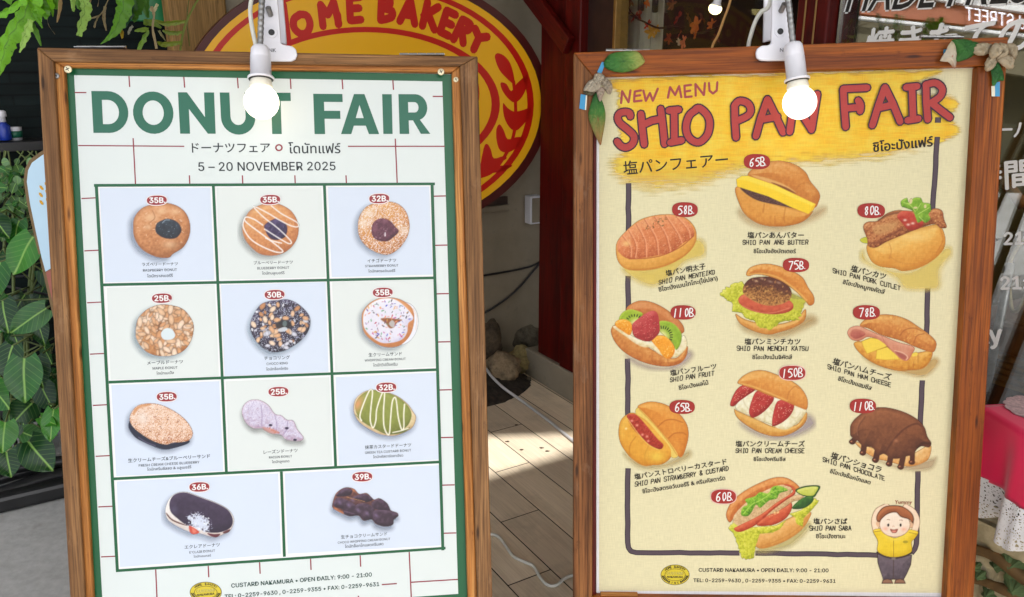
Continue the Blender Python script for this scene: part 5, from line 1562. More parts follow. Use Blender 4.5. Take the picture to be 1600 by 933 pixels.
for i, (x, y, s_) in enumerate(((762, 606, .022), (836, 590, .018), (845, 592, .014), (772, 612, .016), (826, 596, .012))):
    rock('pebble', x, y, 0, s_, s_ * .8, s_ * .8, 20 + i, ('pebble at the left of the large pale stone', 'pebble right of the ochre stone', 'small pebble nearest the concrete step', 'flat pebble in front of the large pale stone', 'tiny pebble in front of the ochre stone')[i], hx(90, 80, 64), 'pebbles by the stones')
# stump
q = floor_at(768, 566)
M['bark'] = plain('bark', hx(78, 62, 46), .9, 0, .45, 30, .8)
m = MB()
zt_ = on_a(762, 452, q.dot(AD)).z
pth = [(q.x - .03, q.y + .05, 0), (q.x - .035, q.y + .05, zt_ * .4), (q.x - .025, q.y + .05, zt_ * .75), (q.x - .05, q.y + .05, zt_)]
tube(m, catmull(pth, n=5), [.06 - .0022 * i + .008 * math.sin(i * 1.7) for i in range(16)], 14)
st = m.build('tree_stump', M['bark'], attrs=False, smooth=True)
tag(st, 'rough brown stump standing behind the stones', 'stump')
# earth under the stones
m = MB()
t = NT('earth'); n1 = t.noise(t.coords(), 40, 5)
t.l(t.ramp(n1, [(.3, hx(24, 19, 15)), (.7, hx(62, 52, 42))]), t.p.inputs['Base Color']); t.p.inputs['Roughness'].default_value = .95; t.bump(n1, .8, .01)
rc = random.Random(8)
cen = floor_at(792, 572)
N_ = 16
vs_ = []; fs_ = []
for i in range(N_):
    for j in range(N_):
        u, v2 = i / (N_ - 1) * 2 - 1, j / (N_ - 1) * 2 - 1
        rr2 = math.sqrt(u * u + v2 * v2)
        p = ab(2.46, 1.30, 0) + BD * u * .255 + AD * v2 * .165
        z = .0055 + max(0, (1 - rr2)) * .05 + (rc.uniform(0, .012) if rr2 < .9 else -.004)
        vs_.append((p.x, p.y, z))
for i in range(N_ - 1):
    for j in range(N_ - 1):
        fs_.append((i * N_ + j, (i + 1) * N_ + j, (i + 1) * N_ + j + 1, i * N_ + j + 1))
m.add(vs_, fs_)
tag(m.build('earth', t.m, attrs=False, smooth=True), kind='structure')
# black cables on the wall
for pts, lb in (([(740, 433), (765, 429), (800, 423), (830, 416), (848, 407)], 'upper thin black cable strung across the grey wall'), ([(752, 492), (772, 480), (795, 464), (815, 445), (832, 425), (847, 408)], 'sagging black cable below the thin one on the grey wall')):
    m = MB(); tube(m, catmull([on_a(x, y, 2.628) for x, y in pts], n=5), .0042, 8)
    tag(m.build('cable', M['black'], attrs=False, smooth=True), lb, 'cable')
# white cables on the deck
def cord(pts, r, lb, mat):
    m = MB(); tube(m, catmull([floor_at(p[0], p[1], DZ + r + .001 + (p[2] if len(p) > 2 else 0)) for p in pts], n=6), r, 10)
    tag(m.build('power_cord', mat, attrs=False, smooth=True), lb, 'cord')
M['cord_grey'] = plain('grey_white_cable', (.5, .49, .5), .4, 0, .1, 20)
cord([(740, 548, .07), (758, 574, .06), (770, 590, .05), (788, 607, .03), (815, 626, .004), (838, 643), (862, 661), (880, 676), (900, 692), (930, 712)], .0052, 'pale cord running along the deck past the stones', M['cord_grey'])
cord([(740, 838), (760, 834), (778, 838), (790, 852), (802, 869), (820, 878), (834, 885), (844, 902), (856, 914), (870, 914), (882, 904), (900, 898), (930, 896)], .0040, 'wavy white cord on the deck between the two boards', M['cord_white'])
# leaf litter bits on the deck
for i, (x, y) in enumerate(((815, 703), (846, 700), (855, 705), (807, 664), (793, 690))):
    q = floor_at(x, y, DZ + .0012)
    m = MB()
    pts = [(q.x + math.cos(a) * .006 * (1 + .5 * math.sin(3 * a + i)), q.y + math.sin(a) * .004, ) for a in [k * PI / 4 for k in range(8)]]
    prism(m, pts, q.z, q.z + .0012)
    tag(m.build('crumb', M['bark'], attrs=False), 'tiny dark crumb lying on the sunlit deck boards', 'crumb', 'crumbs on the deck')

# ------------------------------------------------------------------ left edge: kerb, hose, lamp, plants
ka = floor_at(50, 797)
m = MB(); box(m, ab(2.375, -1.6, 0), BD * 1.75, AD * .05, Vector((0, 0, .05)))
tag(m.build('planter_edging', M['black'], attrs=False, bevel=.012), 'black plastic edging along the bottom of the plants', 'edging')
for k, (a, z, r) in enumerate(((2.47, .022, .021), (2.53, .03, .018), (2.50, .062, .016))):
    m = MB(); pts = [ab(a + .015 * math.sin(i * 1.3 + k), -1.5 + i * .14, z + .006 * math.sin(i * 2 + k)) for i in range(12)]
    tube(m, catmull(pts, n=4), r, 12)
    tag(m.build('hose', M['black'], attrs=False, smooth=True), ('black hose lying next to the edging', 'black hose furthest from the edging', 'black hose resting on the other two hoses')[k], 'hose')
for i, (x, y) in enumerate(((30, 776), (44, 775), (16, 777), (92, 752))):
    q = floor_at(x, y, .05)
    rock('pebble', x, y, 0, .02, .016, .013, 40 + i, ('white pebble by the black edging, second from left', 'white pebble by the edging, third from left', 'white pebble by the edging, leftmost of them', 'white pebble nearest the donut board')[i], hx(206, 204, 196), 'white pebbles by the hoses')
q = floor_at(28, 745, 0)
sl = empty('spot_lamp', q + AD * .18, label='small black garden spot lamp among the lower leaves', cat='lamp')
m = MB(); tube(m, [(0, 0, 0), (0, 0, .13)], .006, 8); m.build('stake', M['black'], sl, attrs=False)
m = MB(); lathe(m, (0.03, -.03, .15), (-.6, .5, .3), [(0, .03), (.05, .034), (.07, .03), (.08, .015)], 16); m.build('head', M['black'], sl, attrs=False, smooth=True)

# leaning pale blue sign behind the donut board
YB = 1.95
sgp = [(82, 226), (62, 238), (46, 250), (39, 264), (37, 282), (42, 318), (54, 372), (68, 430), (84, 500), (96, 560), (150, 560), (150, 222)]
cbase = at_y(95, 600, YB)
lb_ = empty('leaning_sign', Vector((cbase.x, YB, 0)), label='pale blue and reddish round-cornered sign leaning behind the donut board', cat='sign')
mwl = Matrix(((1, 0, 0, cbase.x), (0, 0, -1, YB), (0, 1, 0, 0), (0, 0, 0, 1)))
lb_.matrix_world = mwl
def PL(x, y, yy=YB): p = at_y(x, y, yy); return (p.x - cbase.x, p.z)
M['sign_edge'] = plain('sign_edge_wood', hx(112, 88, 52), .6, 0, .2, 30)
M['sky_blue'] = plain('pale_blue_board', hx(186, 216, 236), .45, 0, .03, 6)
M['dusty_red'] = plain('dusty_red_board', hx(150, 84, 70), .5, 0, .12, 12)
m = MB(); prism(m, [PL(*p) for p in sgp], -.025, 0); m.build('edge', M['sign_edge'], lb_)
ins = [(88, 231), (66, 243), (51, 254), (45, 266), (43, 284), (48, 318), (60, 374), (73, 428), (66, 426)]
m = MB(); prism(m, [PL(*p) for p in [(148, 229), (88, 231), (66, 243), (51, 254), (45, 266), (43, 284), (48, 318), (58, 366), (66, 402), (72, 424), (148, 380)]], .0005, .003); m.build('face', M['sky_blue'], lb_)
m = MB(); prism(m, [PL(*p) for p in [(148, 381), (72.5, 425), (80, 458), (88, 492), (94, 515), (148, 520)]], .0005, .003); m.build('lower_face', M['dusty_red'], lb_)
M['wheat'] = plain('yellow_paint', hx(214, 160, 30), .5, 0, .05, 30)
m = MB()
for x, y in ((66, 293), (65, 304), (66, 316), (74, 288), (75, 300), (76, 313)):
    prism(m, [PL(x + a * 1.0, y + b) for a, b in ((-3, -3.5), (0, -3), (3, 1), (3, 4), (0, 3), (-2.5, 0))], .0032, .0042)
m.build('emblem', M['wheat'], lb_)

# big-leaved climber
t = NT('broad_leaf')
at_ = t.n('Attribute', attribute_name='gco')
sx = t.n('SeparateXYZ'); t.l(at_.outputs['Vector'], sx.inputs[0])
ab1 = t.n('Math', operation='ABSOLUTE'); t.l(sx.outputs[0], ab1.inputs[0])
mid = t.n('MapRange'); mid.inputs['From Min'].default_value = .012; mid.inputs['From Max'].default_value = .04; mid.inputs['To Min'].default_value = .8; mid.inputs['To Max'].default_value = 0
t.l(ab1.outputs[0], mid.inputs[0])
mm = t.n('Math', operation='MULTIPLY_ADD'); mm.inputs[1].default_value = -.75; t.l(ab1.outputs[0], mm.inputs[0]); t.l(sx.outputs[1], mm.inputs[2])
mf = t.n('Math', operation='MULTIPLY'); mf.inputs[1].default_value = 44; t.l(mm.outputs[0], mf.inputs[0])
sn = t.n('Math', operation='SINE'); t.l(mf.outputs[0], sn.inputs[0])
vr = t.n('MapRange'); vr.inputs['From Min'].default_value = .86; vr.inputs['From Max'].default_value = 1.0; vr.inputs['To Max'].default_value = .2; t.l(sn.outputs[0], vr.inputs[0])
mx_ = t.n('Math', operation='MAXIMUM'); t.l(mid.outputs[0], mx_.inputs[0]); t.l(vr.outputs[0], mx_.inputs[1])
ac_ = t.n('Attribute', attribute_name='col')
n1 = t.noise(t.coords(), 18, 4)
cb = t.mix(1, ac_.outputs['Color'], t.ramp(n1, [(.3, (.7, .7, .7)), (.7, (1.15, 1.15, 1.1))]), 'MULTIPLY')
cb = t.mix(mx_.outputs[0], cb, hx(150, 196, 96))
t.l(cb, t.p.inputs['Base Color']); t.p.inputs['Roughness'].default_value = .3
t.p.inputs['Specular IOR Level'].default_value = .45
tl = t.n('BsdfTranslucent'); t.l(cb, tl.inputs[0])
mxs = t.n('MixShader'); mxs.inputs[0].default_value = .2
t.l(t.p.outputs[0], mxs.inputs[1]); t.l(tl.outputs[0], mxs.inputs[2]); t.l(mxs.outputs[0], t.out.inputs[0])
t.bump(mx_.outputs[0], .4, .002)
M['broad_leaf'] = t.m
def leaf(mb, base, tip, nrm, wd, col, droop=.12, fold=.25, heart=True, nu=9, nv=4):
    base, tip = Vector(base), Vector(tip)
    ax = tip - base; ln_ = ax.length; ax.normalize()
    nrm = Vector(nrm); nrm = (nrm - ax * nrm.dot(ax)).normalized()
    sd_ = ax.cross(nrm)
    vs_, g_ = [], []
    for i in range(nu + 1):
        s_ = i / nu
        if heart: wv = (math.sin(PI * min(1, s_ * .86 + .14)) ** .75) * (1 - .1 * s_) if s_ < 1 else 0
        else: wv = math.sin(PI * min(1, s_ * .94 + .06)) ** .8 if s_ < 1 else 0
        wv = max(wv, .0) if s_ < 1 else 0.0
        for j in range(-nv, nv + 1):
            u = j / nv
            back = (-.13 * ln_ * abs(u) ** 1.5 * (1 - s_) ** 3) if heart else 0
            p = base + ax * (s_ * ln_ + back) + sd_ * (u * wv * wd / 2) + nrm * (-droop * ln_ * s_ * s_ + fold * wd * .5 * abs(u) * wv * .5 + .02 * ln_ * math.sin(6 * s_ + 3 * u))
            vs_.append(p); g_.append((u * .5 * max(wv, .001), s_, 0))
    W_ = 2 * nv + 1
    fs_ = [(i * W_ + j, (i + 1) * W_ + j, (i + 1) * W_ + j + 1, i * W_ + j + 1) for i in range(nu) for j in range(W_ - 1)]
    mb.add(vs_, fs_, 0, (*col, 1), g_)
G1, G2, G3 = hx(34, 100, 26), hx(18, 64, 20), hx(58, 128, 34)
rr = random.Random(3)
bx_ = at_y(40, 700, 2.15)
cl = empty('climbing_plant', Vector((bx_.x, 2.2, 0)), label='broad-leaved green climber at the left edge, pale veined leaves', cat='plant')
ic = Matrix.Translation(-Vector((bx_.x, 2.2, 0)))
m = MB(); ml = MB()
def lf(bx, by, tx, ty, wpx, y, col, heart=True, face=(.1, -1, .45), droop=.1, fold=.25):
    a_, b_ = at_y(bx, by, y), at_y(tx, ty, y - .05)
    leaf(ml, a_, b_, face, wpx / F * (a_ - CAM).dot(FW), col, droop, fold, heart)
    tube(m, [a_, a_ + Vector((rr.uniform(-.03, .03), .06, .01)), Vector((bx_.x + rr.uniform(-.15, .1), 2.22, a_.z - .05))], .0025, 6)
for args in ((52, 370, 17, 428, 62, 1.98, G3), (66, 368, 76, 400, 34, 2.05, G2), (30, 345, 18, 385, 40, 2.12, G1), (72, 482, 14, 520, 44, 2.0, G1), (58, 495, 68, 540, 30, 2.1, G2), (38, 560, 36, 630, 60, 1.93, G1), (20, 540, 4, 590, 50, 2.0, G2), (55, 560, 66, 606, 40, 2.06, G2), (64, 600, 80, 640, 40, 2.08, G2),
             (8, 660, 2, 708, 44, 1.92, G3), (44, 690, 80, 735, 56, 1.95, G2), (36, 676, 72, 690, 36, 2.0, G1), (84, 640, 76, 690, 34, 1.96, G3), (62, 652, 84, 662, 22, 1.97, G3), (10, 706, 16, 745, 44, 2.02, G2), (50, 630, 20, 660, 46, 2.1, G2), (-12, 600, 10, 640, 50, 1.95, G1), (90, 600, 96, 650, 30, 2.1, G1), (0, 410, -14, 470, 50, 2.05, G1), (4, 470, 10, 520, 46, 2.12, G2), (-10, 340, 12, 370, 36, 2.1, G2)):
    lf(*args, face=(rr.uniform(-.3, .4), -1, rr.uniform(.2, .7)))
for i in range(34):
    x, y = rr.uniform(-30, 100), rr.uniform(390, 760)
    a = rr.uniform(.6, 2.5)
    l_ = rr.uniform(28, 50)
    lf(x, y, x + math.cos(a) * l_, y + math.sin(a) * l_, l_ * .75, rr.uniform(2.15, 2.4), G2 if rr.random() < .7 else G1, face=(rr.uniform(-.6, .6), -1, rr.uniform(.1, .9)))
ml.build('leaves', M['broad_leaf'], cl, inv=ic, smooth=True)
for x in (10, 28, 44, 60):
    p0, p1 = at_y(x, 760, 2.26), at_y(x + rr.uniform(-12, 12), 330, 2.26)
    p0.z = .03
    tube(m, [p0, p0.lerp(p1, .5) + Vector((rr.uniform(-.03, .03), 0, 0)), p1], .0045, 6)
m.build('stems', plain('stem', hx(96, 110, 60), .6, 0, .2, 20), cl, inv=ic, attrs=False, smooth=True)
# small round-leaved creeper above it
bx2 = at_y(20, 330, 2.3)
cr = empty('small_creeper', bx2, label='small round-leaved creeper above the broad leaves', cat='plant')
i2_ = Matrix.Translation(-bx2)
ml, m = MB(), MB()
for i in range(150):
    x, y = rr.uniform(-20, 62), 244 + abs(rr.gauss(50, 34))
    if y > 372: continue
    yy = rr.uniform(2.15, 2.4)
    a_ = at_y(x, y, yy)
    an = rr.uniform(0, 2 * PI)
    d_ = Vector((math.cos(an), rr.uniform(-.4, .2), -abs(math.sin(an)) * .8))
    s_ = rr.uniform(.014, .026)
    leaf(ml, a_, a_ + d_.normalized() * s_ * 1.3, (rr.uniform(-.5, .5), -1, rr.uniform(.2, 1)), s_ * 1.2, (hx(112, 150, 100) if y < 275 and rr.random() < .6 else hx(64, 104, 44)) if rr.random() < .6 else G1, .1, .2, False, 5, 2)
for i in range(9):
    x = rr.uniform(-20, 60)
    tube(m, catmull([at_y(x + rr.uniform(-20, 20), 236 + k * 30, 2.3 + rr.uniform(-.05, .05)) for k in range(5)], n=3), .002, 5)
ml.build('leaves', M['broad_leaf'], cr, inv=i2_, smooth=True)
m.build('stems', bpy.data.materials['stem'], cr, inv=i2_, attrs=False)
# trellis wires
for i, (x0, y0, x1, y1) in enumerate(((-20, 441, 100, 466), (-20, 436, 60, 430))):
    m = MB(); tube(m, [at_y(x0, y0, 2.3), at_y(x1, y1, 2.3)], .004, 6)
    tag(m.build('trellis_wire', M['black'], attrs=False), ('black trellis wire sloping down behind the climber', 'black trellis wire nearly level behind the climber')[i], 'wire')

# ------------------------------------------------------------------ hanging ferns along the top
t = NT('fern_leaf')
at_ = t.n('Attribute', attribute_name='gco'); ac_ = t.n('Attribute', attribute_name='col')
sx = t.n('SeparateXYZ'); t.l(at_.outputs['Vector'], sx.inputs[0])
ab1 = t.n('Math', operation='ABSOLUTE'); t.l(sx.outputs[0], ab1.inputs[0])
mid = t.n('MapRange'); mid.inputs['From Min'].default_value = .01; mid.inputs['From Max'].default_value = .05; mid.inputs['To Min'].default_value = .6; mid.inputs['To Max'].default_value = 0
t.l(ab1.outputs[0], mid.inputs[0])
vo = t.n('TexVoronoi'); vo.inputs['Scale'].default_value = 130; tc = t.n('TexCoord'); t.l(tc.outputs['Object'], vo.inputs['Vector'])
sp_ = t.ramp(vo.outputs['Distance'], [(.12, (.55, .6, .5)), (.25, (1, 1, 1))])
cb = t.mix(1, ac_.outputs['Color'], sp_, 'MULTIPLY')
cb = t.mix(mid.outputs[0], cb, hx(60, 100, 24))
t.l(cb, t.p.inputs['Base Color']); t.p.inputs['Roughness'].default_value = .4
tl = t.n('BsdfTranslucent'); t.l(cb, tl.inputs[0])
mxs = t.n('MixShader'); mxs.inputs[0].default_value = .35
t.l(t.p.outputs[0], mxs.inputs[1]); t.l(tl.outputs[0], mxs.inputs[2]); t.l(mxs.outputs[0], t.out.inputs[0])
M['fern'] = t.m
def lobe(mb, px, wid, y, col, dy=0.0, tilt=(0.15, -1, .5), wave=.0):
    P = catmull([Vector((x, yy, 0)) for x, yy in px], n=6)
    n = len(P)
    W_ = []
    for i in range(n):
        s_ = i / (n - 1) * (len(wid) - 1)
        k = min(int(s_), len(wid) - 2)
        W_.append(wid[k] + (wid[k + 1] - wid[k]) * (s_ - k))
    Q = [at_y(p.x, p.y, y + dy * i / (n - 1)) for i, p in enumerate(P)]
    vs_, g_ = [], []
    L_ = 0
    for i in range(n):
        tg = (Q[min(i + 1, n - 1)] - Q[max(i - 1, 0)]).normalized()
        nr = Vector(tilt); nr = (nr - tg * nr.dot(tg)).normalized()
        sd_ = tg.cross(nr)
        w_ = W_[i] / F * (Q[i] - CAM).dot(FW) * (1 + .1 * math.sin(i * 2.1 + px[0][0]))
        if i: L_ += (Q[i] - Q[i - 1]).length
        for j in range(-3, 4):
            u = j / 3
            vs_.append(Q[i] + sd_ * (u * w_ / 2) + nr * (-.22 * w_ * abs(u) + .1 * w_ * math.sin(i * 1.3 + 2 * u)))
            g_.append((u * .5, L_, 0))
    fs_ = [(i * 7 + j, (i + 1) * 7 + j, (i + 1) * 7 + j + 1, i * 7 + j + 1) for i in range(n - 1) for j in range(6)]
    mb.add(vs_, fs_, 0, (*col, 1), g_)
FG1, FG2, FG3, FG4, FTN = hx(118, 186, 18), hx(92, 150, 24), hx(158, 200, 90), hx(62, 112, 22), hx(150, 132, 96)
ferns = [('broad bright green fern fronds hanging at the top left corner', 1.75, [([(50, -30), (42, 15), (26, 40), (11, 64), (4, 90), (-2, 118)], [26, 30, 30, 26, 20, 3], FG1), ([(46, 30), (41, 45), (36, 62), (30, 82)], [10, 17, 14, 3], FG3), ([(48, 36), (56, 52), (64, 72)], [9, 9, 2], FG2),
          ([(-14, 24), (2, 20), (20, 9), (38, -6)], [4, 16, 16, 20], FG1), ([(44, -30), (48, 0), (54, 24), (60, 38)], [30, 34, 26, 4], FG1), ([(66, -30), (66, 0), (70, 18), (72, 30)], [22, 24, 16, 3], FG2), ([(72, -10), (78, 10), (82, 26)], [14, 12, 2], FG1),
          ([(72, 24), (76, 40), (86, 54)], [3, 2, 1], FTN), ([(52, 18), (60, 32), (66, 44)], [8, 6, 2], FG2), ([(0, -20), (14, -8), (26, -14)], [20, 24, 20], FG2), ([(86, -14), (88, 6), (85, 14)], [12, 14, 4], FG2), ([(94, -12), (93, 12), (89, 35)], [5, 6, 2], hx(160, 132, 90))]),
         ('pale green fern fronds hanging in the middle above the donut board corner', 1.9, [([(112, -20), (113, 4), (114, 18)], [10, 8, 4], FG3), ([(122, -30), (130, 0), (132, 16), (126, 36), (122, 56)], [16, 16, 20, 19, 9], FG3), ([(120, -8), (122, 8), (126, 16)], [10, 10, 3], FG2),
          ([(146, -20), (140, 4), (134, 14)], [3, 3, 1], FTN), ([(172, -10), (162, 14), (154, 24), (139, 29)], [3, 3, 3, 3], FTN), ([(164, 10), (162, 28), (166, 48)], [4, 5, 2], FTN), ([(154, 24), (150, 32), (146, 42)], [3, 3, 5], FTN), ([(156, -8), (152, 10)], [3, 2], FTN),
          ([(184, -30), (193, 4), (187, 28), (180, 46), (168, 60), (157, 69)], [26, 26, 22, 15, 6, 1], FG2), ([(212, -30), (214, 6), (210, 24), (211, 34)], [24, 22, 14, 4], FG4), ([(205, 2), (199, 24), (192, 44)], [10, 14, 6], hx(20, 70, 44)), ([(187, 40), (190, 52), (191, 60)], [5, 6, 2], hx(190, 160, 50))]),
         ('yellowish comb-like fern frond beside the timber post', 2.05, [([(312, -6), (300, 14), (290, 36), (284, 60), (280, 90)], [4, 4, 4, 4, 3], hx(110, 124, 40)), ([(290, 33), (272, 35), (256, 36), (242, 31)], [5, 9, 8, 3], hx(128, 146, 44)), ([(287, 49), (275, 51), (262, 50), (254, 47)], [5, 8, 8, 3], hx(120, 140, 44)), ([(283, 66), (268, 68), (254, 69), (246, 66)], [5, 8, 8, 3], hx(128, 146, 44)),
          ([(232, 46), (222, 46), (210, 48)], [6, 8, 3], hx(116, 146, 40)), ([(230, 48), (222, 62), (214, 78)], [8, 12, 8], hx(110, 150, 40)), ([(236, 10), (240, 24), (238, 44), (244, 76)], [5, 4, 4, 5], hx(170, 150, 110)), ([(246, 6), (240, 16), (234, 14)], [4, 6, 3], hx(206, 196, 150)), ([(248, 48), (254, 58), (258, 64)], [4, 4, 2], hx(180, 180, 130)),
          ([(224, 34), (238, 36), (252, 44)], [9, 10, 3], hx(110, 140, 40)), ([(207, 40), (202, 46), (200, 54)], [4, 6, 3], hx(140, 140, 120)), ([(228, -10), (226, 10), (230, 28)], [12, 12, 6], FG4), ([(296, -10), (292, 30), (296, 72)], [2, 2, 2], hx(96, 100, 40)), ([(258, 38), (262, 46), (263, 62)], [2, 2, 2], FTN)])]
for lbl, y, lobes in ferns:
    c0_ = at_y(lobes[0][0][0][0], -60, y)
    fe = empty('hanging_fern', Vector((c0_.x, y, 2.0)), label=lbl, cat='fern')
    inv_ = Matrix.Translation(-Vector((c0_.x, y, 2.0)))
    fr = random.Random(len(lobes))
    for pts, wd_, col in lobes:
        m = MB(); lobe(m, pts, wd_, y + fr.uniform(-.06, .06), col, fr.uniform(-.06, .06), (fr.uniform(-.3, .3), -1, fr.uniform(.1, .8)))
        m.build('frond', M['fern'], fe, inv=inv_, smooth=True)
    m = MB()
    tube(m, [Vector((c0_.x, y, 1.62)), Vector((c0_.x, y, 2.74))], .004, 6)
    lathe(m, Vector((c0_.x, y, 1.56)), (0, 0, 1), [(0, .06), (.02, .085), (.1, .11), (.11, .1)], 16)
    m.build('hanging_pot', M['bark'], fe, inv=inv_, attrs=False)

# ------------------------------------------------------------------ table with the pink cloth, carved pot
TZ = .60
P1, P2 = floor_at(1541, 639, TZ), floor_at(1602, 676, TZ)
d_ = (P2 - P1).normalized()
back = floor_at(1541, 616, TZ)
bk_ = Vector((-d_.y, d_.x, 0))
if bk_.y < 0: bk_ = -bk_
dep = max(.06, (back - P1).dot(bk_))
tb = empty('small_table', Vector((P1.x, P1.y, 0)) + d_ * .25, label='small table under the pink cloth at the right edge', cat='table')
it = Matrix.Translation(-(Vector((P1.x, P1.y, 0)) + d_ * .25))
L0 = P1 - d_ * .012
m = MB(); box(m, L0 + d_ * .02 + bk_ * .015 + Vector((0, 0, -.025)), d_ * .5, bk_ * (dep + .04), Vector((0, 0, .02))); m.build('top', M['dark_wood'], tb, inv=it)
q = L0 + d_ * .33 + bk_ * .05
m = MB(); lathe(m, (q.x, q.y, DZ), (0, 0, 1), [(0, .07), (.012, .07), (.02, .03), (TZ - .06, .022), (TZ - .03, .05)], 18); m.build('pedestal', M['dark_wood'], tb, inv=it, attrs=False, smooth=True)
t = NT('pink_cloth'); n1 = t.noise(t.coords(), 6, 4); n2 = t.noise(t.coords(), 500, 2)
t.l(t.ramp(n1, [(.3, hx(234, 3, 72)), (.7, hx(246, 6, 88))]), t.p.inputs['Base Color']); t.p.inputs['Roughness'].default_value = .75; t.p.inputs['Sheen Weight'].default_value = .3; t.bump(n2, .2, .0005)
M['pink'] = t.m
def fold(s_, z01): return (.013 * math.sin(s_ * 62 + .6) + .008 * math.sin(s_ * 31 + 2) + .004 * math.sin(s_ * 140)) * z01
SN, ZN = 80, 14
def cloth_pt(s_, z01, zt, zb, extra=0.0):
    p = L0 + d_ * s_ - bk_ * (.006 + extra + fold(s_, z01))
    return Vector((p.x, p.y, zt + (zb - zt) * z01))
zlace = floor_at(1541, 639, TZ).z
fp = L0 - bk_ * .006
def zat(px, py):
    d0 = ray(px, py); t_ = (fp - CAM).dot(bk_) / d0.dot(bk_); return (CAM + d0 * t_).z
zl, zb_ = zat(1560, 768), zat(1572, 856)
m = MB()
vs_, fs_ = [], []
for j in range(ZN + 1):
    for i in range(SN + 1):
        vs_.append(cloth_pt(.54 * i / SN, (j / ZN) * .62, TZ, zb_))
        if True:
            v0 = vs_[-1]; vs_[-1] = Vector((v0.x, v0.y, TZ + (zl - TZ) * j / ZN))
for j in range(ZN):
    for i in range(SN):
        a_ = j * (SN + 1) + i; fs_.append((a_, a_ + SN + 1, a_ + SN + 2, a_ + 1))
nb = len(vs_)
for j in range(1, 9):
    for i in range(SN + 1):
        p = L0 + d_ * (.54 * i / SN) + bk_ * ((dep + .06) * j / 8 - .006)
        vs_.append(Vector((p.x, p.y, TZ + .0006)))
for j in range(8):
    for i in range(SN):
        a_ = (i if j == 0 else nb + (j - 1) * (SN + 1) + i); b_ = nb + j * (SN + 1) + i
        fs_.append((a_, a_ + 1, b_ + 1, b_))
# left end drop
nb2 = len(vs_)
for j in range(ZN + 1):
    for i in range(9):
        p = L0 + bk_ * ((dep + .06) * i / 8 - .006) - d_ * (.004 + .006 * math.sin(i * 1.4) * j / ZN)
        vs_.append(Vector((p.x, p.y, TZ + (zl - TZ) * j / ZN)))
for j in range(ZN):
    for i in range(8):
        a_ = nb2 + j * 9 + i; fs_.append((a_, a_ + 1, a_ + 10, a_ + 9))
m.add(vs_, fs_)
cloth = m.build('tablecloth', M['pink'], attrs=False, smooth=True, solid=.0015)
tag(cloth, 'bright pink cloth with a white lace hem at the right edge', 'tablecloth')
# lace hem: real open-work, from a procedural mask
t = NT('white_lace')
at_ = t.n('Attribute', attribute_name='gco')
vo = t.n('TexVoronoi', feature='DISTANCE_TO_EDGE'); vo.inputs['Scale'].default_value = 210; t.l(at_.outputs['Vector'], vo.inputs['Vector'])
v2_ = t.n('TexVoronoi'); v2_.inputs['Scale'].default_value = 62; t.l(at_.outputs['Vector'], v2_.inputs['Vector'])
h1 = t.n('Math', operation='LESS_THAN'); h1.inputs[1].default_value = .19; t.l(vo.outputs['Distance'], h1.inputs[0])
wv = t.n('Math', operation='MULTIPLY'); wv.inputs[1].default_value = 26; t.l(v2_.outputs['Distance'], wv.inputs[0])
sn = t.n('Math', operation='SINE'); t.l(wv.outputs[0], sn.inputs[0])
h2 = t.n('Math', operation='GREATER_THAN'); h2.inputs[1].default_value = .25; t.l(sn.outputs[0], h2.inputs[0])
ac1 = t.n('Attribute', attribute_name='col')
h3_ = t.n('Math', operation='MAXIMUM'); t.l(h1.outputs[0], h3_.inputs[0]); t.l(h2.outputs[0], h3_.inputs[1])
al = t.n('Math', operation='MULTIPLY'); t.l(h3_.outputs[0], al.inputs[0]); t.l(ac1.outputs['Alpha'], al.inputs[1])
t.p.inputs['Base Color'].default_value = (.84, .84, .85, 1); t.p.inputs['Roughness'].default_value = .9
tr = t.n('BsdfTransparent'); mxs = t.n('MixShader')
t.l(al.outputs[0], mxs.inputs[0]); t.l(tr.outputs[0], mxs.inputs[1]); t.l(t.p.outputs[0], mxs.inputs[2]); t.l(mxs.outputs[0], t.out.inputs[0])
t.bump(h3_.outputs[0], .4, .001)
M['lace'] = t.m
m = MB()
SN2, ZN2 = 200, 18
b0v = len(m.v)
for j in range(ZN2 + 1):
    for i in range(SN2 + 1):
        s_ = .54 * i / SN2
        sc_ = .016 * abs(math.sin(s_ * 31 + 1.0))
        zb2 = zb_ + .022 - sc_ * 1.5
        z01 = .62 + .38 * j / ZN2
        p = L0 + d_ * s_ - bk_ * (.0085 + fold(s_, z01 * 1.5))
        m.v.append((p.x, p.y, zl + .004 + (zb2 - zl) * j / ZN2)); m.c.append((1, 1, 1, 1)); m.g.append((s_, zl + (zb2 - zl) * j / ZN2, 0))
for j in range(ZN2):
    for i in range(SN2):
        a_ = b0v + j * (SN2 + 1) + i; m.f.append((a_, a_ + SN2 + 1, a_ + SN2 + 2, a_ + 1)); m.m.append(0)
m.build('lace_hem', M['lace'], cloth, smooth=True)
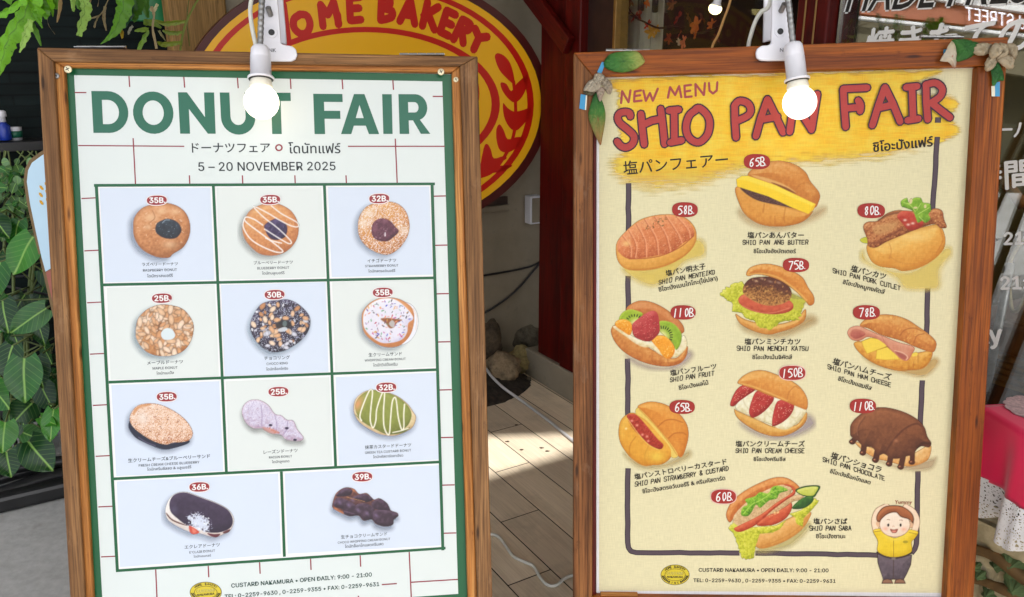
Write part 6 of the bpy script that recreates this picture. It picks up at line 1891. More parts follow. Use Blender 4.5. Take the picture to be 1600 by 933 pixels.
# doily
dc = floor_at(1634, 642, TZ + .002)
M['doily'] = plain('grey_crochet', hx(196, 166, 166), .9, 0, .3, 160, .6)
m = MB()
vs_ = [Vector((dc.x, dc.y, TZ + .0035))]
ND = 96
for k, rad in enumerate((.35, .7, 1.0)):
    for i in range(ND):
        a = 2 * PI * i / ND
        r_ = .062 * rad * (1 + (.06 * abs(math.sin(a * 8)) if k == 2 else 0))
        vs_.append(Vector((dc.x + math.cos(a) * r_, dc.y + math.sin(a) * r_, TZ + .0032 + (.0006 if (i + k) % 2 else 0))))
fs_ = [(0, 1 + i, 1 + (i + 1) % ND) for i in range(ND)]
for k in range(2):
    fs_ += [(1 + k * ND + i, 1 + (k + 1) * ND + i, 1 + (k + 1) * ND + (i + 1) % ND, 1 + k * ND + (i + 1) % ND) for i in range(ND)]
m.add(vs_, fs_)
tag(m.build('doily', M['doily'], attrs=False, solid=.001), 'greyish crochet doily lying on the pink cloth', 'doily')
# carved trough under the shop window
TB = 1.492
t = NT('carved_stone'); n1 = t.noise(t.coords(), 14, 5); n2 = t.noise(t.coords(), 60, 4)
t.l(t.ramp(n1, [(.35, hx(128, 116, 84)), (.6, hx(206, 194, 158)), (.75, hx(222, 212, 180))]), t.p.inputs['Base Color']); t.p.inputs['Roughness'].default_value = .8; t.bump(n2, .5, .004)
M['carved'] = t.m
TA0, TA1, TZ1 = .35, 1.18, .345
org = ab((TA0 + TA1) / 2, TB, DZ)
cp = empty('carved_trough', org, label='cream carved trough with vine relief below the lace hem', cat='trough')
itr = Matrix.Translation(-org)
def tp(a, z, out=0.0): return ab(a, TB - out, z)
m = MB()
NA, NZ = 170, 26
vs_, fs_ = [], []
for k in range(NZ + 1):
    z = DZ + (TZ1 - DZ) * k / NZ
    for i in range(NA + 1):
        a = TA0 + (TA1 - TA0) * i / NA
        fl = .007 * abs(math.sin(a * 46)) if k < NZ - 3 else .012
        vs_.append(tp(a, z, fl + .01 * (k / NZ) + (.003 * math.sin(a * 130 + k) if k < NZ - 3 else 0)))
fs_ = [(k * (NA + 1) + i, (k + 1) * (NA + 1) + i, (k + 1) * (NA + 1) + i + 1, k * (NA + 1) + i + 1) for k in range(NZ) for i in range(NA)]
m.add(vs_, fs_)
box(m, ab(TA0, TB + .0005, DZ), AD * (TA1 - TA0), BD * .062, Vector((0, 0, TZ1 - DZ - .004)))
m.build('trough', M['carved'], cp, inv=itr, smooth=False, attrs=False)
M['relief_brown'] = plain('relief_brown', hx(112, 86, 50), .8, 0, .3, 40, .4)
M['relief_green'] = plain('relief_green', hx(86, 108, 66), .8, 0, .3, 40, .4)
for z0, z1, ph, r_ in ((.262, .292, .3, .012), (.226, .206, 1.4, .010), (.12, .15, 2.4, .011)):
    m = MB(); tube(m, catmull([tp(TA0 + .02 + (TA1 - TA0 - .04) * i / 11, z0 + (z1 - z0) * i / 11 + .012 * math.sin(i * 1.9 + ph), .016) for i in range(12)], n=4), [r_ + .002 * math.sin(i) for i in range(45)], 8); m.build('vine', M['relief_brown'], cp, inv=itr, attrs=False, smooth=True)
rq = random.Random(6)
for px, py in ((1588, 882), (1530, 882), (1538, 896), (1594, 918), (1552, 925), (1640, 890), (1660, 930), (1566, 880)):
    c_ = on_b(px, py, TB)
    sc_ = .030 if px > 1580 else .014
    m = MB()
    x_, y_, n_ = -AD, Vector((0, 0, 1)), -BD
    ro_ = rq.uniform(0, 2)
    vs_ = [c_ + n_ * .030]
    for i in range(40):
        th = 2 * PI * i / 40
        rd = sc_ * (1 + .24 * math.cos(5 * th + ro_) + .07 * math.cos(17 * th))
        vs_.append(c_ + x_ * math.cos(th) * rd + y_ * math.sin(th) * rd + n_ * .014)
    m.add(vs_, [(0, 1 + i, 1 + (i + 1) % 40) for i in range(40)])
    m.build('leaf_relief', M['relief_green'], cp, inv=itr, attrs=False)

# ------------------------------------------------------------------ unseen roof added to block the sun, awning, street
M['roof'] = plain('bounce_boards', hx(206, 200, 188), .7, 0, .08, 5)  # pale underside chosen to bounce more light onto the deck
RZ = 2.75
def slab(name, a0, a1, b0, b1, lb, cat, mat=None, z=RZ, th=.06):
    m = MB(); box(m, ab(a0, b0, z), AD * (a1 - a0), BD * (b1 - b0), Vector((0, 0, th)))
    return tag(m.build(name, mat or M['roof'], attrs=False), lb, cat)
def pslab(name, pts, lb, cat, z=RZ, th=.06):
    m = MB()
    prism(m, [tuple((AD * a + BD * b).xy) for b, a in pts], z, z + th)
    return tag(m.build(name, M['roof'], attrs=False), lb, cat)
slab('unseen_roof', .312, 5.0, -1.2, 4.2, 'unseen roof slab added to shade the wall and the deck', 'roof')
slab('sunblocker', -1.45, -.105, -1.2, .92, 'flat awning added out of view to shade the left sign board', 'sunblocker')  # unseen slab added to keep the sun off the boards
slab('sunblocker', -1.6, -.105, .921, 4.2, 'flat awning added out of view to shade the right sign board and shop window', 'sunblocker', z=RZ + .002)
pslab('unseen_infill', [(-1.2, -.104), (1.06, -.104), (1.06, .311), (-1.2, .311)], 'unseen slab added between the main roof slab and left awning', 'roof')
pslab('unseen_infill', [(1.061, .311), (1.62, .311), (1.62, -.014), (1.061, .27)], 'unseen wedge shaped slab added to shape the sun gap', 'roof')  # slanted edge cut so the sun patch takes its outline on the deck
pslab('unseen_infill', [(1.621, .311), (4.2, .311), (4.2, -.104), (1.621, -.104)], 'unseen slab added between the main roof slab and right awning', 'roof')
# the building across the street that shows in the window
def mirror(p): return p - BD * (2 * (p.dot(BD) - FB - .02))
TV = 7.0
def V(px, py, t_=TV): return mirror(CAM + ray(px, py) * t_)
SBD = plain('sign_band_orange', hx(176, 92, 40), .5, 0, .06, 3)
def virt_quad(pts, t_, th=.05, mi=0):
    P = [V(x, y, t_) for x, y in pts]
    n = (P[1] - P[0]).cross(P[3] - P[0]).normalized()
    if n.dot(ab(0, FB) - P[0]) < 0: n = -n
    return P, n
street = None
c_ = V(1450, 300, 7.3); c_.z = 0
street = empty('street_building', c_, label='building across the street reflected in the shop window', cat='building')
ist = Matrix.Translation(-c_)
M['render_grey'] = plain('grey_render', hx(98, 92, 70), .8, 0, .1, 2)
M['render_olive'] = plain('olive_front', hx(44, 44, 26), .8, 0, .4, 1.5)  # dark olive front with a mottled tone
M['boosted_band'] = None
t = NT('boosted_sign_band'); t.p.inputs['Base Color'].default_value = (*hx(140, 70, 30), 1); t.p.inputs['Emission Color'].default_value = (*hx(190, 96, 44), 1); t.p.inputs['Emission Strength'].default_value = .12; t.p.inputs['Roughness'].default_value = .5  # faint emission added so the sign shows brighter in the window
M['boosted_band'] = t.m
t = NT('boosted_sign_letters'); t.p.inputs['Base Color'].default_value = (.8, .8, .85, 1); t.p.inputs['Emission Color'].default_value = (.85, .88, 1, 1); t.p.inputs['Emission Strength'].default_value = .9  # emission added to brighten the reflected letters
M['boosted_letters'] = t.m
def vplate(name, pts, t_, mat, th=.04):
    P, n = virt_quad(pts, t_)
    m = MB()
    N = len(P)
    Q = [p - n * th for p in P]
    m.add(P + Q, [tuple(range(N)), tuple(range(2 * N - 1, N - 1, -1))] + [(i, i + N, (i + 1) % N + N, (i + 1) % N) for i in range(N)])
    return m.build(name, mat, street, inv=ist, attrs=False)
vplate('sign_band', [(1280, -22), (1780, 48), (1780, 66), (1280, 15)], 7.0, M['boosted_band'])
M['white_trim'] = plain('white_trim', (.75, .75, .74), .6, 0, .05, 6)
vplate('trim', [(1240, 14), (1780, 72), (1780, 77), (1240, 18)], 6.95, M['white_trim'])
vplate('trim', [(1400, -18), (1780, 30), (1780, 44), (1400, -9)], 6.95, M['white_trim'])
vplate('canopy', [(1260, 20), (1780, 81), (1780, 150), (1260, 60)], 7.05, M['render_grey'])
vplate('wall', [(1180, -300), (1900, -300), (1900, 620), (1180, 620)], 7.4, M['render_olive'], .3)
# its lettering reads the right way round on the street side
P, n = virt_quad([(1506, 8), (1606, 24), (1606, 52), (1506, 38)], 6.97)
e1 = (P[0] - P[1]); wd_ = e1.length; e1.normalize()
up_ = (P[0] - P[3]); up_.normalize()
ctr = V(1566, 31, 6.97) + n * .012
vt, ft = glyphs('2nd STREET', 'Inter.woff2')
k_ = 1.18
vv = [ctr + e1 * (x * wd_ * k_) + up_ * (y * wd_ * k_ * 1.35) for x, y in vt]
m = MB(); m.add(vv, ft); m.build('lettering', M['boosted_letters'], street, inv=ist, attrs=False)

# ------------------------------------------------------------------ surroundings go in before the boards (see below)
BA = Board((0.98835, 0.15148, -0.01445), (0.02118, -0.23099, -0.97273), (-0.68336, 1.27141, 1.18487))
BB = Board((0.99861, -0.04752, 0.02265), (0.015, -0.15565, -0.9877), (0.13739, 1.33145, 1.1728))
CF = 0.018                     # the frame stands this far proud of the poster

def down(bd, p, q, b, c):
    """local point where the edge through photo points p,q reaches height b."""
    A_, B_ = bd.L(*p, c), bd.L(*q, c)
    t = (b - A_.y) / (B_.y - A_.y)
    return A_ + (B_ - A_) * t

def screw(parent, bd, px, py, r, c, mat, cross=True):
    p = bd.L(px, py, c)
    m = MB()
    lathe(m, (p.x, p.y, c), (0, 0, 1), [(0, r), (0.0012, r), (0.0022, r * .8), (0.0026, r * .4)], 20, 0)
    if cross:
        for a in (0.5, 0.5 + PI / 2):
            d = Vector((math.cos(a), math.sin(a), 0)) * r * .55
            e = Vector((-math.sin(a), math.cos(a), 0)) * r * .12
            o = Vector((p.x, p.y, c + .0027 + (0.0001 if a > 1 else 0)))
            m.add([o - d - e, o + d - e, o + d + e, o - d + e], [(0, 1, 2, 3)], 1)
    return m.build('screw', [mat, M['black']], parent, attrs=False)

def hinge(parent, bd, x0, x1, y, c):
    a, b = bd.L(x0, y, c), bd.L(x1, y, c)
    m = MB()
    d = (b - a)
    n = 5
    for i in range(n):
        p, q = a + d * (i / n + .008), a + d * ((i + 1) / n - .008)
        tube(m, [(p.x, p.y - .002, c), (q.x, q.y - .002, c)], 0.0028, 10)
    box(m, (a.x, a.y - .0048, c + .001), (d.x, d.y, 0), (0, .0012, 0), (0, 0, .012))
    return m.build('hinge', M['steel'], parent, attrs=False)

def rear_legs(parent, mat, x0, x1, top, lean, c):
    """the other half of the A frame, folded out behind."""
    dn = Vector((0, -math.cos(2 * lean), -math.sin(2 * lean)))
    nn = Vector((0, -math.sin(2 * lean), math.cos(2 * lean)))
    ln = top - .004
    for x in (x0 + .03, x1 - .075):
        m = MB()
        box(m, Vector((x, top, c)) , (0.045, 0, 0), dn * ln, -nn * .02)
        m.build('rear_leg', mat, parent, bevel=.0015)
    for k in (0.02, .72):
        m = MB()
        box(m, Vector((x0 + .0755, top, c)) + dn * ln * k, (x1 - x0 - .151, 0, 0), dn * .045, -nn * .018)
        m.build('rear_rail', mat, parent, bevel=.0015)

# ---- green donut board
signA = empty('sign_board', mw=BA.mw, label='wooden sign board with the green and white donut poster', cat='sign board')
t0, t1 = BA.L(57, 74, CF), BA.L(746.5, 88, CF)
i0, i1 = BA.L(83, 95.5, CF), BA.L(719, 103, CF)
lo = [down(BA, (57, 74), (109, 933), 0.0, CF), down(BA, (83, 95.5), (132, 933), 0.0, CF)]
ro = [down(BA, (719, 103), (746, 933), 0.0, CF), down(BA, (746.5, 88), (769.5, 933), 0.0, CF)]
m = MB(); frame_quads(m, [tuple(t0), tuple(t1), tuple(i1), tuple(i0)], -.022, CF, along=(t1 - t0))
m.build('top_rail', M['frame_wood'], signA, bevel=.002)
g = Vector((.0004, 0))
m = MB(); frame_quads(m, [tuple(t0), tuple(i0), tuple(lo[1]), tuple(lo[0])], -.022, CF - .0004, along=(lo[0] - t0))
m.build('side_rail', M['frame_wood'], signA, bevel=.002)
m = MB(); frame_quads(m, [tuple(i1), tuple(t1), tuple(ro[1]), tuple(ro[0])], -.022, CF - .0004, along=(ro[0] - t1))
m.build('side_rail', M['frame_wood'], signA, bevel=.002)
CM = 0.010
k0, k1 = BA.L(100, 104.5, CM), BA.L(706, 113, CM)
bl = down(BA, (100, 104.5), (145, 933), .34, CM)
br = down(BA, (706, 113), (731, 933), .34, CM)
j0, j1 = BA.L(83, 95.5, CM), BA.L(719, 103, CM)
jl, jr = down(BA, (83, 95.5), (132, 933), .32, CM), down(BA, (719, 103), (746, 933), .32, CM)
kl, kr = down(BA, (100, 104.5), (145, 933), .332, CM), down(BA, (706, 113), (731, 933), .332, CM)
m = MB(); frame_quads(m, [tuple(j0), tuple(j1), tuple(k1), tuple(k0)], -.01, CM, along=(j1 - j0)); m.build('moulding', M['mould_wood'], signA, bevel=.0025)
m = MB(); frame_quads(m, [tuple(j0), tuple(k0), tuple(kl), tuple(jl)], -.01, CM - .0004, along=(jl - j0)); m.build('moulding', M['mould_wood'], signA, bevel=.0025)
m = MB(); frame_quads(m, [tuple(k1), tuple(j1), tuple(jr), tuple(kr)], -.01, CM - .0004, along=(jr - j1)); m.build('moulding', M['mould_wood'], signA, bevel=.0025)
m = MB(); frame_quads(m, [tuple(jl), tuple(kl), tuple(kr), tuple(jr)], -.01, CM, along=(1, 0)); m.build('moulding', M['mould_wood'], signA, bevel=.0025)
m = MB(); box(m, (jl.x + .0006, .262, -.02), (jr.x - jl.x - .0012, 0, 0), (0, .057, 0), (0, 0, .036)); m.build('bottom_rail', M['frame_wood'], signA, bevel=.002)
rear_legs(signA, M['frame_wood'], t0.x, t1.x, t0.y - .02, math.radians(13.4), -.024)
m = MB(); box(m, (j0.x + .003, .323, -.012), (j1.x - j0.x - .006, 0, 0), (0, j0.y - .33, 0), (0, 0, .006)); m.build('back_panel', M['pale_wood'], signA)
hinge(signA, BA, 120, 198, 72, -.006)
hinge(signA, BA, 624, 694, 83.5, -.006)
M['washer'] = plain('brass_washer', hx(224, 214, 180), 0.35, .3, .15, 90)
screw(signA, BA, 106.5, 108.5, .0056, CM, M['washer'])
screw(signA, BA, 88.6, 118.7, .0044, CM, M['steel'])
screw(signA, BA, 689, 112.5, .0054, CM, M['washer'])
screw(signA, BA, 712.3, 124.6, .0042, CM, M['washer'])
m = MB()
for x, y in ((137, 528), (96, 340), (139, 600), (110, 800), (752, 824), (753, 835)):
    p = BA.L(x, y, CF)
# poster sheet
INK = M['ink']
q = [BA.L(100.3, 104.3), BA.L(706.5, 116), down(BA, (706.5, 116), (731.4, 933), .335, 0), down(BA, (100.3, 104.3), (145, 933), .335, 0)]
m = MB(); prism(m, [tuple(x) for x in q], -.005, 0.0, col=ink(230, 239, 237))
posterA = m.build('poster', INK, signA)
posterA['label'] = 'donut fair menu poster'
GRN = ink(14, 96, 56)
m = MB()
inn = [(115.7, 117.5), (691, 127.3), (716, 928), (161.5, 966)]
flat(m, BA, [(100.6, 104.6), (706.2, 116.3), (732, 950), (147, 985)], 1, GRN, [inn])
m.build('printed_border', INK, posterA)
RED = ink(150, 44, 58)
m = MB()
def ln(a, b, wd=2.0): stroke(m, BA, [a, b], wd, 1, RED, caps=False)
for x0, y0, y1, x1 in ((201.5, 118.8, 136, 202.6), (287.2, 120.3, 137, 288.5), (371.0, 121.5, 138, 372.2), (453.6, 122.8, 139, 454.6), (534.5, 124, 139.5, 535.6), (613.8, 125.2, 140.5, 614.8)): ln((x0, y0), (x1, y1))
ln((116.6, 144.7), (135, 144.7)); ln((676, 150.7), (692, 150.8))
ln((122.2, 227.5), (288, 228.7)); ln((543.7, 228.7), (695, 228.7))
ln((208, 216), (211.7, 288)); ln((617.6, 216.7), (620.6, 286))
for x in (296.5, 379.3, 461.3, 541.2): ln((x - .6, 274), (x, 287))
for i, y in enumerate((309.7, 391.5, 472.6, 552.9, 633, 712.5, 791.6, 869.7)):
    xl, xr = 115.7 + (y - 117) * .0549, 148.5 + (y - 288) * .0549
    ln((xl + 1, y + .6), (xr + 1.5, y - .6))
for y in (306.2, 383, 458.8, 534, 609, 683.4, 757.7, 832.8): ln((677 + (y - 286) * .0297 - 1, y + .5), (691 + (y - 127) * .0308, y))
ln((641, 910), (715.4, 905.4)); ln((596.6, 913.6), (620, 912))
for x, y0, y1 in ((243.2, 889, 960), (325.3, 883.5, 902), (405.6, 878, 896.6), (485.2, 872.5, 890.6), (562.7, 867.5, 885.5), (639.4, 862.5, 945), (560, 931, 950)): ln((x, y0), (x + (y1 - y0) * .045, y1))
m.build('brick_lines', INK, posterA)
# grid
BLU, WHT = ink(221, 232, 248), ink(231, 238, 235)
m = MB()
G = [(148.2, 287.6), (677, 285.3), (694, 858.8), (181.5, 894.2)]
flat(m, BA, G, 2, ink(250, 251, 251))
cells = [([(152, 291), (332, 290.4), (338.5, 440), (161, 444)], 1), ([(335, 290.4), (505.5, 289.6), (512, 436), (341, 440)], 0), ([(509, 289.6), (674, 288.8), (679.5, 432), (515, 436)], 1),
         ([(163.5, 447), (339, 442.5), (345.5, 590.5), (169.5, 596.5)], 0), ([(342, 442.5), (512, 438), (516.8, 584), (347.5, 590.5)], 1), ([(515.5, 438), (680, 433.5), (684, 576), (520.5, 584)], 0),
         ([(170.5, 599), (346, 593), (352.3, 738.5), (178.4, 747)], 1), ([(349.5, 593), (518, 586.5), (522.5, 729.5), (355, 738.5)], 0), ([(521, 586.5), (684.5, 579.5), (689, 721), (526, 729.5)], 1),
         ([(179, 749.7), (438, 737.2), (442.5, 868.5), (184.5, 889)], 1), ([(441.5, 737), (689.5, 724), (691.8, 855), (446.5, 868)], 1)]
for c, bl_ in cells:
    cx_, cy_ = sum(x for x, y in c) / 4, sum(y for x, y in c) / 4
    c2 = [(x + (3.4 if x < cx_ else -3.4), y + (2.8 if y < cy_ else -2.8)) for x, y in c]
    flat(m, BA, c2, 3, BLU if bl_ else WHT)
def gl(a, b, wd=4.7, l=4): stroke(m, BA, [a, b], wd, l, GRN, caps=False)
gl((146.8, 289.8), (679.6, 287.4)); gl((181, 892), (696.2, 856.4)); gl((150.4, 288), (183.5, 894), 5, 5); gl((675, 286), (692, 860), 4.8, 5)
gl((161, 445.2), (679, 434.2)); gl((170, 597.3), (684.5, 577.6)); gl((178, 748.3), (688.5, 721.9))
gl((333.3, 290), (347.2, 590), 4.5, 6); gl((347.2, 590), (353.8, 739), 4.5, 7); gl((506.8, 289), (518.6, 582), 4.5, 6); gl((518.6, 582), (524.4, 729), 4.5, 7); gl((439.6, 737), (444.4, 870), 4.5, 6)
m.build('menu_grid', INK, posterA)

# title
def arc(cx, cy, rx, ry, a0, a1, n=10): return [(cx + rx * math.cos(a0 + (a1 - a0) * i / n), cy + ry * math.sin(a0 + (a1 - a0) * i / n)) for i in range(n + 1)]
H_ = PI / 2
LET = {'D': ([(0, 0)] + arc(.44, .5, .56, .5, -H_, H_, 16) + [(0, 1)], [[(.28, .21)] + arc(.44, .5, .30, .29, -H_, H_, 12) + [(.28, .79)]]),
       'O': (arc(.5, .5, .5, .5, 0, 2 * PI - .2, 28), [arc(.5, .5, .262, .29, 0, 2 * PI - .26, 24)]),
       'N': ([(0, 0), (.25, 0), (.72, .6), (.72, 0), (1, 0), (1, 1), (.78, 1), (.28, .40), (.28, 1), (0, 1)], []),
       'U': ([(0, 0), (.28, 0), (.28, .58)] + arc(.5, .58, .22, .2, PI, 0, 10)[1:] + [(.72, 0), (1, 0)] + arc(.5, .6, .5, .41, 0, PI, 16), []),
       'T': ([(0, 0), (1, 0), (1, .2), (.66, .2), (.66, 1), (.34, 1), (.34, .2), (0, .2)], []),
       'F': ([(0, 0), (1, 0), (1, .2), (.36, .2), (.36, .42), (.9, .42), (.9, .62), (.36, .62), (.36, 1), (0, 1)], []),
       'A': ([(.36, 0), (.64, 0), (1, 1), (.73, 1), (.655, .79), (.34, .79), (.27, 1), (0, 1)], [[(.5, .27), (.605, .6), (.395, .6)]]),
       'I': ([(0, 0), (1, 0), (1, 1), (0, 1)], []),
       'R': ([(0, 0)] + arc(.56, .33, .38, .33, -H_, H_ * .8, 12) + [(1, 1), (.69, 1), (.45, .66), (.31, .66), (.31, 1), (0, 1)], [[(.31, .2)] + arc(.52, .33, .13, .13, -H_, H_, 8) + [(.31, .46)]])}
def letter(mb, bd, ch, qd, lay, col):
    o, hs = LET[ch]
    def mp(p):
        x, y = p
        a = Vector(qd[0]).lerp(Vector(qd[1]), x)
        b = Vector(qd[3]).lerp(Vector(qd[2]), x)
        return tuple(a.lerp(b, y))
    flat(mb, bd, [mp(p) for p in o], lay, col, [[mp(p) for p in h] for h in hs])
TG = ink(34, 108, 84)
LTS = (('D', ((142.6, 142.3), (199, 142.5), (202, 208), (146, 207.7))), ('O', ((206.5, 143), (269.5, 143), (272.5, 209.3), (209, 209.3))), ('N', ((278, 144.3), (334.5, 144.6), (337, 209), (281.5, 209))),
               ('U', ((343.3, 144.6), (397, 144.8), (400, 209.8), (346.5, 209.8))), ('T', ((407, 145), (454, 145), (456, 209.5), (409.5, 209.5))), ('F', ((489.3, 146.6), (535, 147), (537.5, 209.6), (491.5, 209.6))),
               ('A', ((532, 147), (590.5, 147.2), (592.5, 209.6), (532.8, 209.6))), ('I', ((597, 147.2), (612, 147.3), (613.5, 209.4), (599, 209.4))), ('R', ((622.5, 147.2), (669.5, 147.4), (672.5, 209.2), (624.5, 209.4))))
for part in (LTS[:5], LTS[5:]):
    m = MB()
    for ch, qd in part: letter(m, BA, ch, qd, 2, TG)
    m.build('title_word', INK, posterA)
DK = ink(34, 42, 46)
DG = ink(20, 66, 58)
m = MB()
text(m, BA, 'ドーナツフェア', 361.3, 231, 122, 2, DK, bold=.012)
ring = disc_pts(435.8, 230.8, 6, 5.6, 24)
flat(m, BA, ring, 2, RED, [disc_pts(435.8, 230.8, 3.6, 3.3, 18)])
text(m, BA, 'โดนัทแฟร์', 491.5, 231, 81, 2, DK, bold=.012)
text(m, BA, '5 – 20 NOVEMBER 2025', 418.3, 260, 214, 2, DK, fnt='Inter.woff2', bold=.01)
m.build('subtitle', INK, posterA)
m = MB()
text(m, BA, 'CUSTARD NAKAMURA • OPEN DAILY: 9:00 - 21:00', 472.5, 906.3, 219, 2, DG, fnt='Inter.woff2', bold=.024)
text(m, BA, 'TEL: 0-2259-9630 , 0-2259-9355 • FAX: 0-2259-9631', 473.5, 923, 241, 2, DG, fnt='Inter.woff2', bold=.024)
m.build('shop_details', INK, posterA)

def bakery_emblem(bd, cx, cy, rx, ry, lay, parent, mat):
    m = MB()
    Y, B_ = ink(226, 204, 52), ink(40, 36, 30)
    flat(m, bd, disc_pts(cx, cy, rx, ry, 40), lay, B_)
    flat(m, bd, disc_pts(cx, cy, rx * .965, ry * .95, 40), lay + 1, Y)
    flat(m, bd, disc_pts(cx, cy, rx * .72, ry * .6, 36), lay + 2, B_)
    flat(m, bd, disc_pts(cx, cy, rx * .69, ry * .565, 36), lay + 3, Y)
    def ringtext(s, a0, a1, flip, k):
        n = len(s)
        for i, ch in enumerate(s):
            if ch == ' ': continue
            a = a0 + (a1 - a0) * (i / (n - 1))
            x, y = cx + math.cos(a) * rx * .84, cy + math.sin(a) * ry * .79
            th = a + (PI / 2 if not flip else -PI / 2)
            for pl in PEN[ch].split('/'):
                pts = []
                for q in pl.split('-'):
                    u, v = (int(q[0]) - 2) * k, (int(q[1]) - 3) * k
                    pts.append((x + u * math.cos(th) + v * math.sin(th), y + u * math.sin(th) - v * math.cos(th)))
                stroke(m, bd, pts, .75, lay + 4, B_, caps=False)
    ringtext('HOME BAKERY', -PI * .78, -PI * .22, False, .52)
    ringtext('SINCE', PI * .66, PI * .34, True, .42)
    text(m, bd, 'CUSTARD', cx, cy - ry * .15, rx * 1.12, lay + 4, B_, fnt='Inter.woff2', bold=.03)
    text(m, bd, 'CUSTARD', cx, cy - ry * .15, rx * 1.09, lay + 5, ink(236, 222, 120), fnt='Inter.woff2', bold=.005)
    text(m, bd, 'NAKAMURA', cx, cy + ry * .2, rx * 1.08, lay + 4, B_, fnt='Inter.woff2', bold=.03)
    for sg in (-1, 1):
        for i in range(6):
            a = PI * (.93 - i * .05) if sg < 0 else PI * (.07 + i * .05)
            x, y = cx + math.cos(a) * rx * .85, cy + math.sin(a) * ry * .82 - ry * .05
            flat(m, bd, disc_pts(x - rx * .05, y, rx * .07, ry * .05, 8, .8), lay + 4, B_)
            flat(m, bd, disc_pts(x + rx * .05, y, rx * .07, ry * .05, 8, -.8), lay + 4, B_)
    m.build('printed_emblem', mat, parent)
bakery_emblem(BA, 321.5, 925.5, 25, 16.3, 2, posterA, INK)

# price tags and captions
TAGA, TXW = ink(158, 44, 50), ink(252, 250, 248)
def price_plain(txt, x, y, bd=BA, rx=15.6, ry=7.4):
    m = MB()
    flat(m, bd, disc_pts(x, y, rx + 1.3, ry + 1.3, 28, -.03, 2.4), 10, ink(250, 240, 240))
    flat(m, bd, disc_pts(x, y, rx, ry, 28, -.03, 2.4), 11, TAGA)
    text(m, bd, txt, x + .8, y, 24.5, 12, TXW, fnt='Inter.woff2', bold=.03)
    m.build('price_tag', INK, posterA)
for t_, x, y in (('35B.', 245, 313), ('35B.', 422.2, 312), ('32B.', 592.6, 310.4), ('25B.', 253, 466), ('30B.', 429, 460.5), ('35B.', 598, 457), ('35B.', 260.5, 620), ('25B.', 435, 612), ('32B.', 603.5, 605.3), ('36B.', 311.5, 761), ('39B.', 566, 745)):
    price_plain(t_, x, y)
CAP = ink(28, 46, 54)
capsA = [(250, 412.5, 56, 'ラズベリードーナツ', 422, 53, 'RASPBERRY DONUT', 430.5, 40, 'โดนัทราสเบอร์รี่'), (427, 410, 61, 'ブルーベリードーナツ', 418.7, 50, 'BLUEBERRY DONUT', 427, 35, 'โดนัทบลูเบอร์รี่'), (596.5, 407, 45, 'イチゴドーナツ', 415.3, 52, 'STRAWBERRY DONUT', 423, 42, 'โดนัทสตรอว์เบอร์รี่'),
         (258, 566, 56, 'メープルドーナツ', 575, 39, 'MAPLE DONUT', 582.5, 27, 'โดนัทเมเปิ้ล'), (433, 559, 40, 'チョコリング', 568, 33, 'CHOCO RING', 576, 34, 'โดนัทช็อกโกริง'), (602, 553.5, 52, '生クリームサンド', 562, 64, 'WHIPPING CREAM DONUT', 569.5, 38, 'โดนัทวิปปิ้งครีม'),
         (264.5, 716, 128, '生クリームチーズ&ブルーベリーサンド', 724.8, 95, 'FRESH CREAM CHEESE BLUEBERRY', 732, 69, 'โดนัทครีมชีสสด & บลูเบอร์รี่'), (438.5, 705, 53, 'レーズンドーナツ', 713.8, 36, 'RAISIN DONUT', 721.5, 27, 'โดนัทลูกเกด'),
         (606.5, 697, 72, '抹茶カスタードドーナツ', 705.5, 72, 'GREEN TEA CUSTARD DONUT', 712.5, 47, 'โดนัทคัสตาร์ดชาเขียว'), (316, 853, 55, 'エクレアドーナツ', 861.8, 40, "E'CLAIR DONUT", 868.5, 27, 'โดนัทเอแคลร์'), (569, 836.5, 72, '生チョコクリームサンド', 845, 82, 'CHOCO WHIPPING CREAM DONUT', 851.5, 60, 'โดนัทช็อกโกแลตครีมสด')]
for x, y1, w1, s1, y2, w2, s2, y3, w3, s3 in capsA:
    m = MB()
    text(m, BA, s1, x, y1, w1, 5, CAP, bold=.013)
    text(m, BA, s2, x, y2, w2, 5, CAP, fnt='Inter.woff2', bold=.007)
    text(m, BA, s3, x, y3, w3, 5, CAP, bold=.01)
    m.build('caption', INK, posterA)
for fn in (donut_raspberry, donut_blueberry, donut_strawberry, donut_maple, donut_choco, donut_cream, donut_cheese, donut_raisin, donut_greentea, donut_eclair, donut_twist):
    p, lb = fn()
    p.build(BA, 8, 'donut_picture', INK, posterA, lb)

# ---- yellow roll board
signB = empty('sign_board', mw=BB.mw, label='reddish wooden sign board with the yellow and cream bread roll poster', cat='sign board')
t0, t1 = BB.L(896.5, 82, CF), BB.L(1576, 57.5, CF)
i0, i1, i2 = BB.L(927, 119.5, CF), BB.L(1529, 103.3, CF), BB.L(1574, 101.5, CF)
lo = [down(BB, (896.5, 82), (895.8, 933), 0, CF), down(BB, (927, 119.5), (925.5, 933), 0, CF)]
ro = [down(BB, (1529, 103.3), (1479, 933), 0, CF), down(BB, (1576, 57.5), (1522, 933), 0, CF)]
i2 = down(BB, (1576, 57.5), (1522, 933), i1.y, CF)
m = MB(); frame_quads(m, [tuple(t0), tuple(t1), tuple(i2), tuple(i1), tuple(i0)], -.022, CF, along=(t1 - t0)); m.build('top_rail', M['red_wood'], signB, bevel=.002)
m = MB(); frame_quads(m, [tuple(t0), tuple(i0), tuple(lo[1]), tuple(lo[0])], -.022, CF - .0006, along=(lo[0] - t0)); m.build('side_rail', M['aged_wood'], signB, bevel=.002)
m = MB(); frame_quads(m, [(i1.x, i1.y - .0006), (i2.x, i2.y - .0006), tuple(ro[1]), tuple(ro[0])], -.022, CF - .0006, along=(ro[0] - i1)); m.build('side_rail', M['red_wood'], signB, bevel=.002)
CM = .006
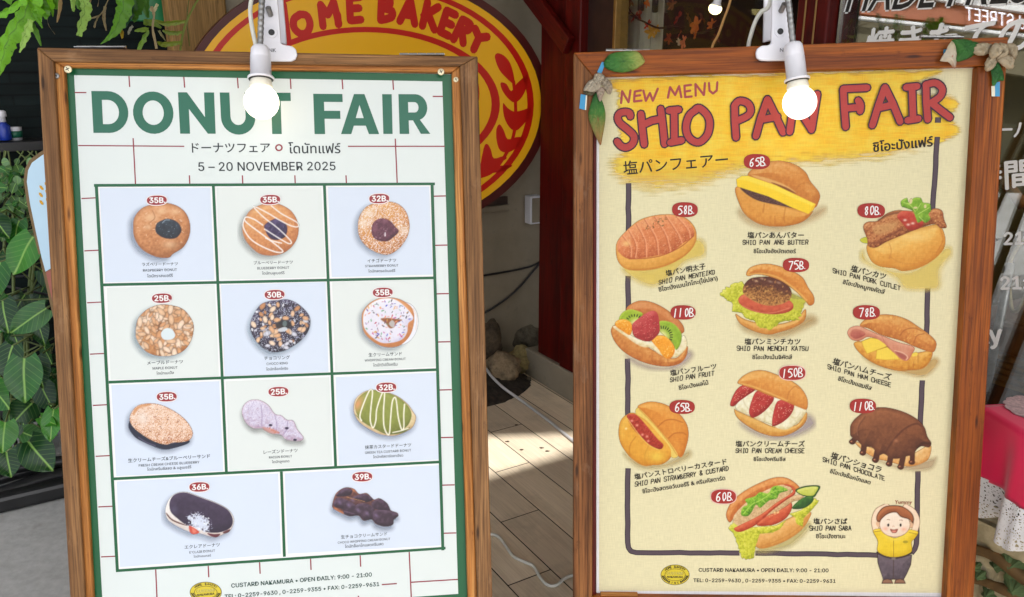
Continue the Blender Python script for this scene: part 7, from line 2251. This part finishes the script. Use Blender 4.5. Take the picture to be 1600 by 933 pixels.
j0, jb = BB.L(927, 119.5, CM), down(BB, (927, 119.5), (925.5, 933), .30, CM)
k0, kb = BB.L(932.3, 121, CM), down(BB, (932.3, 121), (931.6, 933), .30, CM)
m = MB(); frame_quads(m, [tuple(j0), tuple(k0), tuple(kb), tuple(jb)], -.012, CM, along=(jb - j0)); m.build('moulding', M['post_wood'], signB, bevel=.001)
bb = BB.L(1200, 938, CF).y
m = MB(); box(m, (lo[1].x + .0006, bb - .055, -.02), (ro[0].x - lo[1].x - .004, 0, 0), (0, .055, 0), (0, 0, .036)); m.build('bottom_rail', M['red_wood'], signB, bevel=.002)
a_, b_ = BB.L(938, 930, .004), BB.L(996, 930, .004)
m = MB(); box(m, (a_.x, bb + .0005, .0005), (b_.x - a_.x, 0, 0), (0, BB.L(960, 926, .004).y - bb, 0), (0, 0, .012)); m.build('block', M['mould_wood'], signB, bevel=.001)
rear_legs(signB, M['red_wood'], t0.x, t1.x, t0.y - .025, math.radians(9), -.024)
m = MB(); box(m, (t0.x + .02, bb - .02, -.012), (i1.x - t0.x - .02, 0, 0), (0, i1.y - bb - .0, 0), (0, 0, .006)); m.build('back_panel', M['pale_wood'], signB)
hinge(signB, BB, 946, 1016, 77, -.006)
hinge(signB, BB, 1437, 1500, 55.5, -.006)
IM = M['ink_matt']
m = MB(); prism(m, [tuple(BB.L(932, 119)), tuple(BB.L(1529.5, 103)), tuple(BB.L(1479.3, 933)), tuple(BB.L(931.8, 928))], -.005, 0, col=ink(246, 246, 248))
posterB = m.build('poster', IM, signB)
posterB['label'] = 'shio pan fair menu poster'
m = MB()
flat(m, BB, [(936, 123), (1526.5, 106.5), (1476, 926.5), (936, 923)], 1, ink(236, 228, 185))
m.build('printed_background', IM, posterB)
# brushed yellow area (printed watercolour)
p = Pic(0, 0, 1.0, (936, 100, 1530, 315), 1.6)
d = p.poly([(968, 124), (1200, 117), (1420, 111), (1470, 112), (1440, 125), (1425, 138), (1440, 150), (1480, 150), (1497, 160), (1490, 172), (1470, 178), (1490, 192), (1497, 205), (1480, 218), (1440, 228), (1380, 240), (1250, 254), (1160, 262), (1100, 284), (1040, 292), (985, 286), (962, 268), (966, 248), (972, 236), (966, 190), (968, 150)])
nn_ = fbm(p.X, p.Y, .05, 77, 4)
st_ = vnoise(p.X * .15, p.Y * 2.0, .35, 78)
mk = np.clip(.5 + d / np.where(p.Y > 235, 22, 8) + (nn_ - .5) * .5 + (st_ - .5) * .8, 0, 1)
col = np.stack([np.full_like(d, 252.), 208 + 24 * (st_ - .5) + 30 * (nn_ - .5), 62 + 60 * (nn_ - .5) + 26 * (st_ - .5)], -1) / 255
gl_ = np.exp(-(((p.Y - 290) / 26) ** 2)) * .7
p.over(mk * (0.93 - gl_ * .45), np.clip(col, 0, 1))
p.build(BB, 2, 'printed_brush_patch', IM, posterB)
for k, (pts, sd) in enumerate((([(1135, 430), (1180, 418), (1200, 440), (1190, 470), (1150, 492), (1128, 470), (1120, 455)], 1), ([(990, 300), (1010, 310), (1000, 330)], 2))):
    p = Pic(0, 0, 1.0, (1090, 380, 1260, 520), 1.6)
    d = p.poly(pts)
    p.over(np.clip(.5 + d / 8 + (fbm(p.X, p.Y, .06, sd) - .5) * 1.5, 0, 1) * .75, (244, 218, 70))
# hand painted border line, broken behind the pictures
PUR, PUR2 = ink(86, 72, 82), ink(58, 46, 56)
m = MB()
def band(pts, wd=8.6):
    stroke(m, BB, pts, wd, 3, PUR2, caps=False, smooth=0)
    stroke(m, BB, pts, wd - 2.6, 4, PUR, caps=False, smooth=0)
rr = random.Random(5)
def wob(x0, y0, x1, y1, n):
    return [(x0 + (x1 - x0) * i / n + rr.uniform(-.5, .5), y0 + (y1 - y0) * i / n + rr.uniform(-.5, .5)) for i in range(n + 1)]
band(wob(982, 286, 981.8, 364, 6)); band(wob(981.5, 431, 981.5, 492, 5)); band(wob(981, 560, 981, 655, 6))
band(wob(981, 732, 980.6, 848, 8) + [(982, 856), (986, 861.5), (994, 863.5)] + wob(1000, 863.6, 1156, 864, 10)[1:])
band(wob(1180, 864, 1372, 867.5, 12)); band(wob(1464.7, 214, 1457, 334, 8)); band(wob(1465.5, 183, 1464.8, 192, 1), 9.5)
band(wob(1449.5, 450, 1447.5, 530, 6)); band(wob(1441, 594, 1437.5, 672, 6)); band(wob(1434.5, 736, 1432, 850, 8) + [(1429.5, 858), (1424, 865)])
m.build('printed_border', IM, posterB)
# title
RO, RI = ink(66, 36, 56), ink(186, 66, 62)
c5 = lambda pts: [(930 + x / 4.444, 90 + y / 4.444) for x, y in pts]
c6 = lambda pts: [(1240 + x / 4.444, 90 + y / 4.444) for x, y in pts]
big = [[(c5([(244, 408), (238, 385), (205, 378), (170, 388), (156, 418), (172, 456), (225, 500), (268, 545), (262, 595), (220, 624), (180, 615), (152, 583)]), 4)],
       [(c5([(318, 392), (328, 500), (340, 603)]), 0), (c5([(455, 357), (470, 480), (482, 600)]), 0), (c5([(330, 468), (395, 438), (465, 425)]), 0)],
       [(c5([(512, 368), (580, 362)]), 0), (c5([(548, 372), (550, 580)]), 0), (c5([(522, 590), (600, 575)]), 0)],
       [(c5([(700, 356), (725, 352), (772, 392), (795, 450), (782, 530), (735, 582), (690, 584), (645, 545), (631, 475), (655, 400), (702, 362)]), 4)],
       [(c5([(968, 335), (970, 440), (978, 555)]), 0), (c5([(966, 335), (1000, 302), (1055, 315), (1080, 358), (1062, 402), (985, 440)]), 4)],
       [(c5([(1116, 545), (1150, 420), (1196, 290)]), 0), (c5([(1196, 290), (1250, 400), (1305, 520)]), 0), (c5([(1150, 432), (1265, 410)]), 0)],
       [([(1234, 206), (1240, 160)], 0), ([(1240, 158), (1268, 202)], 0), ([(1277, 147), (1268, 203)], 0)],
       [(c6([(345, 222), (352, 350), (362, 482)]), 0), (c6([(345, 218), (510, 210)]), 0), (c6([(370, 352), (455, 345)]), 0), (c6([(448, 298), (466, 330), (462, 372)]), 3)],
       [(c6([(547, 470), (590, 330), (634, 207)]), 0), (c6([(634, 207), (690, 320), (740, 445)]), 0), (c6([(585, 352), (690, 328)]), 0)],
       [(c6([(782, 207), (858, 200)]), 0), (c6([(822, 206), (830, 430)]), 0), (c6([(792, 436), (866, 425)]), 0)],
       [(c6([(920, 190), (922, 310), (932, 430)]), 0), (c6([(918, 188), (985, 176), (1032, 215), (1018, 270), (950, 318)]), 4), (c6([(955, 312), (1020, 365), (1086, 416)]), 0)]]
m = MB()
for i, L_ in enumerate(big):
    if i in (4, 7):
        m.build('title_word', IM, posterB)
        m = MB()
    ly = 4 + i * 3
    for pts, sm in L_: stroke(m, BB, pts, 14.6, ly, RO, sm)
    for pts, sm in L_: stroke(m, BB, pts, 10.2, ly + 1.5, RI, sm)
m.build('title_word', IM, posterB)
m = MB()
NM = ink(176, 76, 76)
for pts in ([(180, 316), (187, 234), (232, 310), (245, 228)], [(318, 228), (275, 236), (272, 270), (270, 305), (322, 299)], [(272, 268), (312, 262)], [(335, 230), (352, 300), (380, 246), (400, 300), (435, 216)], [(505, 278), (520, 206), (555, 260), (583, 199), (598, 275)],
            [(665, 190), (620, 196), (622, 236), (625, 275), (670, 270)], [(622, 236), (660, 230)], [(698, 265), (696, 184), (755, 260), (762, 178)], [(790, 177), (794, 230), (818, 250), (844, 228), (848, 172)]):
    stroke(m, BB, c5(pts), 3.6, 4, NM)
m.build('heading_lettering', IM, posterB)
BK = ink(30, 22, 18)
m = MB()
text(m, BB, '塩パンフェアー', 1055.3, 255.5, 163, 4, BK, slope=-.088, bold=.012)
text(m, BB, 'ชิโอะปังแฟร์', 1410.5, 224.6, 93, 4, BK, slope=-.1, bold=.03)
m.build('subtitle', IM, posterB)
m = MB()
text(m, BB, 'CUSTARD NAKAMURA • OPEN DAILY: 9:00 - 21:00', 1192.7, 891, 202.5, 3, BK, slope=.004, fnt='Inter.woff2', bold=.024)
text(m, BB, 'TEL: 0-2259-9630 , 0-2259-9355 • FAX: 0-2259-9631', 1194, 908, 222, 3, BK, slope=.006, fnt='Inter.woff2', bold=.024)
m.build('shop_details', IM, posterB)
bakery_emblem(BB, 1054.8, 898.3, 22.6, 16, 3, posterB, IM)
m = MB()
text(m, BB, 'Yummy', 1411.5, 785.5, 27, 7, ink(150, 60, 44), bold=.012)
m.build('caption', IM, posterB)
TAGB = ink(170, 46, 40)
for t_, x0, x1, y0, y1, fill in (('65B.', 1162, 1203.4, 240.6, 264.7, 1), ('58B.', 1050, 1090.4, 316, 339.5, 1), ('80B.', 1339.7, 1383, 317.5, 341, 1), ('75B.', 1223, 1264.4, 403, 425.4, 1), ('110B.', 1047.7, 1087.2, 477, 499.6, 1),
                                 ('78B.', 1332.7, 1375, 476.8, 499.7, 1), ('150B', 1217.6, 1258.4, 571.7, 593.8, 1), ('65B.', 1046, 1085.8, 625, 647, 1), ('110B.', 1327.7, 1369, 623, 646, 1), ('60B.', 1111, 1150, 765, 787, 1)):
    m = MB()
    cx_, cy_, rx, ry = (x0 + x1) / 2, (y0 + y1) / 2, (x1 - x0) / 2, (y1 - y0) / 2
    if t_ in ('60B.', '150B'): flat(m, BB, disc_pts(cx_, cy_, rx + 1.2, ry + 1.2, 28, 0, 2.5), 11, ink(244, 200, 190))
    flat(m, BB, disc_pts(cx_, cy_, rx, ry, 28, .02, 2.5), 12, TAGB)
    n_ = len(t_.replace('.', ''))
    pen_text(m, BB, t_.replace('.', ''), cx_ + .5, cy_ + .2, 7.6 * n_, 12.6, 13, TXW, 1.7, -.05, .2, seed=int(x0), rnd=4)
    if '.' in t_: flat(m, BB, disc_pts(cx_ + 7.4 * n_ / 2 + 2.6, cy_ + 5.4, .8, .8, 8), 13, TXW)
    m.build('price_tag', IM, posterB)
capsB = [(1212, 367.3, 88, 0, '塩パンあんバター', 1211.5, 378.7, 102, -.004, 'SHIO PAN ANG BUTTER', 1210.5, 392, 66, 0, 'ชิโอะปังอังบัตเตอร์'),
         (1071.2, 421.5, 62, -.19, '塩パン明太子', 1073.3, 433, 87, -.19, 'SHIO PAN MENTEIKO', 1075, 444, 92, -.2, 'ชิโอะปังเมนไทโกะ(ไข่ปลา)'),
         (1357, 425.5, 54, .25, '塩パンカツ', 1354, 436.5, 105, .265, 'SHIO PAN PORK CUTLET', 1349.5, 449, 65, .25, 'ชิโอะปังหมูทงคัตสึ'),
         (1207, 533.6, 87, 0, '塩パンミンチカツ', 1207, 544.7, 111, 0, 'SHIO PAN MENCHI KATSU', 1206.5, 557.5, 62, 0, 'ชิโอะปังเม้นจิคัตสึ'),
         (1083.2, 577.5, 72, -.155, '塩パンフルーツ', 1081.5, 588.5, 68, -.155, 'SHIO PAN FRUIT', 1083.5, 601.5, 46, -.19, 'ชิโอะปังผลไม้'),
         (1347, 576.5, 90, .285, '塩パンハムチーズ', 1342.5, 587.3, 98, .29, 'SHIO PAN HAM CHEESE', 1336, 598.5, 52, .3, 'ชิโอะปังแฮมชีส'),
         (1203.3, 693.3, 108, 0, '塩パンクリームチーズ', 1203, 704.3, 107, 0, 'SHIO PAN CREAM CHEESE', 1202.5, 717, 50, 0, 'ชิโอะปังครีมชีส'),
         (1063, 733, 144, -.17, '塩パンストロベリーカスタード', 1065, 744.5, 146, -.175, 'SHIO PAN STRAWBERRY & CUSTARD', 1068, 757, 129, -.165, 'ชิโอะปังสตรอว์เบอร์รี & ครีมคัสตาร์ด'),
         (1338, 722.5, 78, .3, '塩パンショコラ', 1334, 732.7, 96, .315, 'SHIO PAN CHOCOLATE', 1329, 744.5, 63, .29, 'ชิโอะปังช็อกโกแลต'),
         (1297.5, 814.5, 53, 0, '塩パンさば', 1297.5, 825.5, 65, 0, 'SHIO PAN SABA', 1298, 837.5, 46, 0, 'ชิโอะปังซาบะ')]
for i, (x1, y1, w1, s1, a1, x2, y2, w2, s2, a2, x3, y3, w3, s3, a3) in enumerate(capsB):
    m = MB()
    text(m, BB, a1, x1, y1, w1, 9, BK, slope=s1, bold=.02)
    pen_text(m, BB, a2, x2, y2, w2, 6.8, 9, BK, 1.15, s2, .25, seed=i)
    text(m, BB, a3, x3, y3, w3, 9, BK, slope=s3, bold=.02)
    m.build('caption', IM, posterB)
for fn in (roll_ang, roll_menteiko, roll_cutlet, roll_menchi, roll_fruit, roll_ham, roll_cream, roll_custard, roll_choc, roll_saba):
    p, lb = fn()
    p.build(BB, 6, 'roll_picture', IM, posterB, lb)
p, lb = boy_figure()
p.build(BB, 6, 'figure_drawing', IM, posterB, lb)

# ------------------------------------------------------------------ clip lamps
def clip_lamp(bd, label, plate, foot, bolt, pin, nk, bulb, rpx, sock_top, rim, goose, cable, cb=.062):
    off = bd.L(*foot[0], CF + .003)
    mw = bd.mw @ Matrix.Translation((off.x, off.y, CF + .003))
    o = empty('clip_lamp', mw=mw, label=label, cat='lamp', group='clip lamps on the sign boards')
    iv = Matrix.Translation((-off.x, -off.y, -(CF + .003)))
    W_ = M['white_plastic']
    def P3(x, y, c):
        q = bd.L(x, y, c); return Vector((q.x, q.y, c))
    m = MB(); frame_quads(m, [tuple(bd.L(x, y, CF + .005)) for x, y in plate], CF + .0008, CF + .0075)
    m.build('jaw', W_, o, inv=iv, bevel=.002, attrs=False)
    dx = 1.0
    m = MB(); frame_quads(m, [tuple(bd.L(x + 5 * (1 if plate[0][0] < 900 else -1), y - 6, CF - .02)) for x, y in plate if y < 70], -.035, -.028)
    m.build('rear_jaw', W_, o, inv=iv, bevel=.002, attrs=False)
    b = P3(*bolt, CF + .0076)
    m = MB(); lathe(m, b, (0, 0, 1), [(0, .0085), (.0018, .0082), (.002, .006)], 24); m.build('boss', W_, o, inv=iv, attrs=False)
    m = MB(); lathe(m, b + Vector((0, 0, .0021)), (0, 0, 1), [(0, .0048), (.0012, .0042)], 20); m.build('hole_disc', M['black'], o, inv=iv, attrs=False)  # black disc put in for the dark hole in the boss
    a_ = P3(*pin[0], CF + .008); b_ = P3(*pin[1], CF + .02)
    m = MB(); tube(m, [a_, b_], .0042, 12); m.build('spring_pin', M['steel'], o, inv=iv, attrs=False)
    m = MB()
    text(m, bd, 'NK', nk[0], nk[1], 11, 0, (.06, .06, .07, 1), fnt=None, bold=.01, slope=-.02)
    m.v = [(x, y, CF + .0079 + z) for x, y, z in m.v]
    m.build('marking', M['ink'], o, inv=iv)
    # socket and bulb
    bc = P3(*bulb, cb); st_ = P3(*sock_top, cb - .012); rm = P3(*rim, cb - .004)
    ax = (st_ - bc).normalized()
    r = rpx / F * (bd.mw @ bc - CAM).dot(FW)
    m = MB()
    prof = []
    for i in range(13):
        a = -PI / 2 + PI * .80 * i / 12
        prof.append((r * math.sin(a), r * math.cos(a) + 1e-5))
    lathe(m, bc, ax, prof, 32); m.build('bulb', M['glow'], o, inv=iv, smooth=True, attrs=False)
    rl = (rm - bc).length
    m = MB(); lathe(m, bc, ax, [(r * .82, r * .575), (r * .9, r * .66), (rl * .96, r * .60), (rl, r * .58)], 28); m.build('bulb_base', M['bulb_base'], o, inv=iv, smooth=True, attrs=False)
    L_ = (st_ - bc).length
    m = MB(); lathe(m, bc, ax, [(rl + .0005, r * .60), (rl + .0005, r * .74), (rl + r * .14, r * .76), (rl + r * .2, r * .70), (rl + r * .24, r * .60), (rl + (L_ - rl) * .62, r * .585), (rl + (L_ - rl) * .64, r * .565), (rl + (L_ - rl) * .66, r * .58), (L_ - r * .22, r * .53), (L_ - r * .06, r * .42), (L_, r * .25)], 28)
    m.build('socket', W_, o, inv=iv, smooth=True, attrs=False)
    m = MB(); lathe(m, bc, ax, [(rl - .001, r * .62), (rl + .0003, r * .71)], 28); m.build('gap_ring', M['black'], o, inv=iv, attrs=False)  # black ring stands in for the dark gap under the socket rim
    pth = catmull([P3(x, y, c) for x, y, c in goose] + [st_ - ax * .004], n=8)
    m = MB(); tube(m, pth, [.0042 + .0007 * (i % 2) for i in range(len(pth))], 14); m.build('gooseneck', M['steel'], o, inv=iv, smooth=False, attrs=False)
    m = MB(); tube(m, catmull([P3(x, y, c) for x, y, c in cable], n=6), .0033, 10); m.build('cable', M['cord_white'], o, inv=iv, smooth=True, attrs=False)
    return o
clip_lamp(BA, 'white clip lamp with a lit bulb on the donut board', [(404, -60), (434, -60), (434, 0), (437.5, 40), (439.5, 69), (447, 71), (457, 72.5), (463, 78), (464.5, 86), (462, 93), (455, 96), (440, 96), (408, 95.5), (408, 60), (406, 0)],
          [(436, 85)], (424.5, 51), [(423, 24), (419, 12)], (429.5, 85), (408.6, 159.5), 26.8, (406.5, 71), (408.6, 124.5), [(414, -60, .03), (412, -20, .04), (409, 6, .046), (407.5, 40, .05)], [(402, -50, .02), (394, -6, .03), (391, 16, .035), (394, 44, .045), (400, 72, .05)])
clip_lamp(BB, 'white clip lamp with a lit bulb on the bread roll board', [(1208, -60), (1230, -60), (1231, 0), (1234, 60), (1236, 95), (1200, 95.5), (1188, 95), (1182, 91), (1180.5, 83), (1183, 76), (1190, 71.5), (1200, 71), (1204.5, 68), (1206, 0)],
          [(1208, 84)], (1218.8, 49.5), [(1220, 18), (1226, 6)], (1217, 82.5), (1249.3, 160.5), 25.8, (1238.8, 66), (1246.5, 127), [(1224, -60, .03), (1228, -20, .04), (1232, 4, .046), (1235.5, 36, .05)], [(1212, -40, .0), (1202, 8, -.005), (1190, 18, -.012), (1181, 32, -.02), (1174, 52, -.026), (1169, 74, -.03), (1166, 110, -.036)])

# ------------------------------------------------------------------ dried flowers and leaves taped to the roll board
def spray(label, off):
    q = BB.L(*off, CF)
    o = empty('leaf_spray', mw=BB.mw @ Matrix.Translation((q.x, q.y, CF)), label=label, cat='decoration')
    return o, Matrix.Translation((-q.x, -q.y, -CF))
def petal(o, iv, name, pts, c, cols, bulge=.005, mat='leaf', seed=1, axis=None, smooth=4, wr=.25):
    """thin crumpled piece: outline in photo points, domed and creased."""
    r = random.Random(seed)
    P = [tuple(x) for x in catmull(pts, True, smooth)] if smooth else pts
    L = [bd_ for bd_ in (BB.L(x, y, c) for x, y in P)]
    cx_ = sum(p.x for p in L) / len(L); cy_ = sum(p.y for p in L) / len(L)
    mx_ = max(math.hypot(p.x - cx_, p.y - cy_) for p in L)
    m = MB()
    K_ = 7
    vs_, cs_ = [Vector((cx_, cy_, c + bulge))], [cols[0]]
    n = len(L)
    for k in range(1, K_ + 1):
        t_ = k / K_
        for p in L:
            x, y = cx_ + (p.x - cx_) * t_, cy_ + (p.y - cy_) * t_
            z = c + bulge * (1 - t_ ** 2) + wr * bulge * math.sin(x * 900 + seed) * math.cos(y * 700 + seed * 2) + wr * .5 * bulge * r.uniform(-1, 1)
            vs_.append(Vector((x, y, max(z, CF + .0012))))
            if len(cols) > 1:
                if axis: s_ = min(1, max(0, ((x - cx_) * axis[0] + (y - cy_) * axis[1]) / mx_ * .5 + .5 + r.uniform(-.08, .08)))
                else: s_ = t_
                s_ *= (len(cols) - 1)
                i = min(int(s_), len(cols) - 2)
                cs_.append(tuple(a + (b - a) * (s_ - i) for a, b in zip(cols[i], cols[i + 1])))
            else: cs_.append(cols[0])
    fs_ = [(0, 1 + i, 1 + (i + 1) % n) for i in range(n)]
    for k in range(K_ - 1):
        fs_ += [(1 + k * n + i, 1 + (k + 1) * n + i, 1 + (k + 1) * n + (i + 1) % n, 1 + k * n + (i + 1) % n) for i in range(n)]
    m.add(vs_, fs_); m.c = [(*x, 1) for x in cs_]
    return m.build(name, M[mat], o, inv=iv, smooth=True, solid=.00035)
M['tape'] = plain('blue_tape', hx(36, 132, 178), .4, 0, .08, 60)
M['tape_white'] = plain('white_tape', hx(214, 210, 190), .5, 0, .05, 60)
def tape(o, iv, pts, c, mat='tape'):
    m = MB(); prism(m, [tuple(BB.L(x, y, c)) for x, y in pts], c - .0006, c)
    return m.build('tape', M[mat], o, inv=iv, attrs=False)
c7 = lambda pts: [(890 + x / 5.185, 60 + y / 5.185) for x, y in pts]
c8 = lambda pts: [(1450 + x / 6.667, 40 + y / 6.667) for x, y in pts]
GRN1, GRN2, YLW, TAN, TAN2, BRW = hx(40, 104, 44), hx(72, 140, 56), hx(206, 206, 110), hx(206, 192, 170), hx(226, 214, 192), hx(140, 84, 56)
o, iv = spray('faded leaves and a grey flower with blue tape on the left corner', (935, 128))
tape(o, iv, c7([(222, 275), (262, 190), (290, 200), (258, 285)]), CF + .0022)
tape(o, iv, c7([(90, 452), (132, 458), (124, 580), (78, 568)]), CF + .0018)
tape(o, iv, c7([(132, 459), (143, 461), (134, 580), (124, 578)]), CF + .0017, 'tape_white')
petal(o, iv, 'leaf', c7([(283, 180), (330, 128), (430, 106), (545, 106), (605, 170), (595, 208), (520, 256), (430, 276), (340, 264), (283, 228)]), CF + .004, [GRN1, GRN2, hx(120, 160, 70), YLW], .007, axis=(1, .2), seed=3)
petal(o, iv, 'leaf', c7([(212, 435), (165, 555), (152, 635), (182, 730), (222, 820), (252, 866), (268, 790), (286, 690), (290, 600), (262, 500)]), CF + .004, [hx(176, 110, 70), hx(160, 150, 80), GRN2, GRN1], .006, axis=(.1, 1), seed=4)
petal(o, iv, 'petal', c7([(112, 418), (150, 350), (190, 330), (205, 290), (250, 282), (288, 315), (262, 350), (250, 400), (205, 435), (150, 430)]), CF + .009, [TAN2, TAN], .006, seed=5, wr=.5)
petal(o, iv, 'petal', c7([(250, 345), (290, 322), (330, 350), (347, 400), (330, 452), (300, 440), (275, 390), (255, 375)]), CF + .008, [TAN, hx(184, 168, 146)], .006, seed=6, wr=.5)
petal(o, iv, 'petal', c7([(222, 430), (262, 395), (285, 420), (270, 470), (246, 515), (228, 470)]), CF + .010, [TAN, hx(184, 160, 144)], .004, seed=7, wr=.5)
petal(o, iv, 'petal', c7([(108, 432), (160, 428), (205, 440), (180, 462), (140, 455)]), CF + .006, [hx(120, 110, 80), hx(90, 84, 60)], .003, seed=8, wr=.4)
o, iv = spray('dried beige flower with a folded green leaf on the right corner', (1556, 88))
tape(o, iv, c8([(165, 250), (196, 246), (190, 290), (160, 292)]), CF + .0018)
tape(o, iv, c8([(697, 592), (750, 585), (748, 738), (700, 738)]), CF + .0022)
tape(o, iv, c8([(660, 630), (697, 625), (699, 738), (664, 738)]), CF + .002, 'tape_white')
petal(o, iv, 'leaf', c8([(248, 160), (300, 143), (390, 142), (470, 165), (530, 195), (480, 300), (400, 350), (292, 372), (285, 250)]), CF + .004, [GRN1, hx(52, 116, 46), GRN2], .007, axis=(-1, 0), seed=9)
petal(o, iv, 'leaf', c8([(243, 160), (180, 270), (124, 368), (200, 380), (245, 410), (282, 455), (292, 380), (300, 300), (285, 220)]), CF + .010, [hx(190, 110, 90), TAN2, TAN2, hx(220, 206, 160)], .005, axis=(0, 1), seed=10, smooth=2)
for k, pts in enumerate(([(458, 268), (480, 215), (530, 185), (600, 178), (670, 205), (650, 270), (600, 305), (540, 313), (480, 295)], [(815, 192), (870, 185), (920, 205), (935, 265), (915, 345), (880, 330), (840, 290), (830, 240)], [(592, 440), (595, 390), (640, 315), (715, 350), (700, 420), (650, 468), (605, 474)],
                         [(720, 356), (790, 308), (870, 320), (895, 360), (888, 440), (845, 456), (780, 420)], [(740, 185), (800, 190), (842, 250), (820, 310), (740, 355), (710, 345), (770, 280)], [(636, 275), (680, 190), (730, 188), (780, 240), (775, 290), (720, 330), (662, 348), (640, 315)])):
    petal(o, iv, 'petal', c8(pts), CF + .006 + .0022 * k, [hx(198, 178, 146), hx(216, 200, 170), hx(190, 168, 136)], .006, seed=20 + k, wr=.35)
petal(o, iv, 'leaf', c8([(720, 372), (690, 420), (652, 470), (665, 560), (662, 610), (690, 632), (720, 590), (748, 575), (790, 572), (780, 480), (760, 420)]), CF + .0045, [hx(70, 150, 70), GRN1, hx(48, 120, 50)], .005, axis=(0, 1), seed=30, smooth=2)
